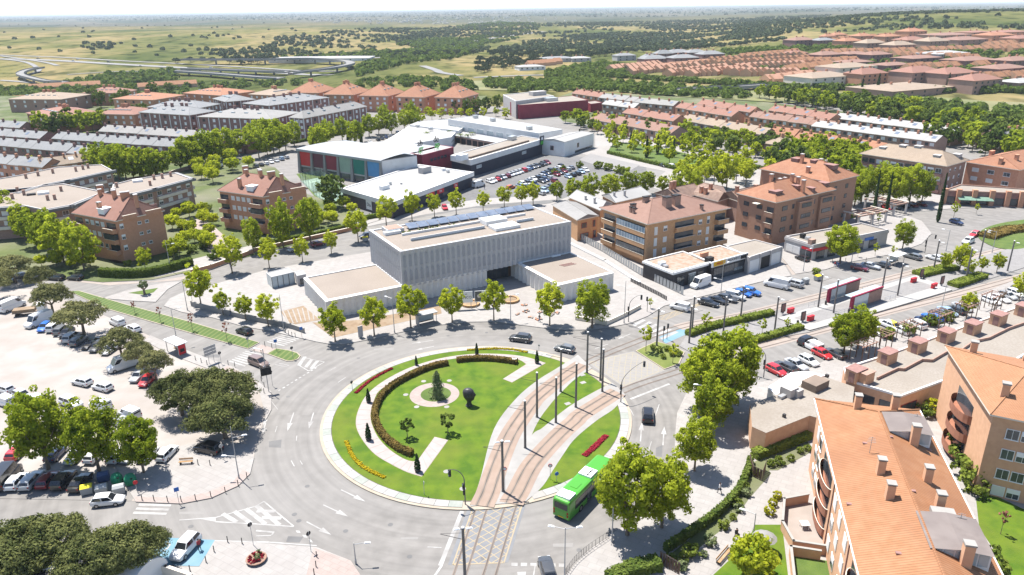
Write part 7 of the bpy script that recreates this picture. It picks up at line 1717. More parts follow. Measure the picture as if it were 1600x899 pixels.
# car-park pines
def pines(kind, spots, label, group):
    for x, y, cz, h, wd in spots:
        p = P(x, y, cz); kind.put(Vector((p.x, p.y, .03)), h, label if isinstance(label, str) else label.pop(0), group, wide=wd)
pines(pine, [(18,415,4.5,7,1.15),(60,430,4.5,6.5,.9),(76,461,5,7.5,1.0),(124,491,5,7.6,1.15),(-15,440,5,8,1.1)], 'umbrella pine over the parked vans at the boulevard', 'pines over the parked vans')
pines(pine, [(186,532,4.6,6.8,1.02),(215,545,4.4,6.0,.85),(238,563,4.3,6.0,.88)], 'thin umbrella pine by the bus shelter', 'pines by the bus shelter')
pines(pine_dark, [(277,607,5,7.4,1.0),(318,603,5,7.6,1.05),(358,605,5,7.4,1.0),(345,641,5,7.2,1.12)], ['dense umbrella pine next to the red hatchback', 'dense umbrella pine in the middle of the corner group', 'dense umbrella pine next to the dark signs', 'dense umbrella pine shading the black SUV'], 'dense pines at the car park corner')
pines(pine_dark, [(30,848,5,7.2,1.15),(86,832,4.8,6.6,1.0),(140,862,5,7,1.0),(186,850,4.8,6.8,1.0),(226,842,4.2,5.6,.8),(-5,885,5,7.4,1.0)], ['dense umbrella pine over the dark kiosk', 'dense umbrella pine behind the kiosk opposite the parked row', 'dense umbrella pine in the thick of the kiosk group', 'dense umbrella pine beside the white curved roof', 'small umbrella pine at the blue bay', 'dense umbrella pine beyond the kiosk end'], 'dense pines by the lower street')
trees(olive_tree, [(226,460,439)], 4, 'old olive tree with thick trunk on the splitter lawn', 'olive tree', z=K)
trees(copper, [(211,490,467),(251,503,478),(301,517,488),(355,533,502)], 4.5, 'copper leaved sapling on the median strip', 'copper saplings on the median', z=K)
trees(young, [(1009,549,509),(1103,521,489),(1190,525,498),(1229,516,497),(1051,568,537),(1016,482,466),(1367,400,380),(1395,402,384),(1400,372,350),(1372,351,333),(1490,340,316),(1525,335,318),(1340,402,388)], 5, 'slender young tree on the avenue pavements', 'young trees along the avenue', z=K)
trees(young_green, [(636.6,684,655),(700,677,646)], 3, 'small round tree on the roundabout lawn', 'small trees on the roundabout', z=.2)
trees(magnolia, [(684,622,580)], 6, 'shaggy conifer inside the pink paving circle', 'conifer of the roundabout', z=.2)
trees(garden_tree, [(1173,905,845)], 5, 'bushy lime green tree on the small garden lawn', 'garden tree', z=K)
trees(copper, [(1563,835,797)], 4, 'slim purple leaved tree on the back lawn', 'purple tree on the back lawn', z=K)
for x, y, ty in ((576,629,608.7),(650.6,571,557),(745,554.5,537.6),(839,568,549),(576,688,663),(652.6,737,711)): pot_conifer(P(x, y, .2), Hh(x, y, ty), 'clipped conifer in a dark pot on the pink path', 'potted conifers of the roundabout')
# bare tree
bt = thing('bare_tree', 'leafless grey tree beside the avenue car park', 'tree', P(1552,490, K)); m = MB()
def branch(p, d, L, r, n):
    q = p+d*L; m.tube(p, q, r, r*.65,5,0, False)
    if n == 0: return
    for _ in range(3 if n > 1 else 4):
        e = (d+Vector((random.uniform(-1,1), random.uniform(-1,1), random.uniform(-.2,.6)))*.62).normalized(); branch(p.lerp(q, random.uniform(.6,1)), e, L*random.uniform(.55,.8), r*.55, n-1)
branch(Vector((0,0,0)), Vector((0,0,1)),2.6,.17,4); m.build('branches', ['bark'], bt)
# hedges and beds
hedge('clipped_hedge', [(644,712),(625,704),(606,690),(592,672),(586,655),(587,640),(596,622),(612,606),(632,594),(655,583),(680,574),(700,570)], .85,.8, 'long copper coloured hedge curving round the roundabout path', 'hedge', 'leaf_copper', .2,.2,60)
hedge('clipped_hedge', [(714,566),(735,563.5),(770,563.5),(808,568.5)], .85,.8, 'short copper coloured hedge behind the lawn sculpture', 'hedge', 'leaf_copper', .2,.2,60)
for nm, px, mat, w_, lab in (('flower_bed', [(556,615),(580,594),(613,576)], 'flowers_red', .42, 'strip of red bedding flowers on the roundabout rim'),('flower_bed', [(541,690),(551,713),(569,731),(601,747)], 'flowers_yellow', .42, 'curved strip of yellow bedding flowers on the roundabout'),('flower_bed', [(730,547.6),(765,545.5),(798,546.4),(824,551)], 'flowers_yellow', .4, 'strip of yellow flowers on the far roundabout rim'),('flower_bed', [(913,713),(930,698),(947,681)], 'flowers_red', .75, 'strip of red flowers on the lobe beside the track')):
    hedge(nm, px, w_, .12, lab, 'flower bed', mat, .2,.14,90)
hedge('clipped_hedge', [(1075,525),(1110,513),(1150,504),(1206,491)], 1.6,1.0, 'green hedge along the tram track before the platform', 'hedge', z=K)
hedge('clipped_hedge', [(1163,537),(1200,528),(1252,513)], 1.5,.9, 'green hedge with brown patches south of the platform', 'hedge', z=K)
hedge('clipped_hedge', [(1434,431),(1455,426),(1490,419)], 3.2,.9, 'green clipped hedge at the far platform end', 'hedge', z=K)
hedge('clipped_hedge', [(1488,448),(1510,441),(1535,432)], 2.6,.9, 'green and yellow clipped hedge beyond the platform', 'hedge', z=K)
hedge('clipped_hedge', [(158,431),(200,433),(240,430),(280,420),(300,414)], 1.6,2.0, 'tall green hedge round the corner flats', 'hedge', 'leaf_dark', z=K)
hedge('clipped_hedge', [(395,388),(440,380),(500,368),(550,356)], 1.3,1.4, 'green hedge behind the wall of the orange flats', 'hedge', 'leaf_dark', z=K)
hedge('clipped_hedge', [(1040,862),(1070,842),(1120,806),(1155,768),(1168,738),(1172,722)], .7,1.1, 'long dark hedge between pavement and private garden', 'hedge', 'leaf_dark', K, .22,50)
hedge('clipped_hedge', [(952,912),(990,894),(1030,886)], 1.8,1.2, 'brown and green hedge at the garden gate', 'hedge', 'leaf_dark', K, .24,40)
hedge('clipped_hedge', [(1178,716),(1215,702),(1262,684)], 1.4,1.2, 'hedge along the foot of the orange annexe', 'hedge', 'leaf_hedge', K, .22,50)
hedge('clipped_hedge', [(1150,365),(1180,372),(1208,380)], 1.5,1.6, 'dark hedge beside the ochre flats', 'hedge', 'leaf_dark', K)
hedge('clipped_hedge', [(1268,352),(1300,346),(1335,338)], 2.0,1.0, 'lime hedge beside the stepped block', 'hedge', 'leaf_hedge', K)
hedge('clipped_hedge', [(1540,372),(1570,362),(1612,358)], 5.0,.8, 'low hedge bed on the far roundabout', 'hedge', 'leaf_copper', K, .4,20)
for k, px in enumerate(([(560,345),(600,338),(640,332)], [(1100,248),(1150,258),(1200,266)], [(950,240),(1000,252),(1060,266)], [(455,225),(520,213),(600,200)])):
    hedge('clipped_hedge', px, 1.4,1.3,('hedge beside the supermarket', 'hedge along the plaza street', 'hedge along the plaza pool', 'hedge before the pale slate blocks')[k], 'hedge', 'leaf_dark', .1,.45,14)
def shrubs(kind, spots, label, group):
    for s in spots: kind.put(P(s[0], s[1], K),(s[2] if len(s) > 2 else 1.4)*(.72 if 1040 < s[0] < 1265 and s[1] > 700 else 1), label, group, wide=random.uniform(.9,1.15))
shrubs(shrub_yellow, [(1214,779,1.5),(1207,791,1.6),(1202,804,1.8)], 'clipped yellow ball bush on the garden path', 'yellow ball bushes')
shrubs(shrubby, [(1163,762),(1150,790,1.6),(1145,812,1.2),(1130,826,1.8),(1080,868,2.2),(1068,876,1.8),(1047,876,1.4),(1205,728,1.6),(1218,726,1.8),(1235,720,1.4),(1250,708,1.4),(1262,704,1.3),(1180,742,1.4)], 'green shrub in the private garden bed', 'shrubs of the private garden')
shrubs(shrub_olive, [(1165,775,1.6),(1155,798,1.4),(1110,850,2.0),(1065,890,1.6),(1100,870,1.2)], 'pale grassy shrub in the private garden bed', 'pale shrubs of the private garden')
shrubs(shrubby, [(1505,700,3.2),(1500,722,3.0),(1510,745,3.4),(1522,768,3.4),(1545,880,2.4),(1556,900,2.4),(1440,650,2.2)], 'green shrub between the orange tiled blocks', 'shrubs between the orange blocks')
shrubs(shrub_yellow, [(1457,645,2.4)], 'yellow bush beside the terrace wall', 'yellow terrace bush')
shrubs(shrubby, [(1385,528,2.4),(1418,522,2.2),(1456,508,2.4),(1480,502,2.4),(1215,398,1.5),(1275,428,1.6)], 'green bush by the parked cars of the avenue', 'bushes by the avenue cars')
shrubs(shrubby, [(1020,546,1.0),(1030,550,1.2),(1042,548,1.0),(1050,556,1.1),(1036,560,.9),(1060,556,1.0)], 'small shrub on the splitter lawn', 'shrubs on the splitter lawn')
shrubs(shrubby, [(868,273,2.4),(880,268,2.4),(905,262,2.6),(935,263,3),(950,266,3),(965,270,3),(972,272,3)], 'dark round shrub between car park and plaza', 'shrubs of the car park edge')
shrubs(shrubby, [(230,404,2.0),(300,395,2.6),(320,388,2.6),(335,405,2.8),(345,398,2.2),(285,360,2.2),(300,352,2.2),(310,372,2),(200,415,1.6),(215,330,2.4),(290,330,2.2),(325,330,2.4),(335,345,2.6),(275,395,2)], 'green garden shrub by the west flats', 'garden shrubs by the west flats')
for q, n_, g_, hh in (([(268,345),(300,330),(335,350),(330,395),(290,410),(262,395)], 16,3.5,4.5),([(180,330),(205,325),(240,345),(262,390),(250,400)], 8,3,4),([(300,262),(330,250),(400,262),(330,290),(305,290)], 12,4,5.5),([(505,325),(545,330),(560,350),(500,362),(480,345)], 10,3.5,4),([(-30,262),(60,270),(110,262),(60,258)], 8,4,4),([(60,420),(120,430),(150,425),(110,412)], 6,4,3)):
    grove(garden_tree, q, n_, g_, hh, 'small leafy garden tree between the west flats', 'garden trees of the west flats')
# -- oaks on the hills: the nearest ones stand alone, the rest is woodland
oak = Tree('holm_oak', 'tree', 6.0, variants(3, lambda i: [('trunk', trunk_mesh(1.2,.25,1.2,3,3)),('crown', crown(3.6,2.3,22,10,1.3, 'leaf_oak', 3.4, umbrella=True))]))
spots = []
for px, n, gap in (([(740,118),(800,108),(900,96),(1000,82),(1180,70),(1230,62),(1200,46),(1000,50),(850,58),(790,72),(745,95)], 1500,8),([(-20,92),(-20,38),(600,36),(600,58),(520,78),(300,92)], 45,30),([(400,86),(430,60),(560,46),(690,44),(800,56),(740,88),(600,96)], 900,9),([(980,40),(1300,28),(1640,16),(1640,48),(1420,46),(1300,52),(1180,58)], 2300,8),([(620,62),(700,42),(1000,34),(1300,24),(1200,42),(1000,46),(850,55),(760,60)], 1900,11),([(260,100),(420,86),(440,96),(380,104)], 60,10),([(0,86),(0,60),(420,52),(440,80),(300,90)], 30,20),([(90,72),(130,62),(180,70),(170,80),(110,80)], 26,10),([(280,82),(420,70),(430,82),(330,90)], 60,9)):
    spots += scatter(px, n, gap, 30,.04)
spots.sort(key=lambda p: math.hypot(*p))
for x, y in spots[:300]: oak.put(Vector((x, y, TZ(x, y))), random.uniform(4.5,7.5), 'dark holm oak dotted over the dry hills', 'holm oaks on the dry hills')
def woodland(name, spots, label, mat, r0, r1, leaf, per):
    P_ = np.array([(x, y, TZ(x, y)) for x, y in spots]); n = len(P_); r = rng.uniform(r0, r1, n)
    idx = np.repeat(np.arange(n), per); U = unit(n*per); U[:, 2] = np.abs(U[:, 2])
    C = P_[idx]+U*(r[idx]*(.6+.4*rng.random(n*per)))[:, None]*np.array([1,1,.8]); C[:, 2] += r[idx]*.25
    o = obj(name, quads_mesh(name, C, U+rng.normal(size=U.shape)*.35, r[idx]*leaf*rng.uniform(.8,1.3, n*per), mat)); return stuff(o, label, 'woodland')
woodland('oak_woodland', spots[300:], 'far mass of dark holm oaks covering the hills', 'leaf_oak', 3.0,5.0,.75,22)
sp2 = scatter([(560,122),(640,100),(720,92),(760,70),(820,60),(740,58),(640,66),(560,86),(440,92),(560,92)], 650,9,30,.001)+scatter([(90,132),(180,118),(270,112),(280,128),(150,136)], 130,9,25)+scatter([(0,140),(60,140),(140,140),(60,150),(0,150)], 30,9)+scatter([(700,44),(780,34),(860,40),(800,56)], 300,14)
woodland('valley_woodland', sp2, 'green mass of valley trees along the motorway', 'leaf_dark', 3.5,6.0,.7,20)
sp3 = scatter([(-100,34),(400,32),(800,28),(1300,20),(1600,14),(1640,10),(1000,14),(500,22),(-100,26)], 5000,18,8)
woodland('distant_woodland', sp3, 'distant band of trees toward the horizon', 'leaf_oak', 4,9,.8,12)
far_spots += scatter([(1190,150),(1400,158),(1640,180),(1640,205),(1480,185),(1300,166)], 190,8)+scatter([(760,128),(900,126),(1000,133),(1150,143),(1150,150),(900,140),(760,140)], 120,8)
woodland('suburb_woodland', far_spots, 'mass of garden and slope trees round the far suburb', 'leaf_dark', 3.2,5.2,.45,60)
# far white villages
vill = scatter([(500,36),(700,38),(900,33),(860,29),(620,28),(480,30)], 130,30,20)+scatter([(-60,30),(200,30),(460,30),(460,26),(-60,26)], 120,60,20)
mv = MB()
for x, y in vill: mv.box((x, y, TZ(x, y)+2),(random.uniform(10,28), random.uniform(8,14), random.uniform(4,8)), random.uniform(0,3))
stuff(mv.build('far_village', ['cream']), 'pale scattered buildings of far villages', 'village')
# ---------------------------------------------------------------- things on the roundabout
# bronze head on the lawn: a profile turned to the east
p = P(733,634,.2); sc = thing('head_sculpture', 'dark bronze sculpture of a giant head on the roundabout lawn', 'sculpture', p, R(-8))
m = MB(); n = 18; prof = [(0,.55,.55,0),(.25,.5,.45,.02),(.6,.36,.33,.03),(.95,.42,.4,.05),(1.2,.72,.52,.12),(1.45,.86,.62,.1),(1.75,.92,.70,.02),(2.1,.96,.74,0),(2.5,.98,.74,-.04),(2.85,.88,.66,-.06),(3.1,.64,.48,-.06),(3.25,.3,.24,-.05)]
vs = []; fs = []
for z, rx, ry, ox in prof:
    for i in range(n):
        a = 2*math.pi*i/n; f = 1.0
        if math.cos(a) > .8:
            f += {1.2: .06,1.45: -.02,1.75: .1,2.1: .3,2.5: -.02}.get(z, 0)*(math.cos(a)-.8)/.2
        vs.append((ox+rx*math.cos(a)*f, ry*math.sin(a), z))
for k in range(len(prof)-1):
    for i in range(n): fs.append((k*n+i, k*n+(i+1) % n, (k+1)*n+(i+1) % n, (k+1)*n+i))
fs.append(tuple((len(prof)-1)*n+i for i in range(n))); m.add(vs, fs); m.build('head', ['bronze'], sc, smooth=True)
MB().lathe([(.62,0),(.6,.12),(.5,.14)], 14).build('base', ['bronze'], sc); MB().lathe([(.14,-.05),(.16,.1),(.1,.2)], 8).build('ear', ['bronze'], sc, (-.02,-.72,1.95)); MB().lathe([(.14,-.05),(.16,.1),(.1,.2)], 8).build('ear', ['bronze'], sc, (-.02,.72,1.95))
o = thing('utility_cabinet', 'small white utility cabinet at the end of the copper hedge', 'cabinet', P(804,567.5,.2)); MB().b2(-.35,.35,-.2,.2,0,.85).build('body', ['white'], o); MB().b2(-.4,.4,-.25,.25,.85,.9).build('lid', ['frame_white'], o); MB().b2(-.02,.02,-.215,-.2,.1,.8).build('door_seam', ['galv'], o)
# tram line poles
def tram_pole(o):
    pole_parts(o)
    MB().tube((0,0,6.4),(-2.6,.35,6.9),.035,.03,4).build('wire_bracket', ['iron'], o); MB().tube((0,0,7.3),(-2.5,.35,6.95),.02,.02,4).build('stay', ['iron'], o)
spots = [(839,652),(868.5,660.6),(899.6,636.5),(820.6,700),(876,612),(917,582.5),(938,594),(941,612)]
posts('tram_pole', [(x, y, .2) for x, y in spots], tram_pole, 'dark tram line pole on the roundabout', 'pole', 'tram poles on the roundabout')
def twin(o):
    tram_pole(o)
    for a in (0, math.pi): arm_lamp(o, 7.75, a+.1,.4, 'pole_grey')
posts('tram_pole', [(786,768,.2),(727,914,.2)], twin, 'dark tram line pole carrying twin white lamps', 'pole', 'tram poles with twin lamps')
def tram_pole2(o):
    pole_parts(o, 7.7); MB().tube((0,0,6.2),(2.4,.6,6.7),.035,.03,4).build('wire_bracket', ['iron'], o); arm_lamp(o, 7.2,-.6,.5, 'pole_grey')
posts('tram_pole', [(x, y, K) for x, y in ((1026,540),(1081,519),(1076.6,536),(1130,520),(1156.7,501.3),(1209.7,520),(1278,481.6),(1302,490.6),(1402,463.4),(1378,453.6),(1458.4,422.8),(1509,436.3),(1574,423.6),(1530,405))], tram_pole2, 'dark tram line pole along the avenue median', 'pole', 'tram poles along the avenue')
# speed signs, arrows and lights on the roundabout
mk('sign_white', (.6,.6,.6))
def round_sign(px, h, label, face=-1.57, rim='red', inner='sign_white', size=.62, z=.2):
    o = sign_post(P(*px, z), h, face, 'round', rim, label, size=size); MB().tube((.076,0, h-size/2),(.085,0, h-size/2), size*.36, n=14).build('face', [inner], o); return o
round_sign((859.6,749),2.6, 'round speed limit sign on the tip of the roundabout lobe'); round_sign((789,768),4.0, 'round speed limit sign clamped to a tram pole', z=.2)
round_sign((869.6,752.5),1.6, 'blue round arrow sign on the roundabout lobe', -1.2, 'blue_sign', 'blue_sign', .6); round_sign((551,611),2.0, 'dark backed round sign on the west roundabout rim', 2.6, 'iron', 'iron', .6); round_sign((663,773.5),2.2, 'thin edge-on sign post at the south roundabout rim', .2, 'galv', 'galv', .5)
round_sign((842,552),1.8, 'small sign post on the north roundabout rim', 1.2, 'galv', 'galv', .4)
traffic_light(P(727,788,.14),-2.4, 'curved mast traffic light where the tracks leave the roundabout', None, 1.9,-.5,4.2)
traffic_light(P(970,629,.14),-2.2, 'long curved mast traffic light reaching over the yellow hatching', None, 5.6,2.9)
traffic_light(P(982,503, K),2.2, 'curved mast traffic light at the library corner', None, 2.6,-2.0)
traffic_light(P(1193,590, K),2.0, 'curved mast traffic light beside the red parked car', None, 2.8,.4)
traffic_light(P(1036,534, K),-1.4, 'short traffic light in front of the avenue median', None); traffic_light(P(1042,530, K),-1.4, 'short traffic light behind the blue painted bay', None); traffic_light(P(1011,487, K),2.4, 'short traffic light on the pavement by the ramp', None)
traffic_light(P(1445,395, K),2.2, 'curved mast traffic light by the pharmacy trees', None, 3,2.6)
# signs round the western crossing
for k, (x, y, h, col, lab) in enumerate(((458,561,2.6,'iron','dark backed sign on the small striped lawn'),(432,548,2.4,'blue_sign','blue crossing sign by the small striped lawn'),(426,603,3.0,'iron','dark backed sign beside the give way dashes'),(393,605,2.8,'iron','dark backed sign by the dense pines'),(346,569,2.6,'iron','square dark sign near the bus shelter'),(389,546,2.6,'galv','grey sign at the end of the long median'),(472,528,2.4,'blue_sign','blue sign on the library pavement'),(280,787,2.6,'blue_sign','blue sign on the bollard lined corner'),(215,770,2.0,'red','red and white sign beside the recycling bins'),(349,718,2.6,'galv','pale sign in the pine shadow'),(486,862,3.0,'iron','dark round sign on the pink pavement'),(396,852,3.4,'iron','dark lantern sign on the lower plaza'))):
    sign_post(P(x, y, K), h, (2.4 if col in ('iron', 'galv') else -1.0), 'square' if col == 'blue_sign' else 'round', col, lab)
o = thing('direction_sign', 'grey backed direction sign with stacked panels by the crossing', 'road sign', P(331,567, K),.9)
for x in (-.5,.5): MB().tube((x, 0,0),(x, 0,3.4),.04).build('post', ['galv'], o)
for k in range(3): MB().b2(-1.2,1.2,-.05,0,1.7+k*.62,2.25+k*.62).build('panel', ['galv'], o)
o = thing('info_panel', 'black square panel on a pole at the car park corner', 'sign', P(420,612, K),.5)
MB().tube((0,0,0),(0,0,8.2),.07).build('pole', ['galv'], o); MB().b2(-.9,.9,-.1,0,3.2,4.6).build('panel', ['dark'], o); arm_lamp(o, 8.0,2.4,1.2)
# lamp posts
for x, y, ty, arms, lab in ((373.5,747,668,((6.6,.3),(3.6, math.pi)), 'tall lamp post with two white heads by the pine shadow'),(616.5,520,466,((8.4,2.6),), 'lamp post between the library street trees'),(444,519,461,((8.4,2.9),), 'lamp post on the pavement west of the library'),(277.5,538,484,((7.9,.6),), 'lamp post behind the bus shelter'),(956,847,752,((8.4,2.6),), 'lamp post under the big plane tree by the bus'),(882,908,826,((8.0,2.9),(8.0,.1)), 'lamp post at the bottom kerb railing'),(1465,511,446,((8.0,2.3),), 'slim lamp post among the southern parked cars'),(1098,672,603,((8.0,2.9),), 'lamp post in front of the plane trees by the eastern road'),(1176,843,803,((3.9,2.6),), 'small garden lamp beside the lawn'),(1126,462,408,((7.6,.6),(3.8,2.6)), 'lamp post before the tyre workshop'),(293,485,437,((7.6,.4),), 'lamp post at the slip road'),(798,503,462,((6,.4),), 'pair of slim poles outside the library'),(975,505,440,((8.0,2.6),), 'lamp post at the library corner ramp'),(1255,424,390,((6,.4),), 'lamp post at the brick lane'),(556,880,850,((3.4,.1),), 'lantern post on the pink pavement'),(1330,412,385,((5,1),), 'lamp post outside the pharmacy'),(1478,392,360,((6,2.5),), 'lamp post at the far junction'),(1550,395,362,((7,2.5),), 'lamp post beside the far roundabout'),(267,424,375,((7,.5),), 'lamp post before the corner flats'),(858,299,275,((6,.5),), 'lamp post in the supermarket car park')):
    lamp_post(P(x, y, K), Hh(x, y, ty), [(min(a, Hh(x, y, ty)-.1), b) for a, b in arms], lab)
z8 = lambda l: [(240+x/6.658,480+y/6.658) for x, y in l]
z5 = lambda l: [(x/3.995,674+y/3.995) for x, y in l]
bollards(z8([(437,552),(497,575),(557,598),(682,625),(777,600),(845,617),(1122,770),(1152,830),(1150,893),(1122,735)]), 'slim dark bollard on the pavement by the western crossing', 'bollards by the western crossing')
bollards(z8([(1158,400),(1230,420),(1047,460),(1120,480),(1375,270),(1405,285),(1440,300),(1475,310)]), 'slim dark bollard at the median crossing', 'bollards at the median crossing')
bollards(z5([(888,430),(962,432),(1047,438),(1132,438),(1222,428),(1317,408),(1407,382),(1487,338),(1542,290),(1237,208),(1312,212)]), 'dark bollard along the curved corner kerb', 'bollards of the curved corner')
bollards(z5([(990,862),(1087,868),(1187,874),(1287,818),(1337,752),(1422,692),(1512,702)])+[(495,871),(494,886),(491,898)], 'dark bollard round the blue parking bay', 'bollards of the lower plaza')
bollards([(1262,398),(1280,425),(1300,410),(1321,408),(1353,408)], 'dark bollard outside the pharmacy', 'bollards outside the pharmacy')
# shelters
def shelter(o, L, mat='glass_pale', roof='white'):
    for x in (0, L):
        for y in (0,1.5): MB().b2(x-.05, x+.05, y-.05, y+.05,0,2.4).build('post', ['galv'], o)
    MB().b2(-.3, L+.3,-.3,1.9,2.4,2.55).build('roof', [roof], o); MB().b2(.05, L-.05,1.48,1.52,.3,2.2).build('back_glass', [mat], o); MB().b2(.4, L-.4,1.0,1.35,.42,.47).build('bench', ['wood'], o)
p, q = P(262,549, K), P(281,558, K); o = thing('bus_shelter', 'white roofed bus shelter with red poster on its end', 'bus shelter', p, math.atan2(q.y-p.y, q.x-p.x)); shelter(o, 4.2); MB().b2(4.15,4.3,.05,1.45,.3,2.2).build('poster_case', ['red'], o); MB().b2(4.3,4.32,.3,1.2,.8,1.5).build('poster_picture', ['dark'], o)
p, q = P(655,511, K), P(684,504, K); o = thing('bus_shelter', 'grey glazed bus shelter on the library pavement', 'bus shelter', p, math.atan2(q.y-p.y, q.x-p.x)); shelter(o, 4.0, 'glass_pale', 'galv'); MB().b2(-.1,.1,0,1.4,.3,2.2).build('poster_case', ['render_grey'], o)
p = P(564,528, K); o = thing('advertising_panel', 'slim grey advertising panel between library street trees', 'sign', p, .6); MB().b2(-.5,.5,-.1,.1,.2,2.6).build('case', ['render_grey'], o); MB().b2(-.3,.3,-.08,.08,0,.2).build('foot', ['galv'], o)
p, q = P(1398,416, K), P(1416,409, K); o = thing('bus_shelter', 'white roofed bus shelter near the pharmacy', 'bus shelter', p, math.atan2(q.y-p.y, q.x-p.x)); shelter(o, 4.2)
# tram stop
mk('tram_red', (.21,.02,.045))
for k, (a, b) in enumerate((((1294,473),(1342,456)),((1330,486),(1377,469)))):
    p, q = P(*a, .36), P(*b, .36); L = (q-p).length; o = thing('tram_shelter', ('burgundy framed glass tram shelter by the northern track', 'burgundy framed glass tram shelter by the southern track')[k], 'shelter', p, math.atan2(q.y-p.y, q.x-p.x))
    MB().b2(-.2,.5,-.1,.5,0,3.0).build('end_panel', ['tram_red'], o); MB().b2(-.2, L, -.1,.3,3.0,3.25).build('roof_beam', ['tram_red'], o); MB().b2(0, L, .3,2.0,2.9,3.0).build('roof', ['glass_pale'], o)
    MB().b2(.5, L*.55,.15,.2,.2,2.8).build('glass_wall', ['glass_pale'], o); MB().b2(L*.55, L, .1,.25,.1,2.8).build('back_wall', ['brick_brown'], o); MB().b2(.7, L*.5,.6,1.0,.42,.5).build('bench', ['iron'], o)
    for t in (.55,1): MB().b2(L*t-.06, L*t+.06,.26,.38,0,3).build('post', ['iron'], o)
def red_seat(o): MB().b2(-.85,.85,-.25,.25,0,1.05).build('body', ['red'], o); MB().b2(-.9,.9,-.3,.3,1.05,1.1).build('top', ['red'], o)
posts('ticket_barrier', [(1235,489,.36,.5),(1266,501,.36,.5),(1427,441,.36,.5),(1459,450,.36,.5)], red_seat, 'solid red bench block on the tram platform', 'bench', 'red blocks of the tram platform', .36)
def info(o): MB().b2(-.65,.65,-.08,.08,.35,2.3).build('panel', ['black_panel'], o); MB().b2(-.5,.5,-.1,-.08,.5,2.15).build('poster', ['brick_dark'], o); MB().b2(-.3,.3,-.06,.06,0,.35).build('foot', ['galv'], o)
posts('information_stand', [(1223,490,.36,.5),(1254,503,.36,.5),(1439,435,.36,.5),(1471,446,.36,.5)], info, 'dark information stand on the tram platform', 'sign', 'information stands of the tram platform', .36)
def rail(o):
    for x in (0,1.8,3.6): MB().tube((x, 0,0),(x, 0,1.05),.035, n=5).build('post', ['steel'], o)
    for z in (.55,1.05): MB().tube((0,0, z),(3.6,0, z),.035, n=5).build('handrail', ['steel'], o)
posts('guard_rail', [(1263,481,.36,.5),(1347,455,.36,.5),(1310,493,.36,.5),(1382,472,.36,.5)], rail, 'steel guard rail on the tram platform edge', 'railing', 'platform guard rails', .36)
def bin_(o): MB().lathe([(.22,0),(.24,.8),(.2,.9)], 10).build('body', ['iron'], o)
posts('litter_bin', [(1246,507,.36),(1290,476,.36),(1326,489,.36),(1443,436,.36)], bin_, 'dark litter bin on the tram platform', 'litter bin', 'platform litter bins', .36)
# curved kerb railing beside the bus stop of the eastern pavement
ln = cat(PP([(884,899),(898,880),(920,861),(950,841)], K),6); o = thing('kerb_railing', 'curved metal railing along the lower eastern kerb', 'railing', (ln[0].x, ln[0].y, K))
for i in range(0, len(ln),1): v = ln[i]-ln[0]; MB().tube((v.x, v.y, 0),(v.x, v.y, 1.0),.03, n=5).build('post', ['pole_grey'], o)
for z in (.2,1.0): MB().path([(v.x-ln[0].x, v.y-ln[0].y, z) for v in ln], .025,5).build('rail', ['pole_grey'], o)
# recycling bins
def dumpster(p, rz, body, lid, label, group=None):
    o = thing('waste_container', label, 'waste container', p, rz, group); MB().box((0,0,.62),(1.4,1.05,1.0),0,0,1.08).build('body', [body], o)
    m = MB(); m.add([(-.75,-.56,1.12),(.75,-.56,1.12),(.75,.56,1.12),(-.75,.56,1.12),(-.7,-.2,1.38),(.7,-.2,1.38),(.7,.3,1.38),(-.7,.3,1.38)], [(0,1,5,4),(1,2,6,5),(2,3,7,6),(3,0,4,7),(4,5,6,7)]); m.build('lid', [lid], o)
    for x in (-.5,.5): MB().tube((x, -.4,.1),(x, .4,.1),.1, n=8).build('wheel', ['tyre'], o)
mk('bin_yellow', (.60,.50,.03)); mk('bin_grey', (.30,.31,.31)); mk('bin_blue', (.05,.08,.16)); mk('bin_green', (.02,.20,.10))
dumpster(P(137,771,.04),.4, 'bin_grey', 'bin_yellow', 'yellow lidded waste container beside the black parked cars'); dumpster(P(160,771,.04),.4, 'bin_grey', 'bin_grey', 'grey waste container next to the yellow lid'); dumpster(P(187,771,.04),.4, 'bin_grey', 'bin_grey', 'grey waste container at the end of the bin row'); dumpster(P(163,751,.04),.4, 'bin_blue', 'bin_blue', 'dark blue paper container behind the grey bins')
for k, x in enumerate((184,205)):
    o = thing('bottle_bank', ('round green bottle bank next to the blue container', 'round green bottle bank leaning at the row end')[k], 'bottle bank', P(x, 756+k, .04)); MB().lathe([(.62,0),(.78,.5),(.78,1.1),(.55,1.55),(.2,1.7)], 14).build('body', ['bin_green'], o, smooth=True); MB().lathe([(.16,0),(.16,.1)], 8).build('slot', ['dark'], o, (.5,-.5,1.25))
for x, y, c, lab in ((1233,443,'bin_grey','grey container before the van at the lane mouth'),(1258,443,'bin_grey','grey waste container at the brick lane mouth'),(1277,438,'bin_yellow','yellow lidded container at the brick lane mouth'),(571,377,'bin_yellow','yellow lidded container behind the library')): dumpster(P(x, y, .05),.5, 'bin_grey', c, lab)
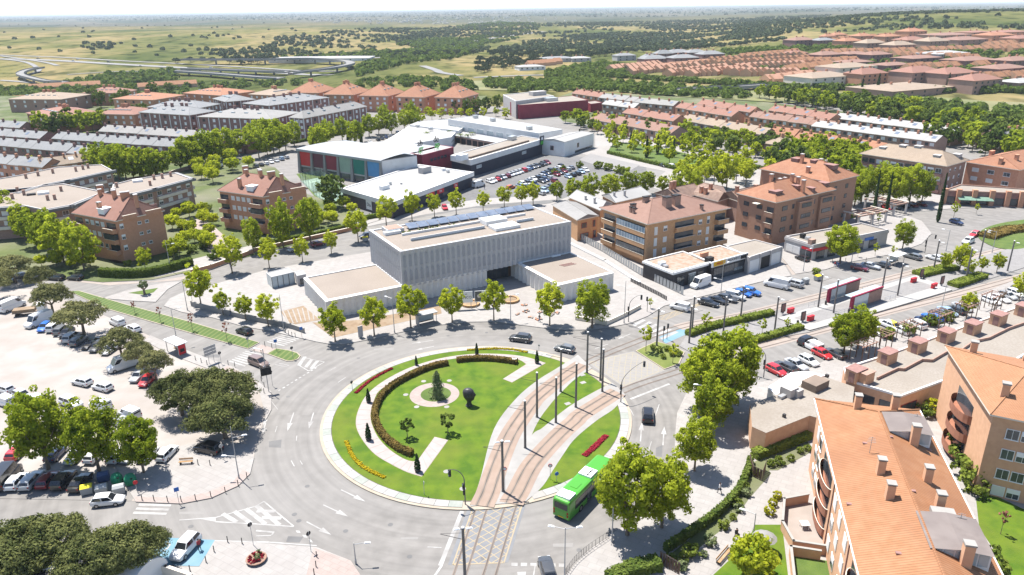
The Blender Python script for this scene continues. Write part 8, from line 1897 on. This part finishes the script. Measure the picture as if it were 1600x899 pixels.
# benches, planter, parasol
def bench(p, rz, label, L=2.0):
    o = thing('park_bench', label, 'bench', p, rz)
    for k in range(3): MB().b2(-L/2, L/2,-.22+k*.16,-.1+k*.16,.42,.46).build('seat_slat', ['wood'], o)
    for k in range(2): MB().b2(-L/2, L/2,.27,.31,.56+k*.16,.68+k*.16).build('back_slat', ['wood'], o)
    for x in (-L/2+.2, L/2-.2): MB().b2(x-.04, x+.04,-.22,.3,0,.42).build('leg', ['iron'], o)
bench(P(291,725, K),.1, 'wooden bench near the bollard lined corner'); bench(P(1131,872, K),.85, 'long wooden bench on the garden path', 3.2)
o = thing('flower_planter', 'stone planter of red flowers on the lower plaza', 'planter', P(401,876, K))
mk('terracotta_pot', (.24,.15,.11)); MB().lathe([(.9,0),(1.25,.35),(1.2,.4)], 14).build('bowl', ['terracotta_pot'], o); obj('flowers', crown(1.0,.3,22,14,.2, 'flowers_red', .5), o); 
for dx, dy in ((.1,.5),(.3,-.4)): obj('clipped_ball', crown(.34,.34,20,14,.12, 'leaf_olive', .75, shell=.8), o, (dx, dy, 0))
o = thing('parasol', 'grey parasol on the small garden lawn', 'parasol', P(1192,862, K)); MB().tube((0,0,0),(0,0,2.4),.03).build('pole', ['galv'], o); MB().lathe([(1.45,2.1),(.9,2.4),(.05,2.62)], 12).build('canopy', ['slate_warm'], o)
# wooden ring planters and debris before the library door
for k, (x, y) in enumerate(((735,476),(797,470))):
    o = thing('ring_planter', ('round timber planter ring under the billboards', 'round timber planter ring beside the flagpoles')[k], 'planter', P(x, y, K)); m = MB(); n = 24
    pr = [(2.1,0),(2.1,.5),(1.6,.5),(1.6,.1)]; vs = [(r*math.cos(2*math.pi*i/n), r*math.sin(2*math.pi*i/n), z) for r, z in pr for i in range(n)]
    m.add(vs, [(j*n+i, j*n+(i+1) % n, (j+1)*n+(i+1) % n, (j+1)*n+i) for j in range(3) for i in range(n)]); m.build('timber_ring', ['wood'], o); MB().lathe([(1.58,.1),(1.5,.3),(.1,.36)], n).build('soil', ['earth'], o)
for k, (x, y) in enumerate(((818,477),(822,487),(808,491),(845,489),(862,492),(870,489),(840,500),(829,497))):
    o = thing('rubble_pile', 'small heap of building rubble on the library forecourt', 'rubble', P(x, y, K), k, 'rubble heaps on the library forecourt')
    for j in range(9): MB().box((random.uniform(-.8,.8), random.uniform(-.5,.5),.12),(random.uniform(.2,.6), random.uniform(.2,.5), random.uniform(.15,.35)), random.uniform(0,3),0,.8).build('chunk', [random.choice(('setts_pale', 'concrete', 'brick_orange'))], o)
sheet('planting_bed', [(488,504),(520,528),(600,510),(690,490),(688,478),(640,487),(560,500),(512,504)], K+.02, 'earth')
sheet('planting_bed', [(438,487),(474,478),(500,500),(455,508)], K+.03, 'earth')
for k in range(8):
    a, b = P(442+k*7.6,486.5-k*1.1, K), P(452+k*6.4,507-k*1.2, K); struct(MB().ribbon([a, b], .25, K+.08).build('edging_board', ['paving'], None))
# low wall west of the library, ramp walls and fence east of it
def wall_line(name, px, h, t, mat, label, cat_='wall', z=K, coping=None):
    pts = PP(px, z); o = thing(name, label, cat_, pts[0])
    for i in range(len(pts)-1):
        a, b = pts[i]-pts[0], pts[i+1]-pts[0]; d = b-a; c = (a+b)/2; rz = math.atan2(d.y, d.x)
        MB().box((c.x, c.y, h/2),(d.length+t, t, h), rz).build('wall', [mat], o)
        if coping: MB().box((c.x, c.y, h+.04),(d.length+t+.1, t+.12,.08), rz).build('coping', [coping], o)
    return o
wall_line('retaining_wall', [(293,452),(300,478),(345,490),(400,502),(455,513),(475,520)], 1.0,.3, 'concrete', 'grey concrete garden wall along the boulevard pavement', coping='kerbstone')
wall_line('retaining_wall', [(900,500),(948,508),(978,494),(1000,482)], .9,.3, 'cream', 'pale low wall round the library ramp')
wall_line('brick_wall', [(300,428),(330,420),(395,396)], 1.1,.3, 'brick_orange', 'low brick wall along the street by the orange flats', coping='cream'); wall_line('brick_wall', [(396,394),(470,378),(560,358)], 1.0,.3, 'brick_orange', 'brick and hedge wall of the second orange flats', coping='cream')
wall_line('brick_wall', [(200,284),(260,275),(305,262)], 1.4,.3, 'brick_brown', 'brown garden wall below the avenue trees', coping='cream')
def fence(px, h, label, mat='galv', gap=1.0, z=K, t=.02):
    pts = PP(px, z); o = thing('fence', label, 'fence', pts[0])
    for i in range(len(pts)-1):
        a, b = pts[i]-pts[0], pts[i+1]-pts[0]; d = (b-a); L = d.length; n = max(2, int(L/gap))
        for k in range(n):
            v = a.lerp(b, (k+.5)/n); MB().box((v.x, v.y, h/2),(L/n*.8, t, h), math.atan2(d.y, d.x)).build('panel', [mat], o)
        for zz in (.2, h-.1): MB().tube((a.x, a.y, zz),(b.x, b.y, zz),.03, n=4).build('rail', ['pole_grey'], o)
mk('fence_grey', (.33,.335,.33)); mk('fence_white', (.5,.5,.49))
fence([(888,366),(940,393),(1000,430),(1068,462)], 2.0, 'long pale grey panel fence east of the library', 'fence_grey', 1.2)
wall_line('retaining_wall', [(893,383),(945,409),(998,443)], .5,.8, 'white_wall', 'white ramp wall beside the grey fence'); fence([(985,440),(1030,463),(1042,470)], 1.0, 'dark railing of the library ramp', 'iron', .6)
fence([(1030,880),(1062,899)], 1.8, 'dark metal garden gate at the hedge end', 'wood_dark', .4); fence([(1170,725),(1176,745),(1190,752),(1196,735)], 1.8, 'dark metal gate cage at the hedge corner', 'wood_dark', .4)
# service kiosk by the library
kb = B('service_kiosk', 'small pale glass and metal kiosk behind the library wing', 'building', [(416,427),(424,434),(459,426),(450,419)], 2.9, 'glass_pale'); kb.flat('roof_white', .12, 'galv', .2)
for u in (.0,.25,.5,.75,1): p, rz, n = kb.place(1, kb.edge(1)[2]*u, .02); MB().b2(-.05,.05,-.06,.0,0,2.9).build('post', ['iron'], kb.root, (p.x, p.y, 0), rz)
kb2 = B('service_kiosk', 'dark small service shed beside the pale kiosk', 'building', [(460,425),(464,432),(478,429),(473,423)], 2.6, 'render_grey'); kb2.flat('roof_white', .1, 'galv', .2); kb2.win(1,.5,.4,1.0,1.4, 'dark')
# buildings cut by the lower left edge: white tank and dark canopy
tk = thing('round_roof', 'white curved metal roof at the corner of the lower plaza', 'roof', P(205,893, K),-.5); m = MB(); n = 10
vs = []; 
for x in (-4,4):
    for i in range(n+1): a = math.pi*i/n; vs.append((x, -2.2*math.cos(a),1.2+1.8*math.sin(a)))
m.add(vs, [(i, i+1, n+2+i, n+1+i) for i in range(n)]); m.add(vs, [tuple(range(n+1)), tuple(range(2*n+1, n, -1))]); m.build('vault', ['white_wall'], tk, smooth=False); MB().b2(-3.9,3.9,-2.1,2.1,0,1.2).build('wall', ['white_wall'], tk)
dk = B('corner_kiosk', 'dark roofed kiosk with white trim below the dense pines', 'building', [(10,884),(150,893),(150,930),(-10,930)], 3.2, 'dark'); dk.flat('black_panel', .3, 'white_wall', .4); dk.unit(110,900,(4,1,.8),'cream',.05); dk.unit(30,893,(1,1,1),'render_grey')
wall_line('brick_wall', [(225,889),(262,899),(300,912)], 1.4,.4, 'cream', 'pale panel wall at the lower plaza edge')
# pergolas between the pharmacy and the cypresses
for k, (x, y, r_) in enumerate(((1372,333,.5),(1395,338,.5),(1340,356,.5),(1362,352,.5))):
    o = thing('pergola', 'grey concrete pergola frame behind the pharmacy', 'pergola', P(x, y, K), r_, 'concrete pergola frames behind the pharmacy')
    for i in (0,6):
        for j in (0,5): MB().b2(i-.25, i+.25, j-.25, j+.25,0,3.2).build('post', ['render_grey'], o)
    for j in range(4): MB().b2(-.6,6.6, j*1.66-.18, j*1.66+.18,3.2,3.6).build('beam', ['brick_brown'], o)
    for i in (0,6): MB().b2(i-.18, i+.18,-.5,5.5,3.62,3.9).build('cross_beam', ['cream'], o)
# palms of the school yard
pm = MB(); pm.tube((0,0,0),(0,0,4.2),.22,.16,7); fm = MB()
for i in range(14):
    a = i*.449*math.pi; dr = random.uniform(-.5,.6); pts = [Vector((0,0,4.2)), Vector((math.cos(a)*.9, math.sin(a)*.9,4.8+dr*.3)), Vector((math.cos(a)*1.8, math.sin(a)*1.8,4.4+dr)), Vector((math.cos(a)*2.2, math.sin(a)*2.2,3.7+dr))]
    sd_ = Vector((-math.sin(a), math.cos(a),0))
    for j in range(3): w0, w1 = .28*(1-j*.25),.28*(.75-j*.25); fm.add([pts[j]-sd_*w0, pts[j]+sd_*w0, pts[j+1]+sd_*w1, pts[j+1]-sd_*w1], [(0,1,2,3)])
pmt, fmt = pm.mesh('trunk', ['bark']), fm.mesh('fronds', ['leaf_olive'])
for x, y in ((703,219),(720,225),(731,226),(738,222),(690,215),(668,222)):
    o = thing('palm_tree', 'small palm in the white school yard', 'palm', P(x, y, .05), x, 'palms of the school yard'); obj('trunk', pmt, o); obj('fronds', fmt, o)

# ---------------------------------------------------------------- the bus
mk('bus_green', (.055,.25,.018), rough=.3, spec=.5); MAT['bus_green'].node_tree.nodes['Principled BSDF'].inputs['Coat Weight'].default_value = .4
a, b = P(876,813,0), P(946,741,0); rz = math.atan2(b.y-a.y, b.x-a.x)
bus = thing('city_bus', 'bright green city bus turning out of the roundabout beside the trees', 'bus', (a.x, a.y, .01), rz)
BL, BW, BH = 12.0,2.55,3.15; m = MB(); st = []
for x, w_, zt, zb in ((0,1.16,2.92,.42),(.12,1.25,3.06,.34),(.5,1.275, BH, .3),(BL-.6,1.275, BH, .3),(BL-.15,1.24,3.02,.32),(BL, 1.1,2.7,.42)):
    st.append([(x, -w_*.97, zb),(x, -w_, zb+.2),(x, -w_, zt-.35),(x, -w_*.9, zt-.06),(x, -w_*.7, zt),(x, w_*.7, zt),(x, w_*.9, zt-.06),(x, w_, zt-.35),(x, w_, zb+.2),(x, w_*.97, zb)])
n = 10; m.add([v for s in st for v in s], [(i*n+k+n, i*n+k+n+1, i*n+k+1, i*n+k) for i in range(5) for k in range(n-1)]+[tuple(range(n)), tuple(range(6*n-1,5*n-1,-1))]); m.build('body', ['bus_green'], bus)
for s in (-1,1):
    MB().b2(1.5, BL-.9, s*1.283-.012, s*1.283+.012,1.25,2.55).build('window_band', ['car_glass'], bus)
    for x in (4.6,8.3): MB().b2(x, x+1.2, s*1.296-.01, s*1.296+.01,.42,2.45).build('door', ['glass'], bus)
    for x in (3.0,9.2):
        w_ = MB().tube((x, s*1.02,.5),(x, s*1.3,.5),.5, n=14).build('wheel', ['tyre'], bus); MB().tube((x, s*1.29,.5),(x, s*1.315,.5),.28, n=10).build('rim', ['rim'], w_)
MB().b2(-.03,.03,-.98,.98,1.75,2.62).build('rear_window', ['car_glass'], bus); MB().b2(-.04,.02,-.8,.8,.75,1.5).build('engine_grille', ['bus_green'], bus)
for s in (-1,1):
    for z in (.8,1.25): MB().b2(-.05,.05, s*1.0-.1, s*1.0+.1, z, z+.3).build('taillight', ['lamp_red'], bus)
MB().b2(-.04,.03,-.4,.4,.5,.62).build('number_plate', ['sign_yellow'], bus)
MB().b2(.4,2.0,-1.0,.0, BH, BH+.24).build('roof_unit', ['white'], bus); MB().b2(.4,2.0,.15,1.0, BH, BH+.2).build('roof_unit', ['white'], bus); ac = MB().b2(6.0,7.9,-.95,.95, BH, BH+.26).build('roof_unit', ['white'], bus)
for i in range(4): MB().lathe([(.16,0),(.16,.05)], 10).build('fan', ['dark'], ac, (6.35+i*.4,-.3, BH+.26))
MB().b2(3.1,4.4,-.5,.5, BH, BH+.05).build('roof_hatch', ['bus_green'], bus)
MB().b2(BL-.06, BL+.02,-1.05,1.05,1.2,2.6).build('windscreen', ['car_glass'], bus)

# ---------------------------------------------------------------- cars
car('SUV', 'dark grey', (813,533),(790,530), 'dark grey SUV driving past the library on the roundabout'); car('hatchback', 'grey', (882,549),(860,544), 'grey hatchback leaving the hatched junction on the roundabout'); car('SUV', 'black', (1012,653),(1012,630), 'black SUV driving past the painted arrows on the eastern road')
car('hatchback', 'black', (382,521),(358,513), 'black hatchback driving away beside the copper saplings'); car('people carrier', 'brown', (405,571),(425,579), 'brown people carrier waiting on the western zebra crossing'); car('hatchback', 'dark grey', (855,894),(851,880), 'dark grey hatchback at the dashed line below the bus')
car('SUV', 'black', (326,706),(308,702), 'black SUV parked in the shade of the corner pines'); car('SUV', 'white', (291,861),(272,882), 'white SUV with an open door on the blue bay', name='parked_car')
car('SUV', 'black', (1261,537),(1287,527), 'black SUV driving along the avenue past the hedge'); car('hatchback', 'dark blue', (1494,350),(1508,354), 'dark blue hatchback entering the far roundabout'); car('hatchback', 'red', (1522,369),(1512,374), 'red hatchback on the far roundabout approach'); car('SUV', 'white', (1512,380),(1500,385), 'white SUV on the far roundabout approach')
SUFF = {}
def park(spots, dirpx, where, z=.02, full=True, flip=.4):
    """cars of one row; where says which row it is"""
    used = {}
    for kind, col, x, y in spots:
        p = P(x, y, z); q = P(x+dirpx[0], y+dirpx[1], z); rz = math.atan2(q.y-p.y, q.x-p.x)+(math.pi if random.random() < flip else 0)+random.uniform(-.03,.03)
        lab = '%s %s %s' % (col, kind, where); car(kind, col, p, None, lab, lab, rz, z, full)
h, s_, e, u, v, lv, pc = 'hatchback', 'saloon', 'estate', 'SUV', 'small van', 'large van', 'people carrier'
park([(h,'red',1212,583),(e,'dark grey',1226,577),(s_,'silver',1244,574),(h,'white',1263,568),(h,'red',1284,557),(v,'white',1269,546),(s_,'dark grey',1304,556)], (14,7), 'parked on the avenue beside the terrace canopy')
park([(h,'white',1366,521),(h,'black',1376,524),(h,'yellow',1396,514),(h,'white',1385,510),(u,'white',1430,511),(h,'dark blue',1444,504),(e,'blue',1456,500),(h,'black',1466,497),(s_,'pale blue',1480,491),(e,'dark grey',1492,488),(s_,'silver',1503,484),(h,'white',1407,520)], (16,7), 'parked among the bushes below the tram stop')
park([(h,'white',1548,474),(s_,'white',1562,470),(h,'silver',1574,466),(h,'white',1586,462),(e,'grey',1596,457)], (16,6), 'parked past the bare tree')
park([(e,'black',1107,477),(s_,'black',1121,473),(e,'dark grey',1136,470),(v,'white',1149,467),(h,'blue',1160,462),(u,'blue',1173,460)], (22,5), 'parked before the tyre workshop', flip=.1)
car(v, 'white', (1062,484),(1045,480), 'white small van stopped on the yellow hatching'); car(lv, 'white', (1094,448),(1075,455), 'tall white van outside the black garage shop'); car(lv, 'white', (1213,449),(1190,444), 'long white van at the avenue kerb'); car(u, 'silver', (1240,447),(1225,443), 'silver SUV behind the long white van')
car(h, 'black', (1253,407),(1240,402), 'black hatchback in the brick lane'); park([(h,'dark red',1343,422),(s_,'silver',1360,419),(h,'dark grey',1377,417)], (14,3), 'parked on the pharmacy side of the avenue'); car(e, 'grey', (1425,404),(1410,400), 'grey estate in the tree shade by the pharmacy'); car(s_, 'white', (1460,406),(1445,402), 'white saloon past the pharmacy trees')
park([(h,'silver',462,392),(h,'dark red',497,384),(h,'dark grey',572,371)], (20,-4), 'parked on the street behind the library', .16)
# sandy car park
park([(lv,'white',20,483),(lv,'white',62,507)], (20,-8), 'parked under the boulevard pines'); park([(h,'blue',71,515),(pc,'white',87,515),(u,'grey',98,520),(h,'black',105,524),(pc,'silver',114,531),(e,'grey',124,536),(s_,'black',142,541),(h,'dark grey',153,546),(h,'white',172,550)], (-12,9), 'parked in the shade of the boulevard pines', .04)
park([(v,'white',184,508),(e,'white',208,517)], (14,6), 'parked on the kerb behind the pines'); car(lv, 'white', (195,575),(180,580), 'white camper van beside the thin pines', z=.04); car(h, 'silver', (217,592),(208,600), 'silver hatchback beside the camper van', z=.04); car(h, 'red', (231,599),(222,607), 'red hatchback at the end of the pine row', z=.04)
park([(h,'white',129,601),(h,'white',161,609)], (-20,-5), 'parked in the open middle of the sand', .04, flip=0); park([(u,'white',112,634),(v,'white',158,638),(v,'white',203,652),(h,'silver',36,622),(h,'white',8,612),(v,'white',8,632),(e,'white',55,628)], (16,6), 'parked in the middle row of the sand', .04)
park([(h,'white',165,658),(e,'silver',190,664),(s_,'dark blue',88,655)], (14,6), 'parked behind the car park plane trees', .04)
park([(h,'red',28,712),(h,'white',185,716),(s_,'silver',206,714),(h,'white',232,715),(h,'white',262,713),(h,'dark blue',88,714),(e,'silver',120,716),(h,'white',150,716)], (10,-10), 'parked in the row behind the plane trunks', .04)
park([(lv,'black',12,752),(h,'white',28,757),(e,'silver',51,755),(h,'dark red',76,755),(u,'black',101,755),(s_,'black',127,758)], (12,-14), 'parked at the street edge of the sand', .04); park([(h,'white',170,787)], (18,-2), 'parked half hidden by the lower pines')
park([(h,'black',8,428),(s_,'dark grey',32,434),(h,'silver',60,436),(e,'black',88,437),(h,'black',118,437),(h,'dark blue',-12,424),(s_,'silver',10,441)], (22,2), 'parked under the plane row by the brown flats', .05)
o = thing('flatbed_truck', 'white flatbed truck with a brown load under the boulevard pines', 'truck', P(48,491,.04), R(18))
MB().b2(-3.2,1.6,-1.05,1.05,.75,.95).build('flatbed', ['rail_grime'], o); MB().b2(-3.1,1.2,-1.0,1.0,.95,1.5).build('load', ['earth'], o); MB().b2(1.7,3.2,-1.05,1.05,.45,2.3).build('cab', ['white'], o); MB().b2(3.19,3.24,-.9,.9,1.3,2.1).build('windscreen', ['car_glass'], o)
for x in (-2.3,2.3):
    for y in (-.95,.95): MB().tube((x, y-.12,.42),(x, y+.12,.42),.42, n=12).build('wheel', ['tyre'], o)
# supermarket car park
pal = ['white', 'silver', 'grey', 'dark grey', 'black', 'white', 'black', 'dark blue', 'silver', 'red', 'grey', 'dark red', 'white', 'dark grey', 'black', 'pale blue', 'silver', 'dark blue']
def lot(a, b, n, dirpx, where, skip=0.0):
    sp = []
    for i in range(n):
        if random.random() < skip: continue
        t = i/max(1, n-1); sp.append((random.choice((h, h, s_, e, u)), random.choice(pal), a[0]+(b[0]-a[0])*t, a[1]+(b[1]-a[1])*t))
    park(sp, dirpx, where, .03, False)
lot((766,286),(855,256),18,(14,5), 'parked along the navy gym wall'); car(lv, 'white', (748,292),(765,287), 'white box van beside the supermarket entrance', z=.03, full=False)
lot((812,292),(878,262),13,(14,5), 'parked in the middle bays of the supermarket', .12); lot((824,296),(892,264),13,(14,5), 'parked in the second middle bays', .15); lot((868,286),(915,268),8,(14,5), 'parked in the outer bays of the supermarket', .2); lot((845,304),(862,294),4,(14,5), 'parked near the car park exit', .1)
car(h, 'orange', (798,295),(812,291), 'orange hatchback pulling out in the supermarket car park', z=.03, full=False); car(h, 'red', (695,327),(700,335), 'red hatchback outside the supermarket signs', z=.03, full=False)
lot((448,248),(400,262),7,(10,6), 'parked by the avenue lawn', .1); lot((560,230),(628,208),12,(8,6), 'parked below the pale slate blocks', .15); lot((1010,258),(1110,268),9,(12,4), 'parked beyond the plaza hedge', .2); lot((1385,327),(1440,322),5,(10,4), 'parked beneath the tan roofed block', .1)
car(lv, 'white', (341,262),(352,258), 'white van on the path by the avenue', z=.15, full=False)
# motorway traffic
for k, (x, y, c) in enumerate(((115,97,'white'),(170,99,'black'),(220,105,'grey'),(60,93,'dark grey'),(330,108,'white'),(420,113,'black'),(122,94,'silver'),(720,71,'white'))):
    p = T(x, y); car(h, c, p, None, c+' car travelling on the distant motorway', c+' motorway car', 0.2, p.z+.55, False, 'moving_car')

# ---------------------------------------------------------------- people
person(P(312.5,860,.03),2.4, 'person in dark clothes with a red top beside the white SUV', 'cloth_red', 'cloth_dark', stride=.1); person(P(1124,771,K),2.2, 'person in white shirt walking along the sunny pavement', 'cloth_white', 'cloth_dark'); person(P(1149.5,843,K),-1.4, 'person in black carrying a bag on the garden path', 'cloth_dark', 'cloth_dark', bag='cloth_dark')
for x, y, t_, lab in ((361,494,'cloth_dark','person in dark clothes by the low concrete wall'),(757,296,'cloth_dark','person walking past the white box van'),(1304,418,'cloth_red','person in red standing under the pharmacy tree'),(1309,419,'cloth_blue','person in blue standing under the pharmacy tree'),(1262,404,'cloth_dark','person in black walking outside the pharmacy'),(360,418,'cloth_dark','person walking near the brick wall of the flats'),(843,503,'cloth_dark','worker in dark clothes bending over the rubble')): person(P(x, y, K), random.uniform(0,6), lab, t_, 'cloth_blue')

# ---------------------------------------------------------------- the air
hz = MB().b2(-42000,42000,-150,36000,-30,66).build('haze', [])
hm = bpy.data.materials.new('haze'); hm.use_nodes = True; n = hm.node_tree
for x in list(n.nodes):
    if x.type == 'BSDF_PRINCIPLED': n.nodes.remove(x)
vv = n.nodes.new('ShaderNodeVolumePrincipled'); vv.inputs['Color'].default_value = (.80,.90,1,1); vv.inputs['Density'].default_value = HAZE; vv.inputs['Anisotropy'].default_value = 0.0
n.links.new(vv.outputs[0], n.nodes['Material Output'].inputs['Volume']); hz.data.materials.append(hm); hz['kind'] = 'stuff'
